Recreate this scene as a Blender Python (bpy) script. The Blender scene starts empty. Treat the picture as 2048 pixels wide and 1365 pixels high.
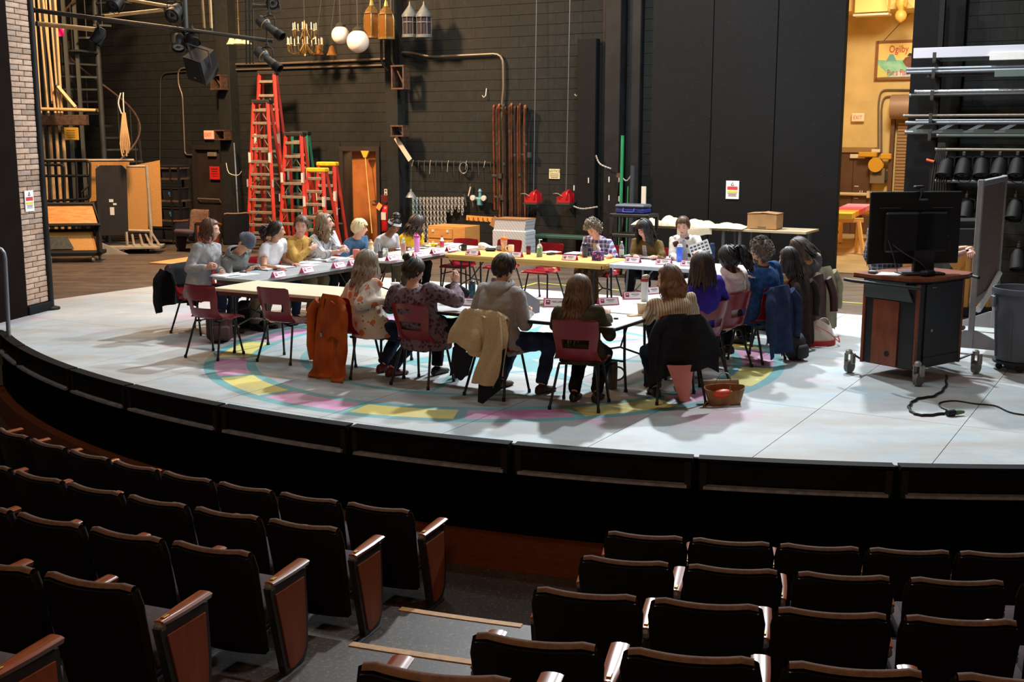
import bpy, bmesh, math, random
from mathutils import Vector, Matrix, noise
PI=math.pi
rnd=random.Random(7)
scene=bpy.context.scene
COL=scene.collection
# ---------------------------------------------------------------- camera
FPX,PITCH,CH=2345.0,math.radians(10.15),2.45
cam=bpy.data.cameras.new('camera'); camo=bpy.data.objects.new('camera',cam); COL.objects.link(camo)
cam.sensor_fit='HORIZONTAL'; cam.sensor_width=36.0; cam.lens=36.0*FPX/2048; cam.clip_end=200
camo.location=(0,0,CH); camo.rotation_euler=(PI/2-PITCH,0,0)
scene.camera=camo
vs=scene.view_settings
scene.display_settings.display_device='sRGB'
vs.view_transform='Standard'; vs.look='None'; vs.gamma=1.0; vs.use_curve_mapping=False; vs.exposure=0.0
# axis frame of the theatre: O is the middle of the painted ring, E1 runs along the back wall, E2 towards it
O=Vector((-.19,12.9,0)); E1=Vector((.866,-.5,0)); E2=Vector((.5,.866,0)); AXR=-math.radians(30)
WB=9.32   # the back wall lies on b = WB
RC=Vector((3.947,20.16,0)); RR=11.78      # centre and radius of the stage rim
def AX(a,b,z=0): return O+E1*a+E2*b+Vector((0,0,z))
_s,_c=math.sin(PITCH),math.cos(PITCH)
def ray(u,v):
    x=(u-1024)/FPX; y=(682.5-v)/FPX
    return Vector((x,_c+y*_s,-_s+y*_c))
CP=Vector((0,0,CH))
def fl(u,v,z=0):
    d=ray(u,v); return CP+d*((z-CH)/d.z)
def dp(u,v,Y):
    d=ray(u,v); return CP+d*(Y/d.y)
def ab(p): q=Vector((p[0],p[1],0))-O; return q.dot(E1),q.dot(E2)
def pb(u,v,b):      # point of the vertical plane b = const, as (a,b,z)
    d=ray(u,v); t=(b-(CP-O).dot(E2))/d.dot(E2); p=CP+d*t; q=ab(p); return q[0],q[1],p.z
def wl(u,v,off=0): return pb(u,v,WB-off)
# ---------------------------------------------------------------- world and lights
wd=bpy.data.worlds.new('world'); scene.world=wd; wd.use_nodes=True
bg=wd.node_tree.nodes['Background']; bg.inputs[0].default_value=(1.0,.72,.52,1); bg.inputs[1].default_value=0.013
def lamp(name,kind,loc,target,power,col,size=.5,spot=None,blend=.5):
    l=bpy.data.lights.new(name,kind); o=bpy.data.objects.new(name,l); COL.objects.link(o)
    o.location=loc; d=Vector(target)-Vector(loc); o.rotation_euler=d.to_track_quat('-Z','Y').to_euler()
    l.energy=power; l.color=col
    if kind=='AREA': l.shape='DISK'; l.size=size
    else: l.shadow_soft_size=size
    if spot: l.spot_size=math.radians(spot); l.spot_blend=blend
    return o
COOL=(.90,.97,1.0); WARM=(1.0,.60,.30)
lamp('work_light','AREA',AX(-1.6,6.4,8.3),AX(-.6,-.3,0),1230,COOL,.42)
lamp('work_light','AREA',AX(2.4,6.2,8.3),AX(.8,-.6,0),890,COOL,.42)
lamp('work_light','AREA',AX(4.8,1.2,8.5),AX(1.8,.2,0),95,COOL,.6)
lamp('work_light','AREA',AX(-3.2,.8,8.8),AX(-1.0,.2,0),95,COOL,.6)
lamp('work_light','AREA',AX(1.0,-1.4,9.0),AX(1.0,8.6,1.8),215,(.86,.96,1.0),1.0)
lamp('house_light','AREA',(-.6,-3.0,7.6),(0,13,0),180,(1.0,.62,.38),1.5)
lamp('house_light','AREA',(0,2.9,5.2),(.2,4.2,-.4),40,(1.0,.50,.2),.9)
lamp('house_light','AREA',(-4.3,4.4,5.2),(-3.6,6.2,-.4),22,(1.0,.52,.22),.9)
lamp('backstage_light','AREA',AX(-9.5,3.8,7.6),AX(-9.0,9.0,2.4),1450,(1.0,.62,.34),1.0)
lamp('backstage_light','AREA',AX(-6.0,5.2,8.6),AX(-6.4,9.2,2.4),270,(1.0,.70,.46),.9)
lamp('backstage_light','AREA',(-7.6,11.6,8.6),(-6.9,17.0,2.8),150,(1.0,.80,.62),.8)
# ---------------------------------------------------------------- helpers: materials
MATS={}
def lin(c):
    return tuple(((x/255)/12.92 if x/255<=.04045 else ((x/255+.055)/1.055)**2.4) for x in c[:3])+(1,)
def mat(name,rgb,rough=.6,metal=0,var=.0,scale=8,bump=0,bscale=None,spec=.5,rgb2=None,emit=0,alpha=1,coat=0,trans=0):
    if name in MATS: return MATS[name]
    m=bpy.data.materials.new(name); m.use_nodes=True; nt=m.node_tree; p=nt.nodes['Principled BSDF']
    p.inputs['Base Color'].default_value=lin(rgb); p.inputs['Roughness'].default_value=rough; p.inputs['Metallic'].default_value=metal
    p.inputs['Specular IOR Level'].default_value=spec
    if coat: p.inputs['Coat Weight'].default_value=coat; p.inputs['Coat Roughness'].default_value=.1
    if trans: p.inputs['Transmission Weight'].default_value=trans; p.inputs['IOR'].default_value=1.3
    if emit: p.inputs['Emission Color'].default_value=lin(rgb); p.inputs['Emission Strength'].default_value=emit
    if var or rgb2 or bump:
        tc=nt.nodes.new('ShaderNodeTexCoord'); nz=nt.nodes.new('ShaderNodeTexNoise'); nz.inputs['Scale'].default_value=scale; nz.inputs['Detail'].default_value=5
        nt.links.new(tc.outputs['Object'],nz.inputs['Vector'])
        if var or rgb2:
            r=nt.nodes.new('ShaderNodeValToRGB'); a,b=r.color_ramp.elements
            c=lin(rgb); d=lin(rgb2) if rgb2 else tuple(max(0,x*(1-var)) for x in c[:3])+(1,)
            a.color=d; b.color=c if rgb2 else tuple(min(1,x*(1+var*.6)) for x in c[:3])+(1,); a.position=.36; b.position=.64
            nt.links.new(nz.outputs['Fac'],r.inputs[0]); nt.links.new(r.outputs[0],p.inputs['Base Color'])
        if bump:
            bn=nt.nodes.new('ShaderNodeBump'); bn.inputs['Strength'].default_value=bump; bn.inputs['Distance'].default_value=.02
            n2=nt.nodes.new('ShaderNodeTexNoise'); n2.inputs['Scale'].default_value=bscale or scale*3; n2.inputs['Detail'].default_value=4
            nt.links.new(tc.outputs['Object'],n2.inputs['Vector']); nt.links.new(n2.outputs['Fac'],bn.inputs['Height']); nt.links.new(bn.outputs[0],p.inputs['Normal'])
    MATS[name]=m; return m
class NT:
    """small node-graph writer for the patterned materials"""
    def __init__(s,name,rough=.7):
        s.m=bpy.data.materials.new(name); s.m.use_nodes=True; s.t=s.m.node_tree; s.p=s.t.nodes['Principled BSDF']; s.p.inputs['Roughness'].default_value=rough; MATS[name]=s.m
    def n(s,kind,**kw):
        q=s.t.nodes.new('ShaderNode'+kind)
        for k,v in kw.items(): setattr(q,k,v)
        return q
    def put(s,sock,v):
        if isinstance(v,bpy.types.NodeSocket): s.t.links.new(v,sock)
        else: sock.default_value=v
    def math(s,op,a,b=0,c=None):
        q=s.n('Math',operation=op); s.put(q.inputs[0],a); s.put(q.inputs[1],b)
        if c is not None: s.put(q.inputs[2],c)
        return q.outputs[0]
    def mix(s,f,a,b):
        q=s.n('Mix',data_type='RGBA'); s.put(q.inputs[0],f); s.put(q.inputs[6],a if isinstance(a,bpy.types.NodeSocket) else lin(a)); s.put(q.inputs[7],b if isinstance(b,bpy.types.NodeSocket) else lin(b)); return q.outputs[2]
    def noise(s,vec,scale,detail=4,rough=.5):
        q=s.n('TexNoise'); s.put(q.inputs['Vector'],vec); q.inputs['Scale'].default_value=scale; q.inputs['Detail'].default_value=detail; q.inputs['Roughness'].default_value=rough; return q.outputs['Fac']
    def ramp(s,f,x0,x1):
        q=s.n('MapRange'); q.inputs[1].default_value=x0; q.inputs[2].default_value=x1; s.put(q.inputs[0],f); return q.outputs[0]
    def obj(s): return s.n('TexCoord').outputs['Object']
    def sep(s,v): q=s.n('SeparateXYZ'); s.put(q.inputs[0],v); return q.outputs
    def done(s,col): s.put(s.p.inputs['Base Color'],col); return s.m
# ---------------------------------------------------------------- helpers: meshes
class MB:
    def __init__(s): s.V=[]; s.F=[]; s.M=[]; s.T=None
    def add(s,vs,fs,mi=0):
        k=len(s.V)
        s.V+= [s.T@Vector(v) for v in vs] if s.T else [Vector(v) for v in vs]
        for f in fs: s.F.append([k+i for i in f]); s.M.append(mi)
        return s
    def box(s,c,d,rot=None,b=0,mi=0):
        c=Vector(c); hx,hy,hz=d[0]/2,d[1]/2,d[2]/2; R=rot or Matrix.Identity(3)
        if b<=0:
            v=[c+R@Vector((x*hx,y*hy,z*hz)) for z in(-1,1) for y in(-1,1) for x in(-1,1)]
            return s.add(v,[(0,2,3,1),(4,5,7,6),(0,1,5,4),(2,6,7,3),(0,4,6,2),(1,3,7,5)],mi)
        b=min(b,hx*.9,hy*.9,hz*.9); v=[]; ix={}
        for x in(-1,1):
            for y in(-1,1):
                for z in(-1,1):
                    for ax in range(3):
                        e=[hx-b,hy-b,hz-b]; e[ax]+=b; ix[(x,y,z,ax)]=len(v); v.append(c+R@Vector((x*e[0],y*e[1],z*e[2])))
        f=[]
        for sg in(-1,1):
            f.append([ix[(sg,y,z,0)] for y,z in((-1,-1),(1,-1),(1,1),(-1,1))]); f.append([ix[(x,sg,z,1)] for x,z in((-1,-1),(-1,1),(1,1),(1,-1))]); f.append([ix[(x,y,sg,2)] for x,y in((-1,-1),(1,-1),(1,1),(-1,1))])
            if sg<0:
                for q in f[-3:]: q.reverse()
        for p in(-1,1):
            for q in(-1,1):
                f.append([ix[(-1,p,q,1)],ix[(1,p,q,1)],ix[(1,p,q,2)],ix[(-1,p,q,2)]]); f.append([ix[(p,-1,q,0)],ix[(p,1,q,0)],ix[(p,1,q,2)],ix[(p,-1,q,2)]]); f.append([ix[(p,q,-1,0)],ix[(p,q,1,0)],ix[(p,q,1,1)],ix[(p,q,-1,1)]])
        for x in(-1,1):
            for y in(-1,1):
                for z in(-1,1): f.append([ix[(x,y,z,k)] for k in range(3)])
        return s.add(v,f,mi)
    def tube(s,pts,r,n=8,cap=True,mi=0,side=None,fx=1.0):
        pts=[Vector(p) for p in pts]; m=len(pts); rs=r if isinstance(r,(list,tuple)) else [r]*m; v=[]; prev=None
        for i,p in enumerate(pts):
            d=(pts[min(i+1,m-1)]-pts[max(i-1,0)]); d=d.normalized() if d.length>1e-9 else Vector((0,0,1))
            a=Vector(side) if side is not None else (prev if prev else (Vector((0,0,1)) if abs(d.z)<.9 else Vector((1,0,0))))
            a=a-d*a.dot(d)
            if a.length<1e-6: a=d.orthogonal()
            a.normalize(); b=d.cross(a); prev=a
            for k in range(n):
                t=2*PI*k/n; v.append(p+a*(math.cos(t)*rs[i]*fx)+b*(math.sin(t)*rs[i]))
        f=[[i*n+k,i*n+(k+1)%n,(i+1)*n+(k+1)%n,(i+1)*n+k] for i in range(m-1) for k in range(n)]
        if cap: f.append(list(range(n-1,-1,-1))); f.append([(m-1)*n+k for k in range(n)])
        return s.add(v,f,mi)
    def lathe(s,prof,c=(0,0,0),n=20,M=None,mi=0,caps=True):
        c=Vector(c); v=[]; R=M or Matrix.Identity(3)
        for r,z in prof:
            for k in range(n):
                t=2*PI*k/n; v.append(c+R@Vector((r*math.cos(t),r*math.sin(t),z)))
        m=len(prof); f=[[i*n+k,i*n+(k+1)%n,(i+1)*n+(k+1)%n,(i+1)*n+k] for i in range(m-1) for k in range(n)]
        if caps:
            if prof[0][0]>1e-6: f.append(list(range(n-1,-1,-1)))
            if prof[-1][0]>1e-6: f.append([(m-1)*n+k for k in range(n)])
        return s.add(v,f,mi)
    def ell(s,c,r,R=None,nu=14,nv=9,mi=0):
        pr=[]; R=R or Matrix.Identity(3); c=Vector(c); v=[]
        for j in range(nv+1):
            t=PI*j/nv
            for k in range(nu):
                q=2*PI*k/nu; v.append(c+R@Vector((r[0]*math.sin(t)*math.cos(q),r[1]*math.sin(t)*math.sin(q),-r[2]*math.cos(t))))
        f=[[j*nu+k,j*nu+(k+1)%nu,(j+1)*nu+(k+1)%nu,(j+1)*nu+k] for j in range(nv) for k in range(nu)]
        return s.add(v,f,mi)
    def prism(s,poly,z0,z1,M=None,mi=0):
        n=len(poly); M=M or Matrix.Identity(4)
        v=[M@Vector((p[0],p[1],z0)) for p in poly]+[M@Vector((p[0],p[1],z1)) for p in poly]
        f=[[n-1-i for i in range(n)],[n+i for i in range(n)]]+[[i,(i+1)%n,n+(i+1)%n,n+i] for i in range(n)]
        return s.add(v,f,mi)
    def grid(s,fn,nu,nv,th=0,mi=0,skip=None):
        """surface fn(i/nu,j/nv); th>0 gives it two skins and closed rims"""
        P=[[Vector(fn(i/nu,j/nv)) for i in range(nu+1)] for j in range(nv+1)]; w=nu+1
        cells=[(i,j) for j in range(nv) for i in range(nu) if not(skip and skip((i+.5)/nu,(j+.5)/nv))]
        v=[p for row in P for p in row]; f=[[j*w+i,j*w+i+1,(j+1)*w+i+1,(j+1)*w+i] for i,j in cells]
        if th>0:
            N=[]
            for j in range(nv+1):
                for i in range(nu+1):
                    du=P[j][min(i+1,nu)]-P[j][max(i-1,0)]; dv=P[min(j+1,nv)][i]-P[max(j-1,0)][i]; q=du.cross(dv); N.append(q.normalized() if q.length>1e-9 else Vector((0,0,1)))
            k=len(v); v+=[v[q]-N[q]*th for q in range(k)]; g=[[x+k for x in reversed(q)] for q in f]
            E={}
            for q in f:
                for a,b in zip(q,q[1:]+q[:1]): E[(a,b)]=1
            rim=[[b,a,a+k,b+k] for a,b in E if (b,a) not in E]
            f=f+g+rim
        return s.add(v,f,mi)
    def mesh(s,name,mats,smooth=35):
        me=bpy.data.meshes.new(name); me.from_pydata([tuple(v) for v in s.V],[],s.F)
        ml=mats if isinstance(mats,(list,tuple)) else [mats]
        for m in ml: me.materials.append(m)
        if len(ml)>1: me.polygons.foreach_set('material_index',s.M)
        me.validate()
        if smooth:
            me.polygons.foreach_set('use_smooth',[True]*len(me.polygons)); me.set_sharp_from_angle(angle=math.radians(smooth))
        me.update(); return me
    def build(s,name,mats,parent=None,smooth=35,loc=None,rz=0):
        o=bpy.data.objects.new(name,s.mesh(name,mats,smooth)); COL.objects.link(o)
        if parent: o.parent=parent
        if loc is not None: o.location=loc; o.rotation_euler=(0,0,rz)
        return o
def recalc(me):
    b=bmesh.new(); b.from_mesh(me); bmesh.ops.recalc_face_normals(b,faces=b.faces); b.to_mesh(me); b.free()
def tag(o,label,cat,group=None,kind=None):
    if label: o['label']=label
    if cat: o['category']=cat
    if group: o['group']=group
    if kind: o['kind']=kind
    return o
def thing(name,label,cat,loc=(0,0,0),rz=0,group=None):
    o=bpy.data.objects.new(name,None); COL.objects.link(o); o.empty_display_size=.1
    o.location=loc; o.rotation_euler=(0,0,rz); return tag(o,label,cat,group)
def struct(o): o['kind']='structure'; return o
KIDS={}
def dup(root,loc=None,rz=None,label=None,group=None):
    def cp(o,par):
        c=o.copy(); COL.objects.link(c)
        if par: c.parent=par
        for k in [x for x in KIDS.get(o.name) or o.children]: cp(k,c)
        return c
    r=cp(root,None)
    if loc is not None: r.location=loc
    if rz is not None: r.rotation_euler=(0,0,rz)
    if label: r['label']=label
    if group: r['group']=group
    return r
def text(body,size,m,parent,loc,rot,name='lettering',ext=.0015,align='CENTER',sx=1.0):
    c=bpy.data.curves.new(name,'FONT'); c.body=body; c.size=size; c.extrude=ext; c.align_x=align; c.align_y='CENTER'; c.resolution_u=2
    o=bpy.data.objects.new(name,c); dg=bpy.context.evaluated_depsgraph_get()
    me=bpy.data.meshes.new_from_object(o); me.materials.clear(); me.materials.append(m); bpy.data.objects.remove(o)
    o=bpy.data.objects.new(name,me); COL.objects.link(o); o.parent=parent; o.location=loc; o.rotation_euler=rot; o.scale=(sx,1,1); return o
def rx(d): return Matrix.Rotation(math.radians(d),3,'X')
def ry(d): return Matrix.Rotation(math.radians(d),3,'Y')
def rzm(d): return Matrix.Rotation(math.radians(d),3,'Z')
def bez(pts,n=24):
    """smooth curve through points"""
    P=[Vector(p) for p in pts]; out=[]; m=len(P)
    for i in range(m-1):
        p0,p1,p2,p3=P[max(i-1,0)],P[i],P[i+1],P[min(i+2,m-1)]; k=max(2,n//(m-1))
        for j in range(k):
            t=j/k; out.append(.5*((2*p1)+(p2-p0)*t+(2*p0-5*p1+4*p2-p3)*t*t+(3*p1-p0-3*p2+p3)*t**3))
    return out+[P[-1]]
def elbow(pts,r=.08,n=4):
    """polyline with rounded corners"""
    P=[Vector(p) for p in pts]; out=[P[0]]
    for i in range(1,len(P)-1):
        a=(P[i-1]-P[i]); b=(P[i+1]-P[i]); q=min(r,a.length*.45,b.length*.45); A=P[i]+a.normalized()*q; B=P[i]+b.normalized()*q
        for k in range(n+1):
            t=k/n; out.append(A*(1-t)**2+P[i]*2*t*(1-t)+B*t*t)
    return out+[P[-1]]
# ================================================================ materials of the setting
def deck_mat():
    g=NT('stage_paint',.55); pos=g.n('NewGeometry').outputs['Position']
    def dot(v,off):
        q=g.n('VectorMath',operation='DOT_PRODUCT'); g.put(q.inputs[0],pos); q.inputs[1].default_value=v; return g.math('SUBTRACT',q.outputs['Value'],off)
    a=dot(E1,O.dot(E1)); b=dot(E2,O.dot(E2))
    r=g.math('SQRT',g.math('ADD',g.math('MULTIPLY',a,a),g.math('MULTIPLY',b,b)))
    ang=g.math('ARCTAN2',b,a)     # in the axis frame; world angle is 30 deg less
    n1=g.noise(pos,.55,5,.6); n2=g.noise(pos,1.7,6,.65); n3=g.noise(pos,6,5,.6)
    mp=g.n('Mapping'); g.put(mp.inputs[0],pos); mp.inputs['Rotation'].default_value=(0,0,.5); mp.inputs['Scale'].default_value=(.5,1.6,1); st=g.noise(mp.outputs[0],1.0,5,.6)
    c=g.mix(g.ramp(n1,.38,.62),(166,174,178),(192,198,200))
    c=g.mix(g.math('MULTIPLY',g.ramp(st,.47,.64),.7),c,(164,156,148))
    c=g.mix(g.math('MULTIPLY',g.ramp(n2,.52,.68),.55),c,(150,184,204))
    mp2=g.n('Mapping'); g.put(mp2.inputs[0],pos); mp2.inputs['Location'].default_value=(7.3,2.1,0); pk=g.noise(mp2.outputs[0],.8,5,.6)
    c=g.mix(g.math('MULTIPLY',g.ramp(pk,.57,.68),.5),c,(200,120,160))
    c=g.mix(g.math('MULTIPLY',g.ramp(n3,.35,.75),.25),c,(150,150,148))
    def band(x0,x1): return g.math('MULTIPLY',g.math('GREATER_THAN',r,x0),g.math('LESS_THAN',r,x1))
    wear=g.ramp(n2,.2,.55)
    # coloured blocks between the two outer teal rings
    deg=g.math('MULTIPLY',ang,180/PI); sidx=g.math('DIVIDE',g.math('ADD',deg,360-34),20.0); fr=g.math('FRACT',sidx)
    par=g.math('GREATER_THAN',g.math('FRACT',g.math('MULTIPLY',g.math('FLOOR',sidx),.5)),.25)
    pink=g.mix(g.ramp(n1,.42,.58),(190,110,160),(214,150,190)); yel=g.mix(g.ramp(n2,.4,.6),(228,218,84),(226,208,108))
    blocks=g.mix(par,yel,pink)
    c=g.mix(g.math('MULTIPLY',band(2.70,3.06),g.math('MULTIPLY',wear,.86)),c,blocks)
    teal=g.mix(g.ramp(n2,.4,.6),(82,150,156),(104,170,176))
    div=g.math('MULTIPLY',band(2.70,3.06),g.math('LESS_THAN',fr,.09))
    rings=g.math('MAXIMUM',g.math('MAXIMUM',band(3.05,3.16),band(2.62,2.72)),g.math('MAXIMUM',band(2.06,2.15),div))
    # star rays inside
    w8=g.math('ABSOLUTE',g.math('SUBTRACT',g.math('FRACT',g.math('ADD',g.math('DIVIDE',deg,45.0),8.2)),.5))
    rays=g.math('MULTIPLY',g.math('LESS_THAN',g.math('MULTIPLY',w8,r),g.math('MULTIPLY',g.math('SUBTRACT',2.1,r),.16)),g.math('LESS_THAN',r,2.1))
    mark=g.math('MAXIMUM',g.math('MAXIMUM',rings,band(1.02,1.10)),rays)
    c=g.mix(g.math('MULTIPLY',mark,g.math('ADD',.55,g.math('MULTIPLY',wear,.4))),c,teal)
    return g.done(c)
def wood_mat(name,c1,c2,rough=.45,scale=3.0,stretch=(1,12,12),coat=0,spec=.5):
    g=NT(name,rough); mp=g.n('Mapping'); g.put(mp.inputs[0],g.obj()); mp.inputs['Scale'].default_value=stretch
    n=g.noise(mp.outputs[0],scale,6,.6); g.done(g.mix(g.ramp(n,.35,.65),c1,c2)); g.p.inputs['Specular IOR Level'].default_value=spec
    if coat: g.p.inputs['Coat Weight'].default_value=coat; g.p.inputs['Coat Roughness'].default_value=.12
    return g.m
def block_mat(name,c1,c2,dust,rough=.75):
    g=NT(name,rough); pos=g.n('NewGeometry').outputs['Position']
    n=g.noise(pos,.35,4,.6); n2=g.noise(pos,9,5,.7); n3=g.noise(pos,60,2,.5)
    c=g.mix(g.ramp(n,.38,.62),c1,c2); c=g.mix(g.math('MULTIPLY',g.ramp(n2,.5,.8),.5),c,dust)
    c=g.mix(g.math('MULTIPLY',g.ramp(n3,.74,.80),.5),c,(130,128,120)); g.done(c)
    bn=g.n('Bump'); bn.inputs['Strength'].default_value=.25; bn.inputs['Distance'].default_value=.01; g.put(bn.inputs['Height'],n3); g.put(g.p.inputs['Normal'],bn.outputs[0]); g.p.inputs['Specular IOR Level'].default_value=.15; return g.m
M_DECK=deck_mat()
M_BLACK=mat('black_paint',(22,22,24),.6,var=.4,scale=3,spec=.3)
M_FASCIA=mat('black_fascia',(15,15,16),.75,var=.3,scale=4,spec=.15)
M_LEDGE=mat('grey_ledge',(140,146,160),.5,var=.3,scale=14)
M_VELOUR=mat('black_velour',(9,9,10),.95,var=.3,scale=6,spec=.05)
M_CURB=wood_mat('curb_wood',(92,46,20),(112,58,26),.5)
M_AUD=None
def carpet():
    g=NT('speckled_vinyl',.5); o=g.n('NewGeometry').outputs['Position']; n=g.noise(o,45,4,.6); n2=g.noise(o,1.2,3,.5)
    c=g.mix(g.ramp(n2,.35,.65),(52,42,38),(64,54,49)); c=g.mix(g.math('MULTIPLY',g.ramp(n,.55,.72),.55),c,(150,128,110)); c=g.mix(g.math('MULTIPLY',g.ramp(n,.46,.34),.5),c,(40,32,30)); return g.done(c)
M_AUD=carpet()
M_STRIP=mat('tan_nosing',(178,132,78),.6,var=.2,scale=20)
M_BFLOOR=None
def bfloor():
    g=NT('worn_dark_floor',.5); o=g.n('NewGeometry').outputs['Position']; mp=g.n('Mapping'); g.put(mp.inputs[0],o); mp.inputs['Rotation'].default_value=(0,0,.5); mp.inputs['Scale'].default_value=(.4,2.5,1)
    n=g.noise(mp.outputs[0],1.4,6,.65); n2=g.noise(o,4,5,.7)
    c=g.mix(g.ramp(n,.35,.65),(92,80,68),(58,50,44)); c=g.mix(g.math('MULTIPLY',g.ramp(n2,.5,.75),.5),c,(120,106,88)); return g.done(c)
M_BFLOOR=bfloor()
M_BLOCK=block_mat('black_block',(32,35,35),(40,41,39),(56,54,50))
M_BLOCKJ=mat('block_joint',(84,78,70),.9,var=.5,scale=30)
M_FLAT=block_mat('black_flat_paint',(18,19,21),(22,23,25),(29,30,32),.7)
M_PILB=[mat('pillar_brick_%d'%i,c,.8,var=.22,scale=14,bump=.3,bscale=40) for i,c in enumerate([(176,146,126),(160,138,124),(186,158,138),(152,128,110)])]
M_MORT=mat('pale_mortar',(132,118,106),.95,var=.2,scale=30)
M_PROS=mat('proscenium_brown',(20,12,9),.9,var=.25,scale=2,spec=.08)
M_YWALL=mat('yellow_plaster',(216,184,118),.8,var=.14,scale=1.4,bump=.1,bscale=30)
M_YFLOOR=mat('workshop_floor',(176,146,98),.6,var=.25,scale=1.2)
# ================================================================ backstage floor, stage deck
P=lambda a,b:AX(a,b)
# painted deck: panels 1.22 x 2.44 m clipped to the outline of the thrust
arc=[]
for i in range(61):
    t=math.radians(-61+i*(61+42)/60); arc.append(Vector((RC.x+RR*math.sin(t),RC.y-RR*math.cos(t))))
fo=[(RC.x+(RR-.06)*math.sin(math.radians(-61+i*103/40)),RC.y-(RR-.06)*math.cos(math.radians(-61+i*103/40))) for i in range(41)]
m=MB(); m.prism(fo+[(24,12),(24,36),(-24,36),(-24,15.2)],-.45,-.012)
struct(m.build('floor',M_BFLOOR,smooth=0))
outl=arc+[Vector((-4.2,21.05))]
outl2=[Vector((-4.2,21.05)),Vector((-7.9,15.47)),Vector((-6.35,14.45))]
def clip(poly,edgeA,edgeB):
    out=[]; n=Vector((-(edgeB-edgeA).y,(edgeB-edgeA).x))
    for i,p in enumerate(poly):
        q=poly[(i+1)%len(poly)]; dpv=(p-edgeA).dot(n); dq=(q-edgeA).dot(n)
        if dpv>=0: out.append(p)
        if (dpv>=0)!=(dq>=0): out.append(p+(q-p)*(dpv/(dpv-dq)))
    return out
root=None
for i in range(-9,11):
    for j in range(-3,5):
        a0=.25+1.22*(i-.02)-.0; b0=-.85+2.44*j; e=.003
        a0=5.1-1.22*i
        q=[AX(a,b).to_2d() for a,b in((a0-1.22+e,b0+e),(a0-e,b0+e),(a0-e,b0+2.44-e),(a0-1.22+e,b0+2.44-e))]
        for ol in (outl,outl2):
            w=list(q)
            for k in range(len(ol)):
                if len(w)<3: break
                w=clip(w,ol[k],ol[(k+1)%len(ol)])
            if len(w)<3: continue
            mm=MB(); mm.prism([(v.x,v.y) for v in w],-.011,0)
            if root is None: root=struct(thing('stage_floor',None,None))
            mm.build('floor_panel',M_DECK,root,smooth=0)
# ================================================================ rim of the stage
def arcpts(r,t0,t1,n): return [(RC.x+r*math.sin(math.radians(t0+(t1-t0)*k/n)),RC.y-r*math.cos(math.radians(t0+(t1-t0)*k/n))) for k in range(n+1)]
def arcslab(mb,r0,r1,t0,t1,z0,z1,n=8,mi=0):
    A=arcpts(r0,t0,t1,n); B=arcpts(r1,t0,t1,n)
    for k in range(n): mb.prism([A[k],B[k],B[k+1],A[k+1]],z0,z1,mi=mi)
def arcslab2(mb,r0,r1,t0,t1,z0,z1,n=8,mi=0):
    v=[];f=[]
    for k in range(n+1):
        t=math.radians(t0+(t1-t0)*k/n); s,c=math.sin(t),math.cos(t)
        v+=[(RC.x+r0*s,RC.y-r0*c,z0),(RC.x+r1*s,RC.y-r1*c,z0),(RC.x+r1*s,RC.y-r1*c,z1),(RC.x+r0*s,RC.y-r0*c,z1)]
    for k in range(n):
        q=4*k
        for i in range(4): f.append([q+i,q+(i+1)%4,q+4+(i+1)%4,q+4+i][::-1])
    f.append([0,1,2,3]); f.append([4*n+3,4*n+2,4*n+1,4*n]); mb.add(v,f,mi)
jts=[]
for u,v in [(36,662),(62,692),(145,740),(262,772),(446,812),(702,853),(1027,888),(1393,914),(1790,930)]:
    p=fl(u,v,0); jts.append(math.degrees(math.atan2(p.x-RC.x,RC.y-p.y)))
jts+= [jts[-1]+7.2*k for k in range(1,5)]
rim=struct(thing('stage_edge',None,None))
for t0,t1 in zip(jts[:-1],jts[1:]):
    g=.10
    m=MB(); arcslab2(m,RR+.01,RR+.055,t0+g,t1-g,-.185,-.012,8); arcslab2(m,RR-.03,RR+.085,t0+g,t1-g,-.011,.012,8)
    m.build('rim_board',M_FASCIA,rim,smooth=0)
    m=MB(); arcslab2(m,RR+.03,RR+.105,t0+.3,t1-.3,-.222,-.200,8); m.build('rim_ledge',M_LEDGE,rim,smooth=0)
    m=MB()
    for q in (t0+.28,t1-.28): arcslab2(m,RR+.0,RR+.075,q-.12,q+.12,-.235,-.02,1)
    m.build('rim_bracket',M_BLACK,rim,smooth=0)
m=MB(); arcslab2(m,RR-.05,RR+.005,jts[0]-2,jts[-1],-1.1,-.012,90); arcslab2(m,RR+.0,RR+.03,jts[0]-2,jts[-1],-.74,-.28,90); struct(m.build('stage_apron',M_VELOUR,smooth=30))
m=MB(); arcslab2(m,RR+.0,RR+.14,jts[0]-2,jts[-1],-1.05,-.75,90); struct(m.build('trim_1',M_CURB,smooth=30))
# ================================================================ house: stepped floor
TZ=[-1.02+.21*k for k in range(8)]; TR=[RR+.1]+[13.33+1.03*k for k in range(8)]
m=MB()
for k in range(7): arcslab2(m,TR[k],TR[k+1]+(.0),-62,30,TZ[k]-.5,TZ[k],70)
hf=struct(m.build('house_floor',M_AUD,smooth=0))
for k in range(1,5):
    m=MB(); A=[fl(855,1215,TZ[1]),fl(1050,1245,TZ[1])]
    t0={1:-20.7,2:-20.0,3:-19.5,4:-19.2}[k]; t1={1:-16.9,2:-16.7,3:-16.3,4:-16.0}[k]
    arcslab2(m,TR[k]-.004,TR[k]+.055,t0,t1,TZ[k]-.03,TZ[k]+.006,4); m.build('step_nosing',M_STRIP,hf,smooth=0)
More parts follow.
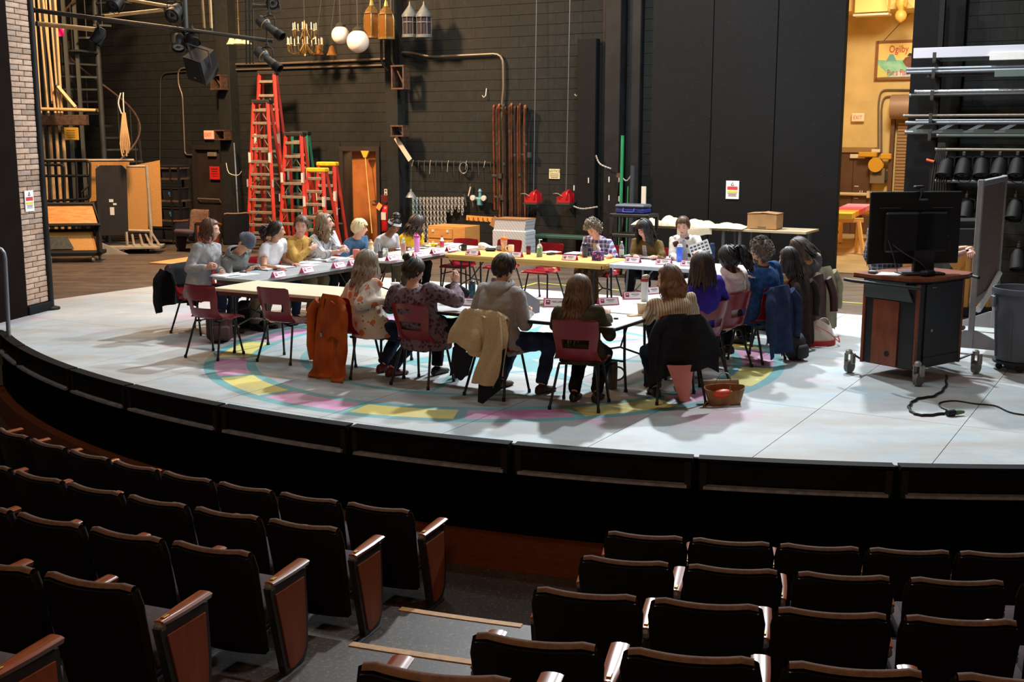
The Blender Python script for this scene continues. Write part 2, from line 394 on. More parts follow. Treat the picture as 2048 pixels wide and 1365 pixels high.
# ================================================================ back wall of painted blocks
def wframe(): return AX(0,WB,0),AXR
a_l,a_r=-18.0,3.2
def wall_slab(name,a0,a1,b0,b1,z0,z1,mt,holes=()):
    """slab on the axis frame with rectangular openings (a0,a1,z0,z1)"""
    xs=sorted({a0,a1,*[h[0] for h in holes],*[h[1] for h in holes]}); zs=sorted({z0,z1,*[h[2] for h in holes],*[h[3] for h in holes]}); m=MB()
    for x0,x1 in zip(xs[:-1],xs[1:]):
        for y0,y1 in zip(zs[:-1],zs[1:]):
            if any(h[0]-1e-6<=x0 and x1<=h[1]+1e-6 and h[2]-1e-6<=y0 and y1<=h[3]+1e-6 for h in holes): continue
            m.box(((x0+x1)/2,(b0+b1)/2,(y0+y1)/2),(x1-x0,b1-b0,y1-y0))
    o=m.build(name,mt,smooth=0,loc=O,rz=AXR); return struct(o)
D1=(wl(689,400)[0],wl(757,400)[0]); D0=(wl(396,400)[0],wl(446,400)[0]); OPN=(wl(1672,300)[0]-.02,wl(1815,300)[0])
DH=2.04
back=wall_slab('wall_back',a_l,OPN[0],WB+.012,WB+.32,-.02,9.5,M_BLOCKJ,[(D1[0],D1[1],-.02,DH),(D0[0],D0[1],-.02,DH)])
rw=wall_slab('wall_back.001',OPN[1],OPN[1]+5.5,WB+.012,WB+.32,-.02,9.5,M_BLOCKJ)
wall_slab('wall_back.002',OPN[0],OPN[1],WB+.012,WB+.32,6.6,9.5,M_BLACK)
blk=MB(); blk.box((0,0,0),(.399,.03,.1975),b=.0025); blkme=blk.mesh('block',M_BLOCK,0)
half=MB(); half.box((0,0,0),(.196,.03,.1975),b=.003); halfme=half.mesh('block',M_BLOCK,0)
cand=[]
for row in range(0,28):
    z=.1+.203*row; x=a_l-(.2 if row%2 else 0)
    while x<OPN[1]+5.4:
        x+=.4; w=.394
        if x>OPN[0]-.2 and x<OPN[1]+.2: continue
        if x>3.05 and x<OPN[0]: continue
        bad=False
        for h in(D0,D1):
            if x+.2>h[0]-.05 and x-.2<h[1]+.05 and z<DH+.12: bad=True
        if bad: continue
        cand.append((x,z))
vis=sorted(cand,key=lambda q:abs(q[0]-1.2)+.3*abs(q[1]-2.4))
for x,z in vis[:300]:
    o=bpy.data.objects.new('block',blkme); COL.objects.link(o); o.parent=back; o.location=(x,WB+.006,z)
st=MB()
for x,z in vis[300:]: st.box((x,WB+.006,z),(.399,.03,.1975),b=.0025)
o=st.build('blocks',M_BLOCK,back,smooth=0); o['kind']='stuff'
m=MB()
for h in(D0,D1):
    for x in(h[0]-.26,h[1]+.26): m.box((x,WB+.008,(DH+.3)/2),(.40,.022,DH+.3))
    m.box(((h[0]+h[1])/2,WB+.008,DH+.20),(h[1]-h[0]+.2,.022,.22))
o=m.build('door_surround',M_BLOCK,back,smooth=0); o['kind']='stuff'
# side and rear shells that close the place
def wall_poly(name,pts,z0,z1,mt,th=.25):
    m=MB()
    for p,q in zip(pts[:-1],pts[1:]):
        p=Vector(p);q=Vector(q); d=(q-p).normalized(); n=Vector((-d.y,d.x))*th; m.prism([(p.x,p.y),(q.x,q.y),(q.x+n.x,q.y+n.y),(p.x+n.x,p.y+n.y)],z0,z1)
    return struct(m.build(name,mt,smooth=0))
LWA=AX(a_l,WB); 
wall_poly('wall_left',[(-15.5,17.0),(LWA.x,LWA.y)],-.02,9.5,M_BLOCK)
q0=AX(OPN[1]+5.5,WB); wall_poly('wall_right',[(q0.x,q0.y),(q0.x-3.4,q0.y-5.9)],-.02,9.5,M_BLACK)
# dark pilasters on the back wall
for u0,u1,dep in ((458,482,.30),(788,812,.30),(1222,1252,.34),(1206,1216,.12),(1262,1285,.2)):
    a0=wl(u0,300)[0]; a1=wl(u1,300)[0]; m=MB(); m.box(((a0+a1)/2,WB-dep/2+.02,4.5),(a1-a0,dep,9.04),b=.01); struct(m.build('pillar',M_BLACK if u0>1200 else M_BLOCK,smooth=0,loc=O,rz=AXR))
a0=OPN[1]; m=MB(); m.box((a0+.40,WB-.04,4.4),(.80,.16,8.8),b=.01); struct(m.build('pillar',M_FLAT,smooth=0,loc=O,rz=AXR))
# tall black panel leaning free of the wall, and the sliding dock door
a0,_,z1=wl(1167,80); a1=wl(1204,80)[0]; m=MB(); m.box(((a0+a1)/2,WB-.16,z1/2),(a1-a0,.18,z1),b=.008); t=m.build('black_flat',M_FLAT,smooth=0,loc=O,rz=AXR)
tag(t,'tall narrow black panel standing against the block wall right of the two winches','flat')
a0=wl(1300,300,.3)[0]; a1=wl(1680,300,.3)[0]
dr=thing('dock_door','huge black sliding dock door behind the shelf with the canvas','door',O,AXR)
n=3; w=(a1-a0)/n
for k in range(n):
    m=MB(); m.box((a0+w*(k+.5),WB-.22,3.3),(w-.012,.14,6.58),b=.006); m.build('door_panel',M_FLAT,dr,smooth=0)
m=MB(); m.box(((a0+a1)/2,WB-.16,3.3),(a1-a0-.03,.10,6.55)); m.build('door_backing',M_BLACK,dr,smooth=0)
# ================================================================ yellow workshop behind the opening
yb=WB+8.4
A0,A1=OPN[0]-2.6,OPN[1]+3.2
m=MB(); m.box(((A0+A1)/2,(WB+.4+yb)/2+.2,-.005),(A1-A0,yb-WB+.2,.012)); struct(m.build('workshop_floor',M_YFLOOR,smooth=0,loc=O,rz=AXR))
wall_slab('wall_rear',A0,A1,yb,yb+.2,0,6.2,M_YWALL)
m=MB(); m.box((A0-.1,(WB+yb)/2+.2,3.1),(.2,yb-WB-.2,6.2)); struct(m.build('wall_side',M_YWALL,smooth=0,loc=O,rz=AXR))
m=MB(); m.box((A1+.1,(WB+yb)/2+.2,3.1),(.2,yb-WB-.2,6.2)); struct(m.build('wall_side.001',M_YWALL,smooth=0,loc=O,rz=AXR))
m=MB(); m.box(((A0+A1)/2,(WB+yb)/2+.2,6.3),(A1-A0+.4,yb-WB,.2)); struct(m.build('ceiling',M_YWALL,smooth=0,loc=O,rz=AXR))
lamp('workshop_light','AREA',AX((A0+A1)/2-.6,WB+3.6,5.9),AX((A0+A1)/2+.3,WB+6.0,0),440,(1.0,.89,.69),1.4)
# ================================================================ brick pillar at the left, with the dark proscenium
pl=fl(55,631); pr=fl(97,620); dv=(pr-pl); dv.z=0; wdt=dv.length; ang=math.atan2(dv.y,dv.x)
pil=struct(thing('brick_pillar',None,None,(pl.x,pl.y,0),ang))
m=MB(); m.box((wdt/2,.45,3.6),(wdt-.012,.88,7.2)); m.build('pillar_core',M_MORT,pil,smooth=0)
bh,bw=.0725,wdt/1.62
brm=[]
for k,mm in enumerate(M_PILB):
    b=MB(); b.box((0,0,0),(bw-.012,.10,bh-.010),b=.004); brm.append(b.mesh('brick',mm,0))
hb=[]
for k,mm in enumerate(M_PILB):
    b=MB(); b.box((0,0,0),(wdt-bw-.012,.10,bh-.010),b=.004); hb.append(b.mesh('brick',mm,0))
nb=0
for row in range(74):
    z=.16+bh*row
    if z>5.3: break
    for part in range(2):
        full=(row%2==part)
        if row%2==0: x=bw/2 if part==0 else bw+(wdt-bw)/2
        else: x=(wdt-bw)/2 if part==0 else wdt-bw/2
        me=(brm if full else hb)[rnd.choice([0,0,1,2,2,3])]
        o=bpy.data.objects.new('brick',me); COL.objects.link(o); o.parent=pil; o.location=(x,.04+rnd.uniform(-.004,.004),z)
# returning end of the pillar: bricks seen from the side
for row in range(74):
    z=.16+bh*row
    if z>5.3: break
    o=bpy.data.objects.new('brick',rnd.choice(brm)); COL.objects.link(o); o.parent=pil; o.location=(wdt-.045,.30+(.1 if row%2 else 0),z); o.rotation_euler=(0,0,PI/2)
m=MB(); m.box((wdt/2,.42,.06),(wdt+.05,.95,.12),b=.01); struct(m.build('baseboard_left',M_FLAT,pil,smooth=0))
p0=fl(0,642); m=MB(); m.box((-.75,.42,3.6),(1.46,.9,7.3),b=.01); struct(m.build('wall_proscenium',M_PROS,smooth=0,loc=(pl.x,pl.y,0),rz=ang))
pp=fl(101,619)
t=thing('black_pole','black vertical steel pole beside the brick pillar','pole',(pp.x,pp.y,0))
m=MB(); m.tube([(0,0,0.02),(0,0,7)],.055,12); m.build('pole',M_BLACK,t); m=MB(); m.lathe([(.13,0),(.13,.03),(.06,.05)],n=16); m.build('base',M_BLACK,t)
# ================================================================ auditorium seats
M_SHELL=mat('black_back_shell',(15,14,15),.6,var=.2,scale=12,spec=.25)
M_UPH=mat('brown_upholstery',(104,80,66),.8,var=.25,scale=30,spec=.3,bump=.15,bscale=250)
M_SEATPAD=mat('plum_seat_fabric',(70,56,62),.9,var=.2,scale=30)
M_ARMW=wood_mat('varnished_armrest',(128,62,30),(150,80,42),.3,5,(14,2,8),coat=.35)
M_SMETAL=mat('black_seat_metal',(34,34,38),.45,spec=.5)
M_GREYP=mat('grey_plastic',(96,98,102),.5)
M_BRASS=mat('brass_plate',(190,160,80),.35,metal=.7)
M_INSET=wood_mat('end_panel_wood',(120,52,24),(142,70,34),.5,4,(3,3,.6))
SW=.56
def seat_back():
    m=MB(); w=.265
    def prof(x):      # bowed in plan
        return -.035*(1-(x/w)**2)
    nx,nz=10,9; H0,H1=.22,.83
    def front(u,v,th):
        x=(u*2-1)*w; z=H0+(H1-H0)*v
        # rounded upper corners
        k=max(0,(abs(x)-(w-.05))/.05); z=z-(.018*k*k if v>.85 else 0)
        x2=x*(.93+.07*min(1,(1-v)*6) if v>.9 else 1.0)*(1.0-.10*(1-v))
        return (x2,-.16-.20*(z-.40)+prof(x)+th,z+.012*abs(u*2-1)**2*(v>.9))
    V=[];F=[]
    m.grid(lambda u,v:front(u,v,.028),nx,nz)
    sh=MB(); sh.grid(lambda u,v:front(1-u,v*.97+.012,-.030),nx,nz,.010); shm=sh.mesh('back_shell',M_SHELL,60); recalc(shm)
    # close the border with a rounded lip
    def lip(side):
        pts=[]
        if side=='t': return [[front(i/nx,1,.028) for i in range(nx+1)],[front(i/nx,1,-.028) for i in range(nx+1)]],Vector((0,-.004,.020))
        if side=='b': return [[front(i/nx,0,.028) for i in range(nx+1)],[front(i/nx,0,-.028) for i in range(nx+1)]],Vector((0,0,-.02))
        if side=='l': return [[front(0,j/nz,.028) for j in range(nz+1)],[front(0,j/nz,-.028) for j in range(nz+1)]],Vector((-.02,0,0))
        return [[front(1,j/nz,.028) for j in range(nz+1)],[front(1,j/nz,-.028) for j in range(nz+1)]],Vector((.02,0,0))
    for sd in 'tblr':
        (A,B),off=lip(sd); n=len(A); rows=[]
        for q in range(5):
            t=q/4; rows.append([Vector(a).lerp(Vector(b),t)+off*math.sin(PI*t) for a,b in zip(A,B)])
        vs=[p for r in rows for p in r]; fs=[[q*n+i,q*n+i+1,(q+1)*n+i+1,(q+1)*n+i] for q in range(4) for i in range(n-1)]; m.add(vs,fs,0 if sd=='t' else 1)
    me=m.mesh('backrest',[M_UPH,M_SHELL],60); b=bmesh.new(); b.from_mesh(me); bmesh.ops.remove_doubles(b,verts=b.verts,dist=.0008); bmesh.ops.recalc_face_normals(b,faces=b.faces); b.to_mesh(me); b.free(); return me,shm
ME_BACK,ME_BSH=seat_back()
m=MB(); m.box((0,.11,.41),(.46,.46,.11),rx(4),b=.035); ME_PAD=m.mesh('seat',M_SEATPAD,50)
m=MB(); m.box((0,.10,.345),(.44,.42,.04),rx(4),b=.01); ME_PAN=m.mesh('seat_pan',M_SMETAL,30)
def arm_mesh():
    m=MB(); 
    def f(u,v):
        y=-.13+.36*v; w=.030+.012*math.sin(min(1,v*1.3)*PI/2); return ((u*2-1)*w,y,.635+.012*v-.008*abs(u*2-1)**3)
    m.grid(f,6,8,.026); return m.mesh('armrest',M_ARMW,50)
ME_ARM=arm_mesh()
m=MB(); m.box((0,.05,.585),(.045,.30,.06),b=.012); m.box((0,.00,.33),(.035,.10,.48),b=.01); m.box((0,.02,.02),(.06,.34,.04),b=.01); ME_STD=m.mesh('arm_support',M_SMETAL,30)
m=MB(); m.box((0,-.125,.60),(.05,.055,.05),b=.014); ME_CAP=m.mesh('arm_cap',M_GREYP,30)
m=MB(); m.box((0,-.085,.640),(.022,.04,.006),b=.002); ME_PLT=m.mesh('number_plate',M_BRASS,0)
def end_panel(sx):
    out=[(-.155,.60),(.215,.60),(.225,.30),(.215,.12),(.17,.05),(.05,.02),(-.02,.03)]
    ins=[(-.105,.555),(.185,.555),(.19,.30),(.18,.14),(.14,.085),(.05,.06),(.01,.07)]
    M=Matrix(((0,0,1,0),(1,0,0,0),(0,1,0,0),(0,0,0,1)))
    a=MB(); a.prism(out,-.022,.022,M); b=MB(); b.prism(ins,.018*sx if sx>0 else -.030,.030 if sx>0 else -.018,M)
    return a.mesh('end_panel',M_SMETAL,20),b.mesh('wood_inset',M_INSET,0)
EP={1:end_panel(1),-1:end_panel(-1)}
def ob(name,me,par,loc=(0,0,0)):
    o=bpy.data.objects.new(name,me); COL.objects.link(o); o.parent=par; o.location=loc; return o
def theatre_seat(k,ang,label,right_arm=True,left_arm=False,end=0,dz=0):
    r=12.81+1.03*k; t=math.radians(ang); x=RC.x+r*math.sin(t); y=RC.y-r*math.cos(t)
    s=thing('theatre_seat',label,'seat',(x,y,TZ[k]-.02-.005*k+dz),t,'dark theatre seats in curved rows')
    bk=ob('backrest',ME_BACK,s); ob('back_shell',ME_BSH,bk); ob('seat',ME_PAD,s); ob('seat_pan',ME_PAN,s)
    for sd,on in((1,right_arm),(-1,left_arm)):
        if not on: continue
        X=sd*SW/2
        a=ob('armrest',ME_ARM,s,(X,0,0)); ob('number_plate',ME_PLT,a)
        sp=ob('arm_support',ME_STD,s,(X,0,0)); ob('arm_cap',ME_CAP,sp)
        if end==sd: e=ob('end_panel',EP[sd][0],s,(X,0,0)); ob('wood_inset',EP[sd][1],e)
    return s
RN=['front','second','third','fourth','fifth']
ORD=['at the aisle','second from the aisle','third from the aisle','fourth from the aisle','fifth from the aisle','sixth from the aisle','seventh from the aisle','eighth from the aisle','ninth from the aisle','tenth from the aisle']
LSTART=[-22.05,-21.95,-21.7,-21.4,-21.3]; LN=[9,7,5,4,1]
for k in range(5):
    st=math.degrees(.585/(13.05+1.03*k))
    for i in range(LN[k]):
        theatre_seat(k,LSTART[k]-st*i,'dark theatre seat in the %s row of the left block, %s'%(RN[k],ORD[i]),True,i==LN[k]-1,1 if i==0 else 0)
RSTART=[-13.55,-13.5,-13.7,-13.8,-14.12]; RSP=[2.47,2.48,2.22,2.22,2.1]; RNN=[6,5,5,4,3]
for k in range(5):
    for i in range(RNN[k]):
        theatre_seat(k,RSTART[k]+RSP[k]*i,'dark theatre seat in the %s row of the right block, %s'%(RN[k],ORD[i]),True,i==0,-1 if i==0 else 0,.13 if k==4 else 0)
# ================================================================ stacking chairs
M_RED=mat('red_plastic',(132,16,32),.22,var=.10,scale=3,spec=.5,bump=.05,bscale=160)
M_LEG=mat('black_chair_leg',(24,25,30),.4,spec=.5)
M_FOOT=mat('dark_rubber',(18,18,18),.8)
M_CHROME=mat('chair_rivet',(150,150,150),.3,metal=.8)
def chair_shell():
    # profile: from the front lip of the seat back and up to the top of the back
    pr=[(.225,.405),(.215,.432),(.17,.446),(.08,.440),(-.02,.430),(-.11,.428),(-.165,.442),(-.195,.475),(-.212,.53),(-.222,.585),(-.232,.64),(-.244,.70),(-.257,.76),(-.268,.805),(-.272,.822)]
    nv=28; nu=16
    def P(v):
        f=v*(len(pr)-1); i=min(int(f),len(pr)-2); t=f-i; a,b=pr[i],pr[i+1]; return a[0]+(b[0]-a[0])*t,a[1]+(b[1]-a[1])*t
    def fn(u,v):
        y,z=P(v); c=u*2-1
        w=.225 if v<.36 else (.225-.035*min(1,(v-.36)/.18) if v<.62 else .190+.022*min(1,(v-.62)/.15))
        if v>.9: w*=1-.16*((v-.9)/.1)**2.2
        x=c*w
        if v<.4: z-= .02*max(0,abs(c)-.8)/.2*(1 if v>.1 else .6); z+=.010*abs(c)**2; 
        else: y+=.040*abs(c)**2.4*(1 if v<.93 else .8)
        if .3<v<.55: z+= .018*abs(c)**3
        return (x,y,z)
    m=MB(); m.grid(fn,nu,nv,.007,skip=lambda u,v:abs(u-.5)<.33 and .60<v<.715)
    # rolled side skirts of the seat
    me=m.mesh('seat_shell',M_RED,60); b=bmesh.new(); b.from_mesh(me); bmesh.ops.recalc_face_normals(b,faces=b.faces); b.to_mesh(me); b.free(); return me
ME_SHELL=chair_shell()
def leg_me(x0,y0,x1,y1,nm='leg'):
    m=MB(); m.tube([(x0*.55,y0,.405),(x0,y0,.40),(x0+(x1-x0)*.12,y0+(y1-y0)*.12,.36),(x1,y1,.012)],.0125,8); return m.mesh(nm,M_LEG,50)
LEGS=[leg_me(.17,.13,.215,.20),leg_me(-.17,.13,-.215,.20),leg_me(.17,-.12,.225,-.245),leg_me(-.17,-.12,-.225,-.245)]
FT=[(.215,.20),(-.215,.20),(.225,-.245),(-.225,-.245)]
m=MB(); m.lathe([(.016,0),(.016,.03),(.0135,.034)],n=8); ME_FOOT=m.mesh('rubber_foot',M_FOOT,40)
m=MB(); m.box((0,0,.412),(.20,.03,.018)); m.box((.10,0,.408),(.02,.26,.012)); m.box((-.10,0,.408),(.02,.26,.012)); ME_BR=m.mesh('seat_bracket',M_LEG,0)
def chair(x,y,facing,label):
    c=thing('stacking_chair',label,'chair',(x,y,0),math.radians(facing-90),'red stacking chairs around the tables')
    ob('seat_shell',ME_SHELL,c); ob('seat_bracket',ME_BR,c)
    for l,f in zip(LEGS,FT): q=ob('leg',l,c); ob('rubber_foot',ME_FOOT,q,(f[0],f[1],0))
    return c
def sr(u,v,facing,z=.80):          # centre of a chair from the pixel of the middle of its top edge
    p=fl(u,v,z); f=math.radians(facing); return p.x+.265*math.cos(f),p.y+.265*math.sin(f)
FA=60.0           # facing of someone on the near side of the ring
CH_={}
def ch(key,x,y,f,label): CH_[key]=(x,y,f); return chair(x,y,f,label)
x,y=sr(394,574,64); ch('e1',x,y,64,'empty red stacking chair before the bare cream table, the one nearer the brick pillar')
x,y=sr(541,580,64); ch('e2',x,y,62,'empty red stacking chair before the bare cream table, next to the orange coat')
x,y=sr(936,480,-118); ch('b1',x,y,-114,'empty red stacking chair tucked behind the yellow table near its left end')
x,y=sr(1022,482,-118); ch('b3',x,y,-118,'empty red stacking chair behind the tall tumbler and patterned cloth on the yellow table')
x,y=sr(1102,489,-118); ch('b2',x,y,-126,'empty red stacking chair behind the sanitiser bottle on the yellow table')
x,y=sr(816,613,61); ch(18,x,y,58,'red stacking chair under the woman with the hair bun')
x,y=sr(966,628,58); ch(19,x,y,56,'red stacking chair with the shearling jacket on its back')
x,y=sr(1150,646,74); ch(20,x,y,72,'red stacking chair under the woman with long brown hair')
x,y=sr(1366,637,92); ch(21,x,y,94,'red stacking chair under the black jacket with pink lining')
x,y=sr(666,598,50); ch(17,x,y,48,'red stacking chair under the orange coat')
x,y=sr(1437,608,132); ch(12,x,y,132,'red stacking chair under the person in the purple shirt')
x,y=sr(1487,589,134); ch(13,x,y,134,'red stacking chair under the person in the pale pink hoodie')
x,y=sr(1557,578,136); ch(14,x,y,136,'red stacking chair under the navy coat')
x,y=sr(1600,559,142); ch(15,x,y,142,'red stacking chair under the dark brown coat')
x,y=sr(1644,541,134); ch(16,x,y,138,'red stacking chair under the khaki coat')
for k,a,b,f in((1,-3.92,-.60,-24),(2,-3.80,-.08,-28),(3,-3.78,.50,-30),(4,-3.80,1.02,-30),(5,-3.82,1.50,-30),(6,-3.75,2.15,-30),(7,-3.72,2.85,-32),(8,-3.70,3.38,-34),(9,-.66,4.10,-124),(10,.08,4.15,-120),(11,.62,4.25,-118)):
    p=AX(a,b); CH_[k]=(p.x,p.y,f)
who={1:'the young man in the pale grey sweater',2:'the person in the grey beanie',3:'the woman in the white short sleeved shirt',4:'the man in the mustard cardigan',5:'the woman in the striped cardigan',6:'the blond person in the blue polo',7:'the woman with the white headband',8:'the woman in the yellow sweater',9:'the person in the plaid shirt',10:'the woman in the corduroy jacket',11:'the person in the cream cardigan'}
for k,w in who.items(): chair(*CH_[k],'red stacking chair under '+w)
# ================================================================ folding tables
M_CREAM=mat('cream_laminate',(216,208,180),.45,var=.06,scale=2)
M_GREYL=mat('grey_laminate',(150,154,158),.5,var=.08,scale=5)
M_LGREY=mat('pale_grey_laminate',(196,197,196),.45,var=.05,scale=3)
M_YELT=mat('honey_laminate',(216,172,96),.45,var=.08,scale=2)
M_WPL=mat('white_plastic',(206,214,222),.5,var=.04,scale=20)
M_BLKE=mat('black_table_edge',(26,26,30),.5)
M_BRWE=mat('brown_apron',(84,64,54),.6,var=.15,scale=6)
M_GLEG=mat('grey_table_leg',(120,126,134),.4,metal=.3)
M_TLEG=mat('dark_table_leg',(30,31,36),.4,metal=.2)
def table(name,label,a0,a1,b0,b1,top,edge,leg,apron=None,rot=0,style='h',z=.735,thick=.032):
    ca,cb=(a0+a1)/2,(b0+b1)/2; c=AX(ca,cb); L=a1-a0; D=b1-b0; long_a=L>=D
    t=thing(name,label,'table',(c.x,c.y,0),AXR+math.radians(rot)+(0 if long_a else PI/2),'folding tables set in a ring')
    if not long_a: L,D=D,L
    m=MB(); m.box((0,0,z-.006),(L-.012,D-.012,.012),b=.002); m.build('tabletop',top,t,0)
    m=MB()
    rr=.05
    poly=[]
    for cx,cy,q in((L/2-rr,D/2-rr,0),(-L/2+rr,D/2-rr,1),(-L/2+rr,-D/2+rr,2),(L/2-rr,-D/2+rr,3)):
        for k in range(5): th=PI/2*(q+k/4); poly.append((cx+rr*math.cos(th),cy+rr*math.sin(th)))
    m.prism(poly,z-thick,z-.004); m.build('edge_band',edge,t,20)
    if apron:
        m=MB()
        for sy in(-1,1): m.box((0,sy*(D/2-.03),z-thick-.022),(L-.16,.02,.05))
        for sx in(-1,1): m.box((sx*(L/2-.06),0,z-thick-.022),(.02,D-.08,.05))
        m.build('apron',apron,t,0)
    for sx in(-1,1):
        for sy in(-1,1):
            m=MB(); x=sx*(L/2-.22)
            if style=='h': m.tube([(x,sy*(D/2-.12),z-thick-.004),(x,sy*(D/2-.11),.30),(x+sx*.01,sy*(D/2-.09),.01)],.014,8)
            else: m.tube([(x,sy*(D/2-.14),z-thick-.004),(x+sx*.02,sy*(D/2-.06),.01)],.016,8)
            l=m.build('leg',leg,t,50)
            m=MB(); m.lathe([(.019,0),(.019,.025),(.015,.03)],(x+sx*.01,sy*(D/2-.09) if style=='h' else sy*(D/2-.06),0),8); m.build('rubber_foot',M_FOOT,l,40)
        m=MB(); x=sx*(L/2-.22); m.tube([(x,-(D/2-.11),.30),(x,0,.36),(x,D/2-.11,.30)],.010,6); m.build('crossbar',leg,t,50)
        m=MB(); m.tube([(x,0,.355),(x-sx*.28,0,z-thick-.01)],.009,6); m.build('brace',leg,t,50)
    return t
table('folding_table','bare cream folding table with a brown apron, behind the two empty chairs',-2.76,-.36,-1.50,-.74,M_CREAM,M_CREAM,M_TLEG,M_BRWE,rot=2)
table('folding_table','pale grey folding table with a thick black edge behind the long-haired woman',-.30,2.30,-1.74,-.97,M_LGREY,M_BLKE,M_TLEG,None,rot=-1)
table('folding_table','grey folding table with open binders beside the person in the beanie',-3.48,-2.76,-.80,1.62,M_GREYL,M_LGREY,M_TLEG,M_BRWE)
table('folding_table','cream folding table carrying the pink flask and orange drink',-3.36,-2.62,1.64,4.06,M_CREAM,M_LGREY,M_TLEG,M_BRWE)
table('folding_table','honey coloured folding table across the back with sanitiser and tissue box',-2.52,.02,2.80,3.56,M_YELT,M_YELT,M_TLEG,M_YELT)
table('folding_table','white plastic folding table before the corduroy jacket and cream cardigan',.05,1.86,2.82,3.58,M_WPL,M_WPL,M_GLEG,None,style='s',thick=.05)
table('folding_table','pale grey folding table in front of the purple shirt and pink hoodie',1.50,2.24,-.95,1.25,M_LGREY,M_LGREY,M_TLEG,None)
table('folding_table','pale grey folding table in front of the blue fleece and the tan sweater',1.50,2.24,1.27,2.79,M_LGREY,M_LGREY,M_TLEG,None)
# ================================================================ people
SKIN={'fair':(214,166,142),'pink':(222,170,150),'tan':(196,146,116),'olive':(188,138,106),'brown':(118,76,54),'dark':(74,48,38)}
for k,c in SKIN.items():
    mm=mat('skin_'+k,c,.5,var=.06,scale=9,spec=.4); mm.node_tree.nodes['Principled BSDF'].inputs['Subsurface Weight'].default_value=.0
M_EYEW=mat('eye_white',(225,222,216),.3); M_IRIS=mat('iris_dark',(34,24,20),.2); M_LIP=mat('lips',(168,96,88),.5); M_LIPD=mat('lips_dark',(96,56,52),.5); M_MOUTH=mat('teeth',(226,220,210),.4)
def hair_mat(nm,c1,c2,c3=None):
    if nm in MATS: return MATS[nm]
    g=NT(nm,.5); mp=g.n('Mapping'); g.put(mp.inputs[0],g.obj()); mp.inputs['Scale'].default_value=(60,60,5); n=g.noise(mp.outputs[0],1.0,4,.6); c=g.mix(g.ramp(n,.35,.65),c1,c2)
    if c3: n2=g.noise(g.obj(),3.5,3,.5); c=g.mix(g.math('MULTIPLY',g.ramp(n2,.45,.65),.8),c,c3)
    return g.done(c)
H_BROWN=hair_mat('hair_brown',(70,46,32),(104,74,52)); H_DK=hair_mat('hair_dark_brown',(34,24,20),(58,42,34)); H_BLK=hair_mat('hair_black',(16,14,15),(34,30,30)); H_BLOND=hair_mat('hair_blond',(206,184,136),(228,212,172)); H_ASH=hair_mat('hair_ash_blond',(104,84,62),(156,132,102)); H_GREY=hair_mat('hair_greying_brown',(98,80,66),(150,134,116),(168,154,136)); H_CURL=hair_mat('hair_grey_brown_curls',(84,72,62),(136,122,106)); H_AUB=hair_mat('hair_auburn',(74,44,32),(112,72,50),(150,110,76)); H_LONG=hair_mat('hair_long_brown',(70,50,34),(112,84,56)); H_SALT=hair_mat('hair_salt_pepper',(74,66,60),(120,108,96))
TS=bpy.data.scenes.new('remesh_bench')
def remesh(mb,name,vox,smooth=2,disp=None):
    me=mb.mesh(name+'_src',[M_LEG],0); o=bpy.data.objects.new('tmp',me); TS.collection.objects.link(o)
    r=o.modifiers.new('r','REMESH'); r.mode='VOXEL'; r.voxel_size=vox; r.use_smooth_shade=True
    if smooth: q=o.modifiers.new('s','SMOOTH'); q.factor=.6; q.iterations=smooth
    vl=TS.view_layers[0]; vl.update(); dg=vl.depsgraph; ev=o.evaluated_get(dg); out=bpy.data.meshes.new_from_object(ev,depsgraph=dg)
    bpy.data.objects.remove(o); bpy.data.meshes.remove(me)
    if disp:
        nr=[v.normal.copy() for v in out.vertices]
        for v,q in zip(out.vertices,nr): v.co+=q*disp(v.co)
    out.name=name; out.materials.clear(); return out
def headfn(d):
    sx,sy,sz=d
    x,y,z=.073*sx,.094*sy,.116*sz
    if sz<0:
        k=min(1,-sz); x*=1-.30*k**1.6
        if sy<0: y*=1-.60*min(1,max(0,(k-.12)/.7)); 
        else: y*=1-.10*k
    else:
        x*=1+.03*math.sin(sz*PI); y*= (1.02 if sy<0 else 1-.05*sz)
    if sy>0:
        f=max(0,sy)
        y=min(y,.088+.02*(y-.088)) if y>.088 else y
        ax=abs(x)
        y-=.011*math.exp(-((ax-.031)/.015)**2-((z-.004)/.012)**2)*f
        y+=.005*math.exp(-((ax-.028)/.022)**2-((z-.026)/.010)**2)*f
        pr=max(0,min(1,(.020-z)/.05)) if z>-.034 else max(0,1-(-.034-z)/.010)
        y+=(.024*pr)*math.exp(-(x/.0105)**2)*(1 if z<.02 else 0)
        y+=.007*math.exp(-(x/.026)**2-((z+.060)/.011)**2)
        y-=.003*math.exp(-(x/.02)**2-((z+.0605)/.003)**2)
        y+=.010*math.exp(-(x/.026)**2-((z+.100)/.016)**2)
        y+=.004*math.exp(-((ax-.045)/.018)**2-((z+.028)/.02)**2)
    return Vector((x,y,z))
def cranium(az,el,k=1.0,add=0):
    """point of the scalp; az 0 = face, el in degrees"""
    a,e=math.radians(az),math.radians(el); d=Vector((math.sin(a)*math.cos(e),math.cos(a)*math.cos(e),math.sin(e)))
    p=headfn(d); return p*k+d*add,d
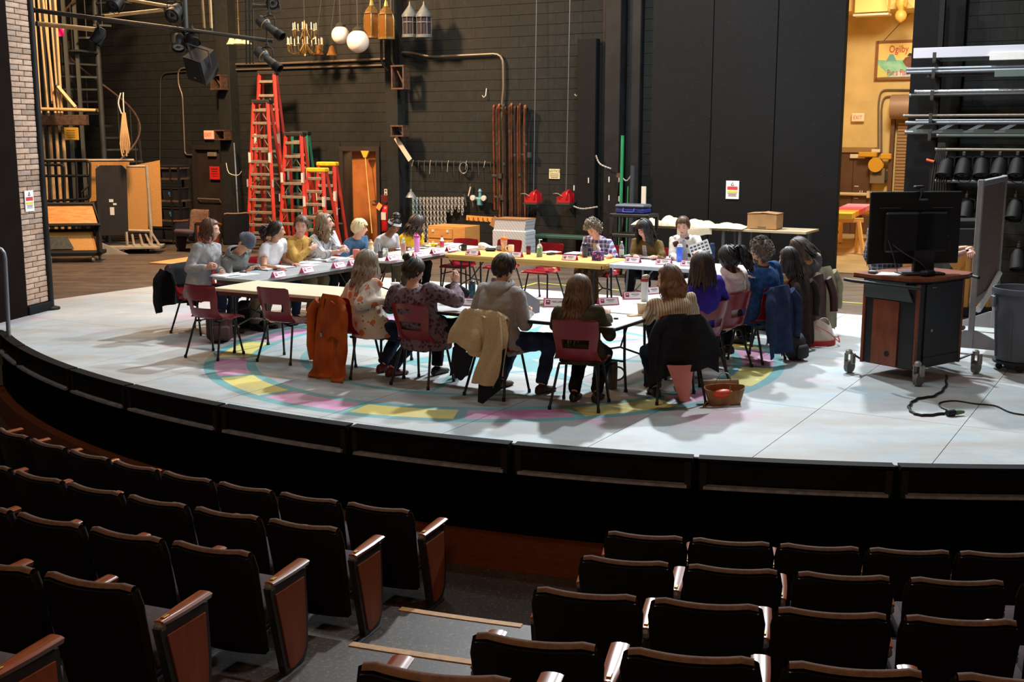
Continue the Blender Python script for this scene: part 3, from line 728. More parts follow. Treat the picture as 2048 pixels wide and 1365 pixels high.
def ik(S,T,l1,l2,pole,lim=1.0):
    d=T-S; L=d.length
    m_=(l1+l2)*lim
    if L>m_ and lim<.99:
        dz=max(-m_*.97,min(m_*.97,d.z)); hh=math.sqrt(m_*m_-dz*dz); f=Vector((d.x,d.y,0)); f=f.normalized()*hh if f.length>1e-6 else Vector((0,hh,0)); T=S+f+Vector((0,0,dz)); d=T-S; L=d.length
    if L>(l1+l2)*.995: d=d*((l1+l2)*.995/L); L=d.length; T=S+d
    a=(l1*l1-l2*l2+L*L)/(2*L); h=math.sqrt(max(0,l1*l1-a*a)); u=d/L; p=Vector(pole); p=p-u*p.dot(u)
    p=p.normalized() if p.length>1e-6 else u.orthogonal().normalized()
    return S+u*a+p*h,T
def hand(mb,W,d,nrm,side,curl=.5,mi=0,spread=1.0):
    """palm and five fingers from wrist W along d; nrm points out of the palm; side=+1 puts the thumb on +x"""
    d=d.normalized(); nrm=(nrm-d*nrm.dot(d)).normalized(); x=d.cross(nrm)*side
    R=Matrix((x,d,nrm)).transposed()
    def w(p): return W+R@Vector(p)
    mb.tube([w((0,-.02,0)),w((0,.01,0)),w((.002,.045,.002)),w((.003,.078,.003)),w((.003,.092,.004))],[.021,.026,.036,.038,.030],10,True,mi,side=nrm,fx=.42)
    for i,(ox,L,r,o0) in enumerate(((.029,.066,.0086,.084),(.010,.076,.0088,.090),(-.009,.070,.0084,.088),(-.026,.056,.0074,.080))):
        p=Vector((ox,o0-.018,.004)); th=.12+curl*.55; a=Vector((ox*.18*spread,math.cos(th),math.sin(th)))
        q=p+Vector((0,.016,0)); q1=q+a*L*.45; th2=th+curl*1.0; q2=q1+Vector((ox*.1,math.cos(th2),math.sin(th2)))*L*.32; th3=th2+curl*.8; q3=q2+Vector((0,math.cos(th3),math.sin(th3)))*L*.25
        mb.tube([w(p),w(q),w(q1),w(q2),w(q3)],[r,r*1.02,r*.97,r*.9,r*.62],6,True,mi)
    p=Vector((.024,.018,.004)); q=Vector((.044,.044,.014)); q1=Vector((.052-.012*curl,.070,.022+.012*curl)); q2=Vector((.050-.022*curl,.092,.026+.022*curl))
    mb.tube([w(p),w(q),w(q1),w(q2)],[.0125,.0115,.0098,.0066],6,True,mi)
    return w((0,.06,.03))
def hair_mesh(style,Lh,face=58,vol=.014,n=110,seed=1,wave=.006,fringe=0,csz=1.0):
    """scalp cap plus tapered locks, in head space. style: down | short | back | curly | crop"""
    rr=random.Random(seed); m=MB(); nu,nv=36,16
    hl={'down':-62,'short':-38,'back':-30,'curly':-45,'crop':-26}[style]
    def line(az):
        a=abs(az)
        if a<40: return 33-(.0 if not fringe else 14)
        if a<face: return 33+(12-33)*(a-40)/(face-40)
        if a<face+22: return 12+(-12-12)*(a-face)/22
        if a<125: return -12+(hl+12)*(a-face-22)/(103-face)
        return hl
    V=[];F=[]
    for j in range(nv+1):
        for i in range(nu):
            az=-180+360*i/nu; lo=line(az); el=lo+(90-lo)*(j/nv)
            p,d=cranium(az,el,1.0,.002+(vol if j>0 else .003)*(.55+.45*math.sin(PI*min(1,j/nv+.35)))); V.append(p)
    for j in range(nv):
        for i in range(nu): F.append([j*nu+i,j*nu+(i+1)%nu,(j+1)*nu+(i+1)%nu,(j+1)*nu+i])
    m.add(V,F)
    def lock(az0,el0,L,r,hang=True,swing=0):
        pts=[];az=az0;el=el0;l=0;last=None; ph=rr.uniform(0,6); bulge=vol+rr.uniform(-.003,.006)
        while l<L:
            if el>-8 or not hang:
                p,d=cranium(az,el,1.0,bulge); el-=11; az+=swing
                if not hang and el<line(az)-6: pts.append(p); break
            else:
                p=last+Vector((d.x*.004+wave*math.sin(ph+l*42),d.y*.004+wave*math.cos(ph*1.3+l*42),-.026)); 
            if last is not None: l+=(p-last).length
            pts.append(p); last=p
        if len(pts)<3: return
        k=len(pts); m.tube(pts,[r*(.55+.45*min(1,i/2)) if i<k*.6 else r*max(.18,1-((i-k*.6)/(k*.4))**1.5) for i in range(k)],5,True,side=pts[0],fx=.55)
    if style=='down':
        for i in range(n):
            az=rr.uniform(face,360-face)-0; az=az if az<=180 else az-360
            lock(az,rr.uniform(28,82),Lh*rr.uniform(.85,1.05),rr.uniform(.010,.016))
        for sg in(-1,1):
            for k in range(7): lock(sg*(face-6+3*k),70-3*k,Lh*rr.uniform(.9,1.0),.012)
    if style in('short','crop','back'):
        for i in range(n):
            az=rr.uniform(-180,180); lo=line(az)
            if style=='back': el=rr.uniform(lo+8,80); lock(az,el,.13,.009,False,swing=(8 if az>0 else -8))
            else: el=rr.uniform(lo+10,86); lock(az,el,Lh*rr.uniform(.8,1.2),rr.uniform(.008,.013),style=='short' and abs(az)>face)
    if fringe:
        for k in range(26):
            az=-44+88*k/25; lock(az*.75,74,.165+.012*rr.random(),.011,False,swing=az*.035)
    if style=='curly':
        for i in range(n):
            az=rr.uniform(-180,180); lo=line(az)-4; el=rr.uniform(lo,88); p,d=cranium(az,el,1.0,vol+rr.uniform(-.004,.012)); r0=rr.uniform(.014,.026)*csz
            a=d.orthogonal().normalized(); b=d.cross(a); q=[p+(a*math.cos(t)+b*math.sin(t))*r0*.7+d*(r0*.5*math.sin(t*.5)) for t in [rr.uniform(0,1)+.9*k for k in range(8)]]
            m.tube(q,[r0*.30]*2+[r0*.40]*4+[r0*.25]*2,5)
    return m
def person(key,label,hip,facing,head,shirt,pants,skin='fair',hair=None,hargs=None,hl='',scale=1.0,bulk=1.0,hy=0,hp=0,hr=0,lh=None,rh=None,lfoot=None,rfoot=None,sleeve=1.0,shoe=None,curl=(.5,.5),extras=(),smile=False,closed=False,palm=None,hands_fwd=None,hem=.06,stand=False,shoulder=0,legs=True,elb=(0,0),hipz=.515,beard=False,reach=.86,lean_back=.0,neckw=1.0):
    root=thing('person',label,'person',(hip[0],hip[1],0),math.radians(facing-90),'people seated around the ring of tables')
    Mi=Matrix.Rotation(-math.radians(facing-90),3,'Z')
    toL=lambda p: Mi@(Vector(p)-Vector((hip[0],hip[1],0)))
    Hc=toL(head); S=scale
    P=Vector((0,0,hipz)); ax=(Hc-P); up=ax.normalized()
    hd=(up*.35+Vector((0,0,1))*.65).normalized()
    # neck base below and slightly behind the head
    back=Vector((0,-.035-.0018*max(0,hp),0))
    N=Hc-hd*.150*S+back
    sp=N-P; L=sp.length; su=sp.normalized(); right=Vector((1,0,0)); right=(right-su*right.dot(su)).normalized(); right=Matrix.Rotation(math.radians(shoulder),3,su)@right; fwd=su.cross(right)
    fwd=-fwd if fwd.y<0 else fwd
    B=bulk
    def sc(t,bow=.03): return P+sp*t-fwd*(bow*math.sin(PI*min(1,max(0,t))))
    def torso(mb,add,t0,t1):
        prof=[(-.16,.150,.125),(-.05,.172,.135),(.08,.170,.125),(.25,.152,.112),(.45,.150,.112),(.65,.163,.118),(.80,.172,.110),(.90,.158,.092),(.97,.105,.072),(1.02,.062,.058)]
        pts=[q for q in prof if t0<=q[0]<=t1]; V=[];n=18
        for t,rx_,ry_ in pts:
            c=sc(t); k=B if t<.7 else (1+(B-1)*.6)
            for i in range(n):
                th=2*PI*i/n; cx,cy=math.cos(th),math.sin(th); V.append(c+right*(math.copysign(abs(cx)**.85,cx)*(rx_*k*S+add))+fwd*(math.copysign(abs(cy)**.9,cy)*(ry_*k*S+add)))
        F=[[j*n+i,j*n+(i+1)%n,(j+1)*n+(i+1)%n,(j+1)*n+i] for j in range(len(pts)-1) for i in range(n)]; F.append(list(range(n-1,-1,-1))); F.append([(len(pts)-1)*n+i for i in range(n)]); mb.add(V,F)
    ua,fa=.285*S,.255*S
    sh=[N-su*.040*S+right*(s*.172*S*(1+(B-1)*.5)) for s in(-1,1)]
    tg=[toL(lh) if lh is not None else Vector((-.16,.34,.78)),toL(rh) if rh is not None else Vector((.16,.34,.78))]
    EL=[];WR=[]
    for i,s in enumerate((-1,1)):
        e,w=ik(sh[i],tg[i],ua,fa,Vector((s*(.34+elb[i]),-.40,-.85)),reach); EL.append(e); WR.append(w)
    ft=[Vector(lfoot) if lfoot else Vector((-.12,.36,0)),Vector(rfoot) if rfoot else Vector((.12,.40,0))]
    hj=[Vector((s*.092*S*B,.0,hipz-.02)) for s in(-1,1)]; KN=[];AN=[]
    for i in range(2):
        k,a=ik(hj[i],ft[i]+Vector((0,0,.085)),.435*S,.42*S,Vector((ft[i].x*.6,1.2,1.0) if not stand else (0,1,0))); KN.append(k); AN.append(a)
    sk=MATS['skin_'+skin]
    # ---- body: one remeshed surface from pelvis, limbs and neck
    mb=MB(); torso(mb,-.004,-.2,1.05)
    mb.tube([N-su*.05,N,Hc-hd*.06],[.064*S*neckw,.055*S*neckw,.052*S*neckw],12)
    for i,s in enumerate((-1,1)):
        mb.tube([sh[i]-right*s*.05,sh[i],sh[i].lerp(EL[i],.4),EL[i]],[.052*S,.056*S*B,.047*S*B,.040*S],10); mb.tube([EL[i],EL[i].lerp(WR[i],.3),WR[i].lerp(EL[i],.1),WR[i]],[.040*S,.042*S,.029*S,.026*S],10)
        mb.tube([hj[i],hj[i].lerp(KN[i],.4),KN[i]],[.088*S*B,.078*S*B,.056*S],10); mb.tube([KN[i],KN[i].lerp(AN[i],.35),AN[i]],[.056*S,.054*S,.036*S],10)
        mb.ell(EL[i],(.040*S,)*3,None,8,6); mb.ell(KN[i],(.056*S,)*3,None,8,6)
    me=remesh(mb,'body',.0135,3); nb=len(me.polygons)
    # ---- head, hands joined into the same mesh
    hb=MB(); nu,nv=44,36; Rh=(Matrix.Rotation(math.radians(hr),3,'Y')); Rm=Matrix.Rotation(math.radians(-hy),3,'Z')@Matrix.Rotation(math.radians(-hp),3,'X')@Rh
    HM=lambda p: Hc+Rm@(Vector(p)*(S*1.07))
    V=[];F=[];MI=[]
    for j in range(nv+1):
        t=PI*j/nv
        for i in range(nu):
            q=2*PI*i/nu; V.append(HM(headfn((math.sin(t)*math.sin(q),math.sin(t)*math.cos(q),-math.cos(t)))))
    for j in range(nv):
        for i in range(nu):
            t=PI*(j+.5)/nv;q=2*PI*(i+.5)/nu; p=headfn((math.sin(t)*math.sin(q),math.sin(t)*math.cos(q),-math.cos(t)))
            lip=p.y>.05 and abs(p.x)<(.030 if smile else .024) and abs(p.z+.061-(6*p.x*p.x if smile else 0))<(.0085 if not smile else .0070)*(1-(p.x/.026)**2*.6)
            hb.add([V[j*nu+i],V[j*nu+(i+1)%nu],V[(j+1)*nu+(i+1)%nu],V[(j+1)*nu+i]],[(0,1,2,3)],2 if lip else 0)
    for s in(-1,1):
        hb.ell(HM((s*.075,-.006,-.008)),(.009*S,.020*S,.032*S),Rm@Matrix.Rotation(math.radians(s*14),3,'Z'),10,8,0)
        hb.ell(HM((s*.031,.0765,.004)),(.0130*S,.0085*S,.0047*S if not closed else .0022),Rm,10,8,1 if not closed else 4)
        hb.ell(HM((s*.031,.0838,.003)),(.0060*S,.0034*S,.0048*S if not closed else .0016),Rm,8,6,4)
        hb.tube([HM((s*.014,.0875,.024)),HM((s*.030,.0895,.030)),HM((s*.046,.079,.025))],[.0026,.0034,.0018],6,True,5)
    if beard:
        for k in range(60):
            az=rnd.uniform(-75,75); el=rnd.uniform(-62,-34); p,d=cranium(az,el,1.0,.004); hb.ell(HM(p),(.009,.009,.012),None,6,4,5)
    hd_dir=[]
    for i,s in enumerate((-1,1)):
        d=(WR[i]-EL[i]).normalized(); 
        if hands_fwd and hands_fwd[i] is not None: d=(Vector(hands_fwd[i])).normalized()
        nr=Vector(palm[i]) if palm and palm[i] is not None else Vector((0,0.05,-1)); hand(hb,WR[i]-d*.004,d,nr,s if nr.z<.5 else s,curl[i],0)
    hm=hb.mesh('h',[sk]*6,0); b=bmesh.new(); b.from_mesh(me); b.from_mesh(hm); bmesh.ops.remove_doubles(b,verts=[v for v in b.verts if v.index>=len(me.vertices)] if False else [],dist=1e-6); b.to_mesh(me); b.free()
    for q in (sk,M_EYEW,M_LIP if skin not in('dark','brown') else M_LIPD,M_MOUTH,M_IRIS,hair or H_DK): me.materials.append(q)
    mi=[0]*nb+list(hb.M); me.polygons.foreach_set('material_index',mi); me.polygons.foreach_set('use_smooth',[True]*len(mi)); bpy.data.meshes.remove(hm)
    # weld the head grid so that it shades smoothly
    b=bmesh.new(); b.from_mesh(me); bmesh.ops.remove_doubles(b,verts=b.verts,dist=.0004); b.to_mesh(me); b.free()
    bo=bpy.data.objects.new('body',me); COL.objects.link(bo); bo.parent=root
    # ---- clothes
    wr=lambda co,k,a: a*noise.noise(co*k)+a*.5*noise.noise(co*k*2.3+Vector((3,1,7)))
    mb=MB(); torso(mb,.014,-.2,1.03)
    sl=sleeve
    for i,s in enumerate((-1,1)):
        mb.tube([sh[i]-right*s*.06,sh[i],sh[i].lerp(EL[i],min(1,.5*min(sl*2,1) if sl<.5 else .5)),sh[i].lerp(EL[i],min(1,sl*2))],[.058*S*B,.062*S*B,.060*S*B,.055*S*B if sl>=.5 else .066*S],12)
        if sl>.5:
            e=EL[i].lerp(WR[i],min(1,(sl-.5)*2)*.97); mb.ell(EL[i],(.055*S*B,)*3,None,8,6); mb.tube([EL[i],EL[i].lerp(e,.3),EL[i].lerp(e,.85),e],[.055*S*B,.055*S*B,.043*S,.037*S],12)
    # hem falling over the hips
    if hem>0: mb.tube([sc(.16),sc(.02)+Vector((0,.006,0)),sc(-.05)+Vector((0,.01,0)),sc(-.05)+Vector((0,.012,-hem))],[.150*S*B,.160*S*B,.168*S*B,.174*S*B],18,True,side=right,fx=1.16)
    sm=remesh(mb,'shirt',.0125,3,lambda co: wr(co,9,.010)); sm.materials.append(shirt); so=bpy.data.objects.new('shirt',sm); COL.objects.link(so); so.parent=root
    if legs:
        mb=MB()
        mb.tube([P+Vector((0,-.01,.07)),P+Vector((0,0,-.0)),P+Vector((0,.01,-.075))],[.165*S*B,.178*S*B,.155*S*B],16,True,side=(1,0,0),fx=1.0) if stand else mb.tube([P+Vector((0,-.02,.08)),P+Vector((0,0,-.0)),P+Vector((0,.02,-.07))],[.112*S*B,.122*S*B,.115*S*B],16,True,side=(1,0,0),fx=1.36)
        for i in range(2):
            mb.tube([hj[i],hj[i].lerp(KN[i],.4),KN[i]],[.100*S*B,.090*S*B,.070*S*B],12); mb.ell(KN[i],(.070*S*B,)*3,None,10,8); mb.tube([KN[i],KN[i].lerp(AN[i],.4),AN[i].lerp(KN[i],.02)],[.069*S*B,.066*S,.060*S],12)
        tm=remesh(mb,'trousers',.0135,3,lambda co: wr(co,11,.009)); tm.materials.append(pants); to=bpy.data.objects.new('trousers',tm); COL.objects.link(to); to.parent=root
        for i in range(2):
            a=AN[i]; d=Vector((ft[i].x*.25,1,0)).normalized(); sd=Vector((d.y,-d.x,0)); q=MB(); V=[];n=12
            for y,w,h,z in((-.065,.026,.05,.0),(-.05,.036,.085,.0),(.0,.040,.10,.0),(.06,.043,.075,0),(.12,.046,.055,0),(.17,.040,.045,0),(.195,.022,.032,0)):
                for k in range(n):
                    th=2*PI*k/n; V.append(Vector((a.x,a.y,max(0.0,a.z-.085)))+d*y*S+sd*(w*S*math.cos(th))+Vector((0,0,max(.004,h*.5+h*.5*math.sin(th)))))
            F=[[j*n+k,j*n+(k+1)%n,(j+1)*n+(k+1)%n,(j+1)*n+k] for j in range(6) for k in range(n)]; F.append(list(range(n-1,-1,-1))); F.append([6*n+k for k in range(n)]); q.add(V,F); q.build('shoe',shoe or M_SHOE,root,60)
    # ---- hair
    if hair and hargs is not None:
        hmx=hair_mesh(**hargs); hmx.V=[HM(v) for v in hmx.V]; o=hmx.build('hair',hair,root,70)
        if hl: o['label']=hl
    ctx=dict(root=root,HM=HM,Rm=Rm,Hc=Hc,N=N,su=su,right=right,fwd=fwd,sc=sc,S=S,sh=sh,EL=EL,WR=WR,B=B,KN=KN,AN=AN,hair=hair)
    for fn,kw in extras: fn(ctx,**kw)
    return root,ctx
# ---------------------------------------------------------------- worn pieces
def glasses(c,m=None,r=.021):
    q=MB(); HM=c['HM']
    for s in(-1,1):
        pts=[HM((s*.031+r*1.15*math.cos(t),.0945-.012*abs(s*.031+r*math.cos(t))/.05,.002+r*.85*math.sin(t))) for t in [2*PI*k/14 for k in range(15)]]; q.tube(pts,.0018,5)
        q.tube([HM((s*.055,.086,.006)),HM((s*.074,.03,.004)),HM((s*.076,-.012,-.002))],.0016,5)
    q.tube([HM((-.009,.097,.006)),HM((.009,.097,.006))],.0016,5); q.build('glasses',m or M_SPECS,c['root'],50)
def beanie(c,m=None):
    q=MB(); HM=c['HM']; V=[];nu=28
    prof=[(4,.010),(4,.018),(16,.020),(20,.013),(40,.014),(58,.016),(75,.018),(90,.020)]
    for el,ad in prof:
        for i in range(nu):
            p,d=cranium(360*i/nu,el-4*math.cos(2*PI*i/nu+PI)*(1 if el<30 else 0),1.0,ad); V.append(HM(p))
    q.add(V,[[j*nu+i,j*nu+(i+1)%nu,(j+1)*nu+(i+1)%nu,(j+1)*nu+i] for j in range(len(prof)-1) for i in range(nu)]); q.build('beanie',m,c['root'],60)
def headband(c,m=None,w=.03,tilt=0,el=26):
    q=MB(); HM=c['HM']; nu=30; V=[]
    for k,(e,ad) in enumerate(((el-8,.010),(el-7,.020),(el+7,.020),(el+8,.010))):
        for i in range(nu):
            az=360*i/nu; p,d=cranium(az,e+tilt*math.cos(math.radians(az)),1.0,ad); V.append(HM(p))
    q.add(V,[[j*nu+i,j*nu+(i+1)%nu,(j+1)*nu+(i+1)%nu,(j+1)*nu+i] for j in range(3) for i in range(nu)]); q.build('headband',m,c['root'],50)
def bun(c,az=180,el=40,r=.036,out=.03):
    q=MB(); p,d=cranium(az,el,1.0,out); HM=c['HM']; q.ell(HM(p),(r,r,r*.9),None,14,10); rr=random.Random(4); o=d.orthogonal().normalized(); b=d.cross(o)
    for k in range(14):
        t0=rr.uniform(0,6); ph=rr.uniform(-.8,.8); q.tube([HM(p+(o*math.cos(t0+t)+b*math.sin(t0+t))*r*.86*math.cos(ph)+d*r*.8*math.sin(ph)) for t in (0,.5,1,1.5,2,2.5)],[.004,.008,.010,.010,.008,.004],5)
    q.build('hair_bun',c['hair'],c['root'],60)
def ponytail(c,az=180,el=35,L=.26,r=.030,out=.02,n=26,wave=.01,drop=(0,-.03),thick=1.0):
    q=MB(); HM=c['HM']; p,d=cranium(az,el,1.0,out); rr=random.Random(5); H0=HM(p); dd=c['Rm']@d
    for k in range(n):
        o=Vector((rr.uniform(-1,1),rr.uniform(-1,1),rr.uniform(-.5,.5)))*r*.8; ph=rr.uniform(0,6); l=L*rr.uniform(.75,1.05); pts=[]
        for i in range(9):
            t=i/8; pts.append(H0+dd*(.035*math.sin(min(1,t*3)*PI/2))+Vector((drop[0]*t,drop[1]*t,.012*math.sin(min(1,t*4)*PI)-l*max(0,t-.08)))+o*(.4+.9*math.sin(PI*min(1,t*.9+.1)))+Vector((wave*math.sin(ph+t*9),wave*math.cos(ph+t*8),0)))
        q.tube(pts,[.006]+[.011*thick]*6+[.007,.003],5)
    q.build('ponytail',c['hair'],c['root'],60)
def hood(c,m):
    q=MB(); N,su,right,fwd=c['N'],c['su'],c['right'],c['fwd']; S=c['S']
    def f(u,v):
        th=-PI*.80+PI*1.6*u; rad=.080+.055*math.sin(PI*v)*(.55+.45*math.cos(th)); z=.045-.11*v*(.35+.65*max(0,math.cos(th)))
        return N+right*(math.sin(th)*(rad+.012)*S)-fwd*((math.cos(th)*(rad+.02*v)-.012)*S)+su*(z*S+.010*math.sin(th*3+v*5))
    q.grid(f,24,8,.012); o=q.build('hood',m,c['root'],70); recalc(o.data)
def collar(c,m,r=.066,h=.035,open_=.25,flare=.02,drop=0):
    q=MB(); N,su,right,fwd=c['N'],c['su'],c['right'],c['fwd']; S=c['S']
    def f(u,v):
        th=-PI*(1-open_)+2*PI*(1-open_)*u if open_>0 else 2*PI*u; rad=r+flare*(1-v)*.6+.022*(1-v)**2*max(0,math.cos(th))-.010*(1-v)*max(0,-math.cos(th)); return N+right*(math.sin(th)*rad*S)-fwd*((math.cos(th)*rad-.012)*S)+su*((-.058+(h+.036)*v-drop*max(0,-math.cos(th)))*S)
    q.grid(f,20,4,.006); o=q.build('collar',m,c['root'],60); recalc(o.data)
def placket(c,m,w=.016,x=0,t0=.1,t1=.95):
    q=MB(); pts=[]
    prof=[(.0,.150),(.25,.128),(.45,.127),(.65,.132),(.80,.124),(.93,.098)]
    for t,ry in prof: pts.append(c['sc'](t)+c['fwd']*((ry+.004)*c['S']*(c['B'] if t<.7 else 1+(c['B']-1)*.6))+c['right']*x)
    q.tube(pts,w,6,True,side=c['fwd'],fx=.3); q.build('placket',m,c['root'],60)
def buttons(c,m,n=5,x=0):
    for k in range(n):
        t=.15+.7*k/(n-1); ry=.128 if t>.2 else .145
        q=MB(); q.ell(c['sc'](t)+c['fwd']*((ry+.012)*c['S']*c['B'])+c['right']*x,(.007,.005,.007),None,8,5); q.build('button',m,c['root'],50)
def lanyard(c,m):
    q=MB(); N=c['N']; q.tube(bez([N-c['right']*.07-c['su']*.01,N-c['right']*.07+c['fwd']*.10-c['su']*.08,c['sc'](.55)+c['fwd']*.145-c['right']*.02,c['sc'](.3)+c['fwd']*.14],14),.004,5); q.tube(bez([N+c['right']*.07-c['su']*.01,N+c['right']*.07+c['fwd']*.10-c['su']*.08,c['sc'](.55)+c['fwd']*.145+c['right']*.02,c['sc'](.3)+c['fwd']*.14],14),.004,5); q.build('lanyard',m,c['root'],50)
def wristband(c,m,i=0):
    q=MB(); a=c['WR'][i]; b=a.lerp(c['EL'][i],.12); q.tube([b,a.lerp(c['EL'][i],.02)],[.033,.031],12,False); q.build('wristband',m,c['root'],50)
M_SPECS=mat('spectacle_frame',(30,24,24),.3); M_SHOE=mat('black_shoe',(26,24,24),.5); M_BOOT=mat('brown_boot',(58,42,32),.7,var=.2); M_RSHOE=mat('maroon_shoe',(96,30,38),.5); M_WSHOE=mat('white_shoe',(190,188,184),.6)
def fabric(name,rgb,var=.12,scale=40,rough=.9,bump=.35,rgb2=None): return mat(name,rgb,rough,var=var,scale=scale,bump=bump,bscale=120,spec=.2,rgb2=rgb2)
F_GREY=fabric('grey_knit',(168,166,168)); F_HOOD1=fabric('sage_grey_fleece',(120,124,122)); F_WHITE=fabric('white_cotton',(222,220,222),.05); F_MUST=fabric('mustard_knit',(190,148,76),.15,60); F_BLUEP=fabric('steel_blue_cotton',(66,98,132)); F_LGREY=fabric('light_grey_jersey',(178,178,182),.08); F_YEL=fabric('yellow_wool',(226,186,40),.12,50); F_PUR=fabric('purple_cotton',(56,42,150),.12,12); F_PINKH=fabric('pale_pink_fleece',(206,184,180),.08); F_BLUEF=fabric('blue_fleece',(38,72,122),.3,22); F_TAN=fabric('tan_knit',(176,150,108),.15,50); F_CHAR=fabric('charcoal_jersey',(92,92,98),.1); F_GHOOD=fabric('grey_hoodie_cotton',(164,160,158),.08); F_OLIVE=fabric('olive_canvas',(62,58,40),.2,14); F_TEE=fabric('cream_tee',(200,190,172))
F_DENIM=fabric('dark_denim',(34,44,70),.3,60); F_JEAN=fabric('washed_denim',(50,68,102),.5,7,rgb2=(30,42,68)); F_BLKT=fabric('black_trouser',(22,22,26),.2); F_KHAKI=fabric('khaki_trouser',(112,98,74),.12); F_BRTR=fabric('brown_trouser',(88,62,36),.15); F_BEANIE=fabric('grey_ribbed_wool',(92,98,110),.2,60); F_BAND=fabric('pale_headband',(206,212,222),.05)
def plaid(name,base,c1,c2,sc=18):
    g=NT(name,.9); x,y,z=g.sep(g.obj())
    def stripe(v,f,w,o=0): return g.math('LESS_THAN',g.math('FRACT',g.math('ADD',g.math('MULTIPLY',v,f),o)),w)
    c=g.mix(g.math('MULTIPLY',stripe(x,sc,.38),.7),base,c1); c=g.mix(g.math('MULTIPLY',stripe(z,sc,.38),.6),c,c1); c=g.mix(g.math('MULTIPLY',stripe(x,sc,.12,.4),.8),c,c2); c=g.mix(g.math('MULTIPLY',stripe(z,sc,.12,.4),.8),c,c2); c=g.mix(g.math('MULTIPLY',stripe(z,sc,.07,.75),.8),c,(230,230,236)); c=g.mix(g.math('MULTIPLY',stripe(x,sc,.07,.75),.8),c,(230,230,236)); return g.done(c)
def stripes(name,base,c1,f=30,w=.4,axis='x',c2=None):
    g=NT(name,.9); s=g.sep(g.obj()); v=s[{'x':0,'y':1,'z':2}[axis]]; c=g.mix(g.math('LESS_THAN',g.math('FRACT',g.math('MULTIPLY',v,f)),w),base,c1)
    if c2: c=g.mix(g.math('LESS_THAN',g.math('FRACT',g.math('MULTIPLY',v,f*.5)),w*.3),c,c2)
    return g.done(c)
def blotch(name,base,cs,sc=9,th=.30,leaf=None):
    g=NT(name,.85); o=g.obj(); c=base
    for k,(cc,t,s2) in enumerate(cs):
        v=g.n('TexVoronoi'); mp=g.n('Mapping'); g.put(mp.inputs[0],o); mp.inputs['Location'].default_value=(k*3.3,k*1.7,k*.9); nz=g.n('TexNoise'); g.put(nz.inputs['Vector'],o); nz.inputs['Scale'].default_value=30
        ad=g.n('Mix',data_type='VECTOR'); ad.inputs[0].default_value=.03; g.put(ad.inputs[4],mp.outputs[0]); g.put(ad.inputs[5],nz.outputs['Color']); g.put(v.inputs['Vector'],ad.outputs[1]); v.inputs['Scale'].default_value=s2; v.inputs['Randomness'].default_value=.9
        c=g.mix(g.math('LESS_THAN',v.outputs['Distance'],t),c,cc)
    return g.done(c if isinstance(c,bpy.types.NodeSocket) else base)
F_PLAID=plaid('blue_red_plaid',(60,74,120),(150,160,190),(140,50,66),16); F_FLOR=blotch('floral_print',(216,204,190),[((132,120,92),.16,16),((206,116,74),.30,7.5),((150,66,50),.12,7.5)]); F_BURG=blotch('burgundy_speckle',(110,92,104),[((70,34,46),.42,26),((150,140,150),.16,60)]); F_STRB=stripes('cream_stripe',(206,190,164),(158,132,102),44,.42,'x'); F_STRC=stripes('grey_stripe',(206,204,206),(128,128,142),34,.22,'x'); F_HEART=blotch('heart_cardigan',(222,216,206),[((74,36,36),.30,7.0),((110,140,190),.14,7.0)]); F_CORD=stripes('olive_corduroy',(120,94,44),(84,64,28),90,.45,'x'); F_GING=plaid('black_white_check',(225,225,225),(30,30,30),(60,60,60),30)
def hd(u,v,Y): return dp(u,v,Y)
def hip_of(k,f=.02):
    x,y,a=CH_[k]; a=math.radians(a); return (x+f*math.cos(a),y+f*math.sin(a))
def tp(u,v,z=.80): return fl(u,v,z)
C=lambda k:CH_[k][2]
# left side, from the brick pillar end
person(1,'young man with shaggy brown hair in a pale grey sweater, hands held together',hip_of(1),C(1),hd(421,461,14.30),F_GREY,F_DENIM,'pink',H_BROWN,dict(style='down',Lh=.175,face=66,vol=.020,n=120,seed=3,wave=.012),lh=dp(449,548,14.02),rh=dp(414,535,13.98),hy=-16,hp=0,curl=(.9,.9),palm=((1,0,0),(-1,0,0)),extras=[(collar,dict(m=F_GREY,h=.03,open_=0))],scale=1.04)
person(2,'person in a grey knit beanie and sage fleece writing with head bowed',hip_of(2),C(2),hd(492,484,14.35),F_HOOD1,F_KHAKI,'tan',H_DK,dict(style='crop',Lh=.03,n=30,seed=4,vol=.004),hp=58,hy=-4,lh=tp(520,535,.765),rh=tp(492,543,.765),closed=True,curl=(.8,.3),extras=[(beanie,dict(m=F_BEANIE)),(hood,dict(m=F_HOOD1))],scale=1.02)
person(3,'woman with a dark curly ponytail in a white short sleeved shirt',hip_of(3),C(3),hd(553,462,15.0),F_WHITE,F_DENIM,'tan',H_DK,dict(style='back',Lh=.1,n=120,seed=5,vol=.012),hy=-34,lh=tp(588,527,.765),rh=tp(555,536,.765),sleeve=.26,curl=(.3,.25),extras=[(ponytail,dict(el=20,L=.20,wave=.02,r=.04)),(collar,dict(m=F_WHITE,flare=.03)),(buttons,dict(m=F_WHITE))],scale=.97)
person(4,'smiling man in a mustard cardigan with folded arms',hip_of(4),C(4),hd(603,452,15.45),F_MUST,F_KHAKI,'pink',H_BROWN,dict(style='crop',Lh=.05,n=150,seed=6,vol=.014),hy=56,hp=4,hr=-5,smile=True,lh=dp(585,500,15.32),rh=dp(622,496,15.30),palm=((0,-1,0),(0,-1,0)),hands_fwd=((1,.1,.0),(-1,.1,.1)),curl=(.3,.3),elb=(.8,.8),extras=[(collar,dict(m=F_MUST,flare=.012)),(placket,dict(m=F_MUST))],scale=1.04)
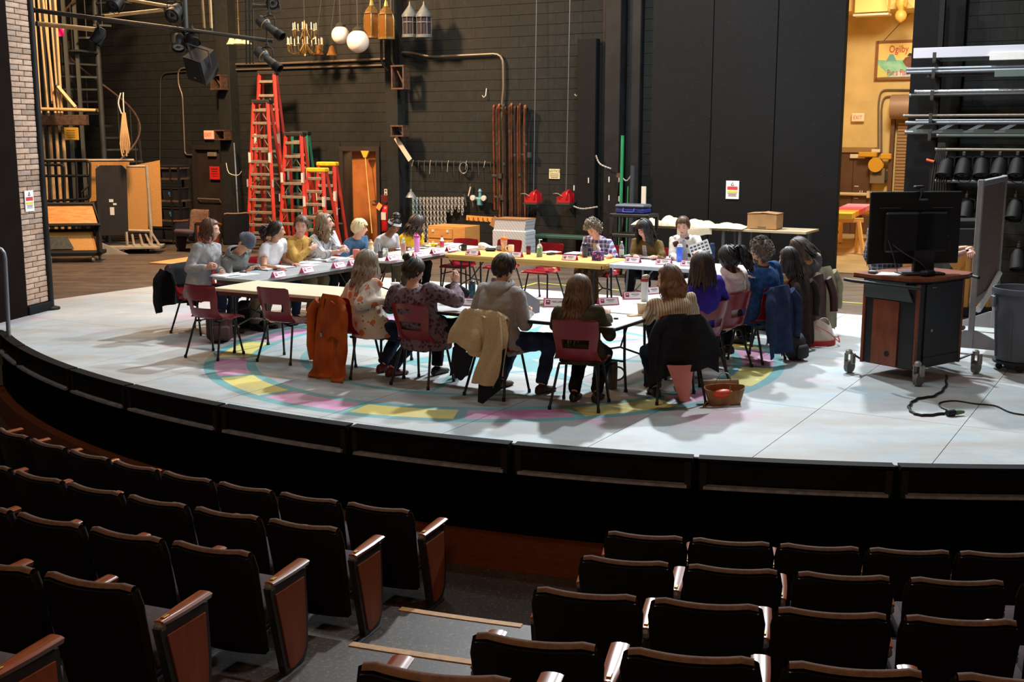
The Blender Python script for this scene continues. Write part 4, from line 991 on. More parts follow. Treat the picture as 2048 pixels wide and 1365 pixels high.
person(5,'woman with long wavy ash blond hair and glasses in a striped cardigan',hip_of(5),C(5),hd(650,447,15.85),F_STRC,F_BLKT,'pink',H_ASH,dict(style='down',Lh=.36,face=74,vol=.024,n=150,seed=7,wave=.016),hy=-30,hp=-12,lh=dp(697,497,15.55),rh=dp(688,503,15.50),sleeve=.8,curl=(.8,.8),palm=((.6,0,-.5),(-.6,0,-.5)),bulk=1.16,extras=[(glasses,{}),(lanyard,dict(m=F_CHAR))],scale=1.0)
person(6,'person with short bleached blond hair and glasses in a blue polo',hip_of(6),C(6),hd(719,457,16.4),F_BLUEP,F_BRTR,'pink',H_BLOND,dict(style='crop',Lh=.06,n=170,seed=8,vol=.018,fringe=1),hy=-36,hp=0,lh=tp(752,510,.765),rh=tp(712,512,.765),extras=[(glasses,{}),(collar,dict(m=F_BLUEP,flare=.02))],sleeve=.45,scale=.97)
person(7,'woman with a white headband and updo in a light grey sweatshirt, reading',hip_of(7),C(7),hd(788,452,17.0),F_LGREY,F_KHAKI,'brown',H_BLK,dict(style='back',Lh=.1,n=90,seed=9,vol=.010),hp=30,hy=34,hr=-12,lh=tp(812,497,.765),rh=tp(778,500,.765),closed=True,extras=[(headband,dict(m=F_BAND,tilt=12,el=20)),(bun,dict(az=175,el=72,r=.055,out=.035))],scale=1.0)
person(8,'woman with wavy dark hair in a bright yellow sweater looking down',hip_of(8),C(8),hd(834,449,17.4),F_YEL,F_BLKT,'olive',H_DK,dict(style='down',Lh=.29,face=54,vol=.026,n=130,seed=10,wave=.014,fringe=1),hp=16,hy=-32,lh=tp(872,490,.765),rh=tp(838,494,.765),scale=1.0)
# far side
person(9,'person with curly grey brown hair in a blue and red plaid shirt',hip_of(9),C(9),hd(1187,457,16.45),F_PLAID,F_BRTR,'pink',H_CURL,dict(style='curly',Lh=.1,n=170,seed=11,vol=.022),hp=34,hy=14,lh=tp(1222,512,.765),rh=tp(1165,508,.765),closed=True,extras=[(collar,dict(m=F_PLAID,flare=.025,open_=.2)),(placket,dict(m=F_TEE,w=.03,t0=.6))],scale=1.0)
person(10,'woman with long dark hair, fringe and glasses in an olive corduroy jacket',hip_of(10),C(10),hd(1289,459,16.15),F_CORD,F_BLKT,'pink',H_BLK,dict(style='down',Lh=.31,face=54,vol=.022,n=130,seed=12,wave=.008,fringe=1),hp=18,hy=22,lh=tp(1312,515,.77),rh=tp(1270,513,.77),extras=[(glasses,dict(r=.023)),(collar,dict(m=F_CORD,flare=.03)),(placket,dict(m=F_GING,w=.035))],scale=1.0)
person(11,'person with short brown hair in a cream cardigan with dark heart motifs holding a sheet',hip_of(11),C(11),hd(1366,452,16.05),F_HEART,F_BLKT,'pink',H_BROWN,dict(style='crop',Lh=.06,n=140,seed=13,vol=.012),hp=18,hy=-6,lh=tp(1402,515,.86),rh=tp(1353,517,.765),closed=True,extras=[(collar,dict(m=F_LGREY,h=.06,open_=0,flare=.0)),(placket,dict(m=F_LGREY,w=.05))],scale=1.0)
# right side
person(12,'person with a dark shoulder length bob in a purple shirt',hip_of(12),C(12),hd(1405,533,11.25),F_PUR,F_BLKT,'olive',H_DK,dict(style='down',Lh=.27,face=60,vol=.020,n=150,seed=14,wave=.004),hy=80,lh=tp(1368,585,.765),rh=tp(1420,560,.78),sleeve=.45,extras=[(glasses,{}),(collar,dict(m=F_PUR,h=.02,open_=0))],scale=1.02,bulk=1.08)
person(13,'person with a black braided ponytail in a pale pink hoodie',hip_of(13),C(13),hd(1458,518,12.0),F_PINKH,F_BLKT,'dark',H_BLK,dict(style='back',Lh=.1,n=120,seed=15,vol=.016),hy=-6,hp=8,lh=tp(1420,575,.765),rh=tp(1440,560,.765),extras=[(ponytail,dict(el=42,L=.30,r=.045,n=34,wave=.02,drop=(.10,-.10),thick=1.25)),(hood,dict(m=F_PINKH)),(glasses,{})],scale=1.03)
person(14,'man with receding curly grey hair in a blue fleece, seen from behind',hip_of(14),C(14),hd(1522,504,12.45),F_BLUEF,F_BLKT,'tan',H_SALT,dict(style='curly',Lh=.1,n=460,seed=16,vol=.020,csz=.42),hy=-14,hp=2,lh=tp(1470,545,.77),rh=tp(1500,535,.77),extras=[(collar,dict(m=F_BLUEF,h=.05,open_=.1,flare=.015))],bulk=1.22,scale=1.08,beard=True)
person(15,'woman with long straight black hair in a tan sweater with dark spots',hip_of(15),C(15),hd(1577,518,13.2),F_TAN,F_BLKT,'olive',H_BLK,dict(style='down',Lh=.31,face=64,vol=.016,n=130,seed=17,wave=.005),hy=-8,hp=8,lh=tp(1530,548,.765),rh=tp(1548,535,.765),extras=[(collar,dict(m=F_TAN,h=.03,open_=0))],scale=.98)
person(16,'person with long dark hair, pale headband and charcoal top, leaning in',hip_of(16),C(16),hd(1600,497,13.95),F_CHAR,F_BLKT,'tan',H_DK,dict(style='down',Lh=.25,face=58,vol=.018,n=130,seed=18,wave=.006),hy=-20,hp=42,hr=0,lh=tp(1555,535,.765),rh=tp(1580,530,.765),extras=[(headband,dict(m=F_BAND,tilt=-30,el=52))],scale=1.0)
# near side, backs to the house
x,y=sr(735,622,40); 
person(17,'woman with shoulder length greying hair in a floral blouse, turned to the right',(dp(742,690,11.72).x,11.72),46,hd(735,529,11.78),F_FLOR,F_DENIM,'fair',H_GREY,dict(style='down',Lh=.33,face=60,vol=.022,n=170,seed=19,wave=.010),hy=4,hp=6,lh=tp(690,560,.78),rh=tp(770,600,.80),rfoot=(.20,.10,0),lfoot=(-.02,.16,0),shoe=M_RSHOE,hem=.09,extras=[(collar,dict(m=F_FLOR,flare=.02))],scale=1.03,bulk=1.08)
person(18,'woman with brown hair in a bun and a speckled burgundy blouse',hip_of(18),C(18),hd(827,542,11.3),F_BURG,F_BLKT,'fair',H_DK,dict(style='back',Lh=.1,n=140,seed=20,vol=.010),hy=14,hp=8,lh=tp(800,580,.78),rh=dp(908,566,11.45),curl=(.5,.85),palm=(None,(-1,.2,0)),hands_fwd=(None,(.25,.35,.9)),elb=(0,.6),extras=[(bun,dict(az=-150,el=52,r=.040,out=.030)),(collar,dict(m=F_BURG,flare=.02))],bulk=1.30,scale=1.04,hem=.14)
person(19,'man with dark hair and glasses in a grey hoodie and jeans holding a tablet',hip_of(19),C(19),hd(1008,538,10.9),F_GHOOD,F_JEAN,'pink',H_DK,dict(style='crop',Lh=.06,n=190,seed=21,vol=.014),hy=20,hp=10,reach=.98,rh=dp(1060,628,11.0),lh=dp(985,600,11.25),curl=(.5,.5),palm=((1,0,0),(-.7,.3,.2)),rfoot=(.34,.20,0),lfoot=(-.12,.18,0),shoe=M_BOOT,hem=.10,extras=[(hood,dict(m=F_GHOOD)),(glasses,{})],scale=1.06,bulk=1.10)
person(20,'woman with very long brown hair in an olive jacket, seen from behind',hip_of(20),C(20),hd(1158,581,10.42),F_OLIVE,F_BLKT,'fair',H_LONG,dict(style='down',Lh=.52,face=62,vol=.020,n=190,seed=22,wave=.006),hy=24,hp=6,lh=tp(1130,620,.78),rh=tp(1215,632,.78),shoe=M_SHOE,lfoot=(-.10,.12,0),rfoot=(.10,.16,0),hem=.10,extras=[(collar,dict(m=F_OLIVE,flare=.02))],scale=1.0,bulk=1.08)
person(21,'woman with shoulder length auburn hair in a cream striped blouse',hip_of(21),C(21)+4,hd(1338,560,10.68),F_STRB,F_DENIM,'pink',H_AUB,dict(style='down',Lh=.31,face=60,vol=.018,n=170,seed=23,wave=.012),hy=-76,hp=6,lh=tp(1300,612,.80),rh=tp(1372,600,.80),hem=.08,extras=[(collar,dict(m=F_STRB,flare=.02))],lfoot=(-.16,.10,0),rfoot=(.12,.2,0),scale=1.0)
# ================================================================ coats hung on chairs
def coat(key,name,label,cat,mt,length,width=.30,lining=None,seed=1,top=.835,flare=.06,sleeves=True,front=.22,tilt=0,sl_len=.42,fold=.025,hang=0,m2=None):
    x,y,f=CH_[key]; t=thing(name,label,cat,(x,y,0),math.radians(f-90)); r=random.Random(seed); ph=[r.uniform(0,6) for _ in range(5)]
    def fn(u,v):
        c=u*2-1; L=length+hang*c; s=v*(front+L)
        if s<front: 
            k=1-s/front; y=-.225+.05*k*.3; z=top-.02-(front-s); w=width*(.80-.08*k); y+=.012
        else:
            q=s-front; y=-.287-.03*min(1,q/.2)-.05*(q/max(.3,L)); z=top-q; w=width*(.82+.18*min(1,q/.15))+flare*(q/max(.3,L))
            if q<.03: z=top-q*.5
        k=max(0,(s-front)/max(.2,L))
        drape=.05*max(0,abs(c)-.72)/.28
        y+=drape*.8*(1-k*.5)+fold*k**.7*math.sin(5.5*c+ph[0]+1.2*k)+fold*.5*k*math.sin(11*c+ph[1]); x=c*w+.018*k*math.sin(7*v+ph[2]); z=max(.012,z-drape*1.2+.012*math.sin(3*c+ph[3])*k)
        if z<.03: y-=.06*(k); 
        return (x,y,z)
    m=MB(); m.grid(fn,26,30,.012); o=m.build('coat_body',mt,t,70); recalc(o.data)
    if lining:
        m=MB(); m.grid(lining[1],10,12,.008); q=m.build('lining',lining[0],t,70); recalc(q.data)
    if sleeves:
        for sx in((-1,1) if sleeves is True else sleeves):
            a=Vector((sx*width*.78,-.30,top-.07)); p=bez([a,a+Vector((sx*.07,-.035,-.10)),a+Vector((sx*.08,-.05,-sl_len*.6)),a+Vector((sx*.05,-.055,-sl_len))],10)
            p=[q if q.z>.03 else Vector((q.x,q.y,.03)) for q in p]; m=MB(); m.tube(p,[.050+.006*math.sin(i*1.7+seed) for i in range(len(p))],10,True,side=(1,0,0),fx=1.0); o=m.build('sleeve',m2 or mt,t,70)
    return t
W_ORANGE=fabric('burnt_orange_cotton',(176,82,30),.3,5,.8,.4); W_SHEAR=fabric('cream_shearling',(204,182,146),.1,60,.95,.5); W_DDEN=fabric('dark_denim_shell',(28,30,38),.2); W_BLKJ=fabric('black_wool',(30,31,34),.3,20); W_PINKL=mat('pink_satin_lining',(206,124,110),.4,var=.1,scale=6); W_NAVY=fabric('navy_cotton',(40,54,86),.3,8); W_DKBR=fabric('dark_brown_wool',(46,34,30),.25,14); W_BURGL=mat('burgundy_leather',(58,26,30),.4,var=.2,scale=8); W_KHAKI=fabric('khaki_cotton',(142,136,112),.15,8); W_BLKC=fabric('black_parka',(26,27,32),.3,10)
c=coat(17,'orange_coat','burnt orange coat hung over a chair, its hem pooling on the floor','coat',W_ORANGE,.90,.215,seed=2,flare=.10,fold=.035,sl_len=.60)
m=MB(); m.tube([(-.05,-.315,.80),(-.06,-.345,.60),(-.055,-.37,.42)],.009,6,True,fx=.4); m.build('belt',mat('dark_brown_belt',(52,30,20),.6),c,50); m=MB(); m.box((-.055,-.375,.44),(.035,.012,.045),b=.004); m.build('buckle',M_CHROME,c,30)
m=MB()
def fn(u,v): c=u*2-1; return (.11+c*.10+.05*v,-.345-.02*math.sin(PI*u)-.04*v,.80-.34*v-.05*abs(c))
m.grid(fn,8,8,.01); o=m.build('collar_flap',W_ORANGE,c,70); recalc(o.data)
x,y,f=CH_[17]; t=thing('shoulder_bag','small black bag hanging beside the orange coat','bag',(x,y,0),math.radians(f-90)); m=MB(); m.ell((-.21,-.33,.24),(.055,.035,.10),None,14,10); m.build('pouch',mat('black_nylon',(24,25,28),.6),t,60); m=MB(); m.tube(bez([(-.21,-.33,.33),(-.20,-.32,.55),(-.17,-.29,.80)],8),.006,6); m.build('strap',MATS['black_nylon'],t,50)
c=coat(19,'shearling_jacket','cream shearling lined jacket thrown inside out over a chair','jacket',W_SHEAR,.40,.30,seed=5,flare=.02,sleeves=False,fold=.035,hang=.12)
m=MB()
def fn(u,v):
    c=u*2-1; return (.16+c*(.10+.02*v)+.05*math.sin(4*v),-.36-.045*math.sin(PI*u*1.0)-.05*v+.02*math.sin(9*u+5*v),.80-.62*v)
m.grid(fn,10,16,.016); o=m.build('lapel',W_SHEAR,c,70); recalc(o.data)
m=MB()
def fn(u,v):
    c=u*2-1; return (.17+c*(.14-.02*v),-.34-.06*v-.03*math.sin(PI*u),.42-.38*v+.10*c)
m.grid(fn,10,10,.012); o=m.build('denim_shell',W_DDEN,c,70); recalc(o.data)
m=MB()
def fn(u,v):
    c=u*2-1; return (-.13+c*(.13-.03*v)-.03*v,-.36-.05*v,.47-.26*v+.03*math.sin(8*u))
m.grid(fn,10,8,.012); o=m.build('denim_shell',W_DDEN,c,70); recalc(o.data)
m=MB(); m.tube(bez([(.00,-.37,.66),(.035,-.41,.58),(.03,-.40,.50),(-.02,-.40,.47),(-.05,-.39,.49)],12),[.05]*13,9,True,fx=.5); m.build('sleeve',W_SHEAR,c,70)
for k in range(4):
    m=MB(); m.ell((.17+.05*k-.03,-.435,.28-.055*k),(.007,.005,.007),None,8,5); m.build('button',M_CHROME,c,50)
c=coat(21,'black_jacket','black wool jacket with pink lining hanging over a chair back','jacket',W_BLKJ,.52,.26,seed=7,flare=.07,hang=-.06,fold=.035,sleeves=(-1,),sl_len=.52,
 lining=(W_PINKL,lambda u,v:(-.05+(u-.5)*.24*(1-.7*v)-.05*v+.10*v,-.385-.03*math.sin(PI*u),.40-.33*v)))
m=MB(); m.box((-.03,-.405,.33),(.05,.004,.05),rx(0)); m.build('pocket_mark',W_NAVY,c,0)
coat(14,'navy_coat','long navy coat draped over the chair behind the blue fleece','coat',W_NAVY,.70,.25,seed=9,fold=.03,flare=.07,sl_len=.5)
coat(15,'brown_coat','long dark brown coat draped over a chair beside the navy coat','coat',W_DKBR,.78,.24,seed=11,fold=.02,flare=.12,sl_len=.4)
x,y,f=CH_[16]
p=dp(1634,590,13.72); t=thing('leather_jacket','burgundy leather jacket hanging between the brown and khaki coats','jacket',(p.x,p.y,0),math.radians(45))
def fn(u,v):
    c=u*2-1; return (c*(.13+.08*v)+.03*math.sin(6*v),-.04*math.cos(2.4*c)-.06*v+.03*math.sin(5*c+2)*v,.80-.62*v-.06*c*c)
m=MB(); m.grid(fn,18,18,.014); o=m.build('jacket_body',W_BURGL,t,70); recalc(o.data); m=MB(); m.tube(bez([(.14,-.05,.74),(.21,-.09,.55),(.2,-.12,.34)],8),.048,9); m.build('sleeve',W_BURGL,t,70)
coat(16,'khaki_coat','khaki coat hanging from the chair at the far right of the ring','coat',W_KHAKI,.74,.25,seed=13,fold=.03,flare=.05,sl_len=.45)
coat(1,'black_parka','black parka hung on the chair of the young man in grey','coat',W_BLKC,.52,.31,seed=15,fold=.03,flare=.03,sl_len=.5)
# ================================================================ name cards
M_CARDP=mat('magenta_card',(206,66,120),.6); M_CARDW=mat('white_card',(236,232,234),.6); M_CARDL=mat('maroon_logo',(150,40,80),.6); M_CARDT=mat('grey_print',(120,112,116),.7); M_INK=mat('dark_print',(40,36,40),.7)
th=math.radians(28)
def cpan(w,h0,h1,off,x=0,mtl=None,nm=''):
    m=MB()
    for s in((-1,1) if nm=='card' else (-1,)):
        R=rx(0); n=Vector((0,s*math.cos(th),math.sin(th))); dn=Vector((0,s*math.sin(th),-math.cos(th))); top=Vector((0,0,.074)); rt=Vector((-s,0,0)) 
        q=[top+rt*(-(x)+ex*w/2)*1+dn*d+n*o for o in(off,off+.0012) for d in(h0,h1) for ex in(-1,1)]
        m.add(q,[(0,1,3,2),(4,6,7,5),(0,4,5,1),(2,3,7,6),(0,2,6,4),(1,5,7,3)])
    return m.mesh(nm,mtl,0)
K_BASE=cpan(.215,0,.083,0,0,M_CARDP,'card'); K_WH=cpan(.195,.008,.075,.0014,0,M_CARDW,'white_panel'); K_LG=cpan(.038,.018,.058,.0028,.066,M_CARDL,'logo'); K_LG2=cpan(.022,.028,.036,.0042,.066,M_CARDW,'logo_mark'); K_T1=cpan(.085,.024,.033,.0028,-.020,M_CARDT,'name_line'); K_T2=cpan(.055,.044,.048,.0028,-.020,M_CARDT,'small_line')
def card(u,v,rot,where,z=.735,s=1.0,txt=None):
    p=fl(u,v+9,z+.006); t=thing('name_card','pink bordered folded name card '+where,'name card',(p.x,p.y,z+.001),math.radians(rot),'name cards standing on the tables'); t.scale=(s,s,s)
    b=ob('card',K_BASE,t)
    for rr_ in(0,PI):
        for q,me_ in(('white_panel',K_WH),('logo',K_LG),('logo_mark',K_LG2))+((('name_line',K_T1),('small_line',K_T2)) if not txt else ()): ob(q,me_,t).rotation_euler=(0,0,rr_)
    if txt:
        for sd in(-1,1): text(txt,.026,M_INK,t,(-sd*.020,sd*(.0165+.0042),.046),(PI/2-th,0,0 if sd<0 else PI),ext=.0004,sx=.80)
    return t
for a in [(557,545,62,'before the person writing in the beanie'),(614,536,62,'before the woman in white short sleeves'),(677,526,60,'before the man in mustard'),(708,521,60,'beside the coral tumbler'),(784,512,56,'before the jar of pens'),(836,505,54,'before the pink flask'),(873,498,52,'second from the end of the cream table'),(903,493,52,'nearest the end of the cream table'),(946,501,-31,'at the left end of the honey table'),(1031,505,-31,'before the cream handled mug'),(1140,511,-30,'before the navy tumbler and plaid shirt'),(1266,516,-30,'before the corduroy jacket'),(1328,520,-30,'between the corduroy jacket and the blue flask'),(1378,523,-30,'right of the blue flask, partly behind the dark bob'),(1216,600,14,'on the grey table by the olive jacket sleeve'),(1266,588,8,'left of the white flask with a red lid'),(1303,578,30,'behind the auburn hair'),(938,601,-22,'beside the teal bottle')]: card(a[0],a[1],a[2]-(90 if a[2]>40 else 0)+ (90 if a[2]>40 else 0) if True else 0,a[3])
card(1112,604,-10,'with a printed name, right of the grey tablet',txt='MIKE SAFAR',s=1.15)
# ================================================================ papers, binders
M_PAPER=mat('white_paper',(234,234,236),.7,var=.03,scale=20); M_BINDK=mat('dark_binder',(44,42,62),.5); M_RING=mat('binder_ring',(196,198,204),.25,metal=.8)
def binder(u,v,rot,label,w=.25,h=.29,open_=True,z=.735,rings=True,cover=None):
    p=fl(u,v,z); t=thing('binder',label,'binder',(p.x,p.y,z),math.radians(rot))
    m=MB(); m.box((0,0,.003),((2*w if open_ else w)+.02,h+.016,.006),b=.002); m.build('cover',cover or M_PAPER,t,0)
    for s in((-1,1) if open_ else (0,)):
        m=MB(); hgt=.018 if s<=0 else .008
        m.grid(lambda a,b:(s*w/2+(a-.5)*w*.96,(b-.5)*h,.006+hgt*(1-.5*abs(2*a-1)**3)),6,3,.002); m.box((s*w/2,0,.006+hgt*.25),(w*.94,h*.99,hgt*.5)); m.build('pages',M_PAPER,t,40)
    if rings:
        for k in(-1,0,1):
            m=MB(); m.tube([(.022*math.cos(q) if open_ else -w/2+.012+.02*math.cos(q),k*.07,.008+.026*math.sin(q)) for q in [PI*i/10 for i in range(11)]],.0028,5); m.build('ring',M_RING,t,50)
    return t
def paper(u,v,rot,label,w=.216,h=.279,n=1,z=.735):
    p=fl(u,v,z); t=thing('paper',label,'paper',(p.x,p.y,z+.0005),math.radians(rot))
    m=MB(); r=random.Random(int(u)); m.grid(lambda a,b:((a-.5)*w,(b-.5)*h,.003+.004*math.sin(a*3+u)*b),6,6,.002); 
    for k in range(n-1): m.grid(lambda a,b:((a-.5)*w+r.uniform(-.0,.0)+.01*k,(b-.5)*h+.006*k,.005+.002*k),3,3,.0015)
    m.build('sheet',M_PAPER,t,40); return t
binder(470,551,50,'open white binder before the young man in the grey sweater')
binder(548,537,56,'open white binder under the hands of the person in the beanie',cover=M_BINDK)
binder(606,527,58,'open white binder before the woman in white short sleeves')
binder(660,519,58,'open white binder before the man in mustard')
paper(612,531,70,'loose sheet beside the binder of the woman in white'); paper(700,510,58,'sheets before the woman in the striped cardigan',n=3)
binder(820,498,55,'open binder before the woman with the white headband',cover=M_BINDK,rings=False); binder(866,491,52,'open dark binder before the woman in yellow',cover=M_BINDK)
paper(800,505,40,'lavender edged handout by the orange drink'); paper(1150,507,-30,'sheets under the hands of the plaid shirt',n=3); paper(1205,511,-20,'notes beside the tissue box')
binder(1285,514,-30,'open ring binder before the corduroy jacket',cover=M_PAPER); paper(1338,516,-36,'dark blue edged sheet between the corduroy jacket and blue flask'); paper(1100,505,-40,'crumpled paper by the sanitiser'); paper(905,489,40,'pages fanned at the end of the cream table',n=4)
paper(1420,557,30,'bright sheet on the table beyond the dark bob',n=2,w=.3); paper(1490,540,30,'sheets on the table before the blue fleece',n=2)
# sheet of small photographs held by the person in the cream cardigan
p=dp(1400,500,15.75); t=thing('photo_sheet','white sheet printed with rows of small pictures held up by the heart cardigan','sheet',p,math.radians(-20)); t.rotation_euler=(math.radians(-14),math.radians(-22),math.radians(-18))
m=MB(); m.box((0,0,0),(.28,.002,.21)); m.build('sheet',M_PAPER,t,0)
for i in range(5):
    for j in range(4):
        m=MB(); m.box((-.105+.052*i,-.0018,.068-.046*j),(.036,.0012,.026)); m.build('picture',mat('grey_thumbnail',(92,96,108),.6,var=.5,scale=60),t,0)
# ================================================================ bottles and cups
def vessel(name,label,cat,u,v,parts,z=.735,rot=0,extra=None):
    """(u,v) is the foot; parts: (name, material, lathe profile)"""
    p=fl(u,v,z); t=thing(name,label,cat,(p.x,p.y,z+.0005),math.radians(rot))
    for nm,mt,pr in parts:
        m=MB(); m.lathe(pr,n=20); m.build(nm,mt,t,45)
    if extra: extra(t)
    return t
def cyl(r,z0,z1,b=.006,r2=None): r2=r2 or r; return [(r-b,z0),(r,z0+b),(r2,z1-b),(r2-b,z1)]
G=lambda n,c,**k: mat(n,c,k.pop('rough',.25),**k)
P_CORAL=G('coral_plastic',(240,120,96)); P_CREAMP=G('cream_plastic',(224,206,176),rough=.4); P_TANP=G('peach_plastic',(226,176,120),rough=.4); P_ORAN=G('orange_drink',(240,112,60),rough=.2); P_CLEAR=G('clear_plastic',(214,222,228),rough=.1,trans=.75); P_LAV=G('lavender_steel',(206,130,206),rough=.35); P_MAG=G('magenta_lid',(176,44,140),rough=.4); P_REDD=G('red_label',(190,44,60),rough=.4); P_DKMUG=G('black_mug',(28,30,38),rough=.3); P_SMOO=G('berry_print',(186,110,96),rough=.3,rgb2=(226,210,196),scale=40); P_ORL=G('orange_lid',(226,120,60),rough=.4); P_CRM=G('cream_mug',(232,224,196),rough=.3); P_NAVYB=G('navy_steel',(36,58,96),rough=.35); P_BLUEB=G('cobalt_steel',(70,108,216),rough=.35); P_WHB=G('white_steel',(222,224,220),rough=.35); P_REDL=G('brick_lid',(150,44,40),rough=.4); P_TANL=G('tan_lid',(196,166,128),rough=.5); P_CUP=G('paper_cup',(226,212,184),rough=.7); P_WCUP=G('white_cup',(226,226,232),rough=.6); P_TEAL=G('teal_bottle',(26,74,88),rough=.3); P_GEL=G('green_gel',(150,214,150),rough=.15,trans=.4); P_STEEL=G('brushed_steel',(150,150,150),rough=.3,metal=.8); P_STRAW=G('straw',(236,236,240))
vessel('tumbler','coral plastic tumbler beside the woman in the striped cardigan','tumbler',713,523,[('cup',P_CORAL,cyl(.036,0,.16,.004,.048))])
vessel('spray_bottle','bottle with cream cap behind the grey haired woman, before the blue polo','bottle',742,512,[('bottle',P_CREAMP,[(.036,0),(.04,.01),(.04,.12),(.03,.15),(.022,.16)]),('cap',P_TANP,[(.03,.155),(.034,.165),(.034,.19),(.018,.205),(.018,.225)])])
vessel('drink_bottle','clear bottle of orange drink before the woman in the headband','bottle',807,511,[('bottle',P_CLEAR,[(.034,0),(.038,.01),(.036,.07),(.038,.14),(.028,.19),(.014,.215),(.014,.23)]),('drink',P_ORAN,[(.034,.05),(.036,.07),(.037,.135),(.030,.16)]),('cap',P_WHB,[(.016,.225),(.016,.245)])])
vessel('flask','tall lavender flask with magenta lid on the cream table','flask',834,504,[('body',P_LAV,cyl(.040,0,.205,.006)),('lid',P_MAG,[(.038,.205),(.040,.21),(.040,.235),(.022,.25),(.022,.265)])])
vessel('soda_bottle','small bottle of red drink at the end of the cream table','bottle',884,495,[('bottle',P_CLEAR,[(.030,0),(.034,.01),(.034,.09),(.026,.12),(.013,.145),(.013,.16)]),('drink',P_REDD,[(.031,.015),(.035,.02),(.035,.085),(.031,.09)]),('cap',P_REDD,[(.015,.155),(.015,.175)])])
def handle(r,zc,h,mt,side=1,th_=.007):
    def f(t): m=MB(); m.tube([(side*(r-.004+h*.55*math.sin(q)),0,zc+h*.5*math.cos(q)) for q in [PI*i/10 for i in range(11)]],th_,7); m.build('handle',mt,t,50)
    return f
vessel('mug','black travel mug at the left end of the honey table','mug',928,502,[('cup',P_DKMUG,[(.036,0),(.042,.01),(.044,.08),(.040,.095),(.03,.10)])],extra=handle(.042,.05,.06,P_DKMUG,-1))
vessel('smoothie_tumbler','tall printed tumbler with an orange lid and straw on the honey table','tumbler',1008,503,[('cup',P_SMOO,cyl(.038,0,.17,.005,.050)),('lid',P_ORL,[(.052,.17),(.054,.178),(.050,.20),(.03,.21)]),('straw',P_STRAW,[(.005,.15),(.005,.26)])])
vessel('mug','cream printed mug in front of the tall tumbler','mug',1022,504,[('cup',P_CRM,[(.040,0),(.046,.01),(.046,.085),(.042,.10),(.036,.10)])],extra=handle(.046,.05,.065,P_CRM,-1))
vessel('soda_can','dark red soda can left of the sanitiser','can',1057,509,[('can',G('maroon_can',(96,36,50),rough=.3,metal=.3),[(.026,0),(.033,.008),(.033,.105),(.027,.118)]),('lid',P_STEEL,[(.027,.117),(.027,.121)])])
def pump(t):
    m=MB(); m.tube([(0,0,.19),(0,0,.235)],.006,8); m.box((.012,0,.238),(.05,.016,.012),b=.003); m.build('pump',P_WHB,t,40); m=MB(); m.box((0,-.036,.09),(.05,.004,.07),b=.001); m.build('label',G('green_label',(90,186,96),rough=.5),t,0)
vessel('sanitiser_bottle','large pump bottle of green hand sanitiser on the honey table','bottle',1079,514,[('bottle',P_CLEAR,[(.038,0),(.042,.01),(.042,.14),(.028,.17),(.016,.18),(.016,.19)]),('gel',P_GEL,[(.036,.004),(.039,.012),(.039,.11),(.036,.115)])],extra=pump)
vessel('flask','navy tumbler before the plaid shirt','flask',1170,515,[('body',P_NAVYB,cyl(.036,0,.165,.006,.043)),('lid',P_DKMUG,[(.043,.165),(.044,.175),(.036,.19),(.02,.20)])])
vessel('water_bottle','clear water bottle with white label left of the corduroy jacket','bottle',1243,514,[('bottle',P_CLEAR,[(.030,0),(.034,.01),(.034,.13),(.024,.165),(.013,.185),(.013,.2)]),('label',P_WHB,[(.0345,.03),(.035,.032),(.035,.10),(.0345,.102)]),('cap',P_WHB,[(.015,.2),(.015,.215)])])
vessel('flask','tall cobalt blue flask with white top on the white table','flask',1359,524,[('body',P_BLUEB,cyl(.043,0,.20,.006)),('lid',P_WHB,[(.038,.2),(.040,.205),(.030,.225),(.030,.235)])])
vessel('flask','dark blue bottle behind the sheet of small pictures','flask',1424,517,[('body',P_NAVYB,cyl(.038,0,.16,.006)),('lid',P_NAVYB,[(.030,.16),(.032,.165),(.032,.20),(.022,.21)])])
def flip(t): m=MB(); m.box((.0,0,.262),(.06,.05,.022),ry(-12),b=.008); m.tube([(.03,0,.235),(.045,0,.26),(.02,0,.275)],.006,6); m.build('flip_lid',P_TANL,t,50)
vessel('flask','white flask with red collar and tan lid on the grey table','flask',1289,603,[('body',P_WHB,cyl(.036,0,.205,.005,.037)),('collar',P_REDL,[(.037,.205),(.038,.208),(.038,.232),(.034,.236)])],extra=flip)
vessel('paper_cup','plain cream paper cup in front of the white flask','cup',1283,629,[('cup',P_CUP,[(.030,0),(.034,.004),(.043,.105),(.045,.108),(.042,.11)])])
vessel('drink_cup','white lidded cup with a straw beside the bun haired woman','cup',791,590,[('cup',P_WCUP,[(.034,0),(.038,.005),(.047,.12)]),('lid',P_WCUP,[(.049,.118),(.050,.124),(.046,.13)]),('straw',P_STRAW,[(.004,.12),(.004,.17)])])
vessel('water_bottle','teal water bottle between the bun haired woman and the grey hoodie','bottle',944,600,[('bottle',P_TEAL,cyl(.036,0,.17,.006)),('cap',P_DKMUG,[(.03,.17),(.032,.175),(.032,.195),(.02,.2)])])
vessel('glass_jar','clear glass jar beside the grey haired woman','jar',771,514,[('jar',P_CLEAR,[(.036,0),(.040,.01),(.040,.09),(.034,.11),(.034,.12)])])
def pens(t):
    for k in range(5):
        m=MB(); a=k*1.3; m.tube([(.012*math.cos(a),.012*math.sin(a),.02),(.03*math.cos(a),.03*math.sin(a),.16+.01*k)],.004,6); m.build('pen',P_DKMUG if k%2 else P_NAVYB,t,50)
vessel('pen_cup','black cup of pens by the glass jar','cup',761,516,[('cup',P_DKMUG,[(.032,0),(.034,.005),(.036,.09),(.033,.09)])],extra=pens)
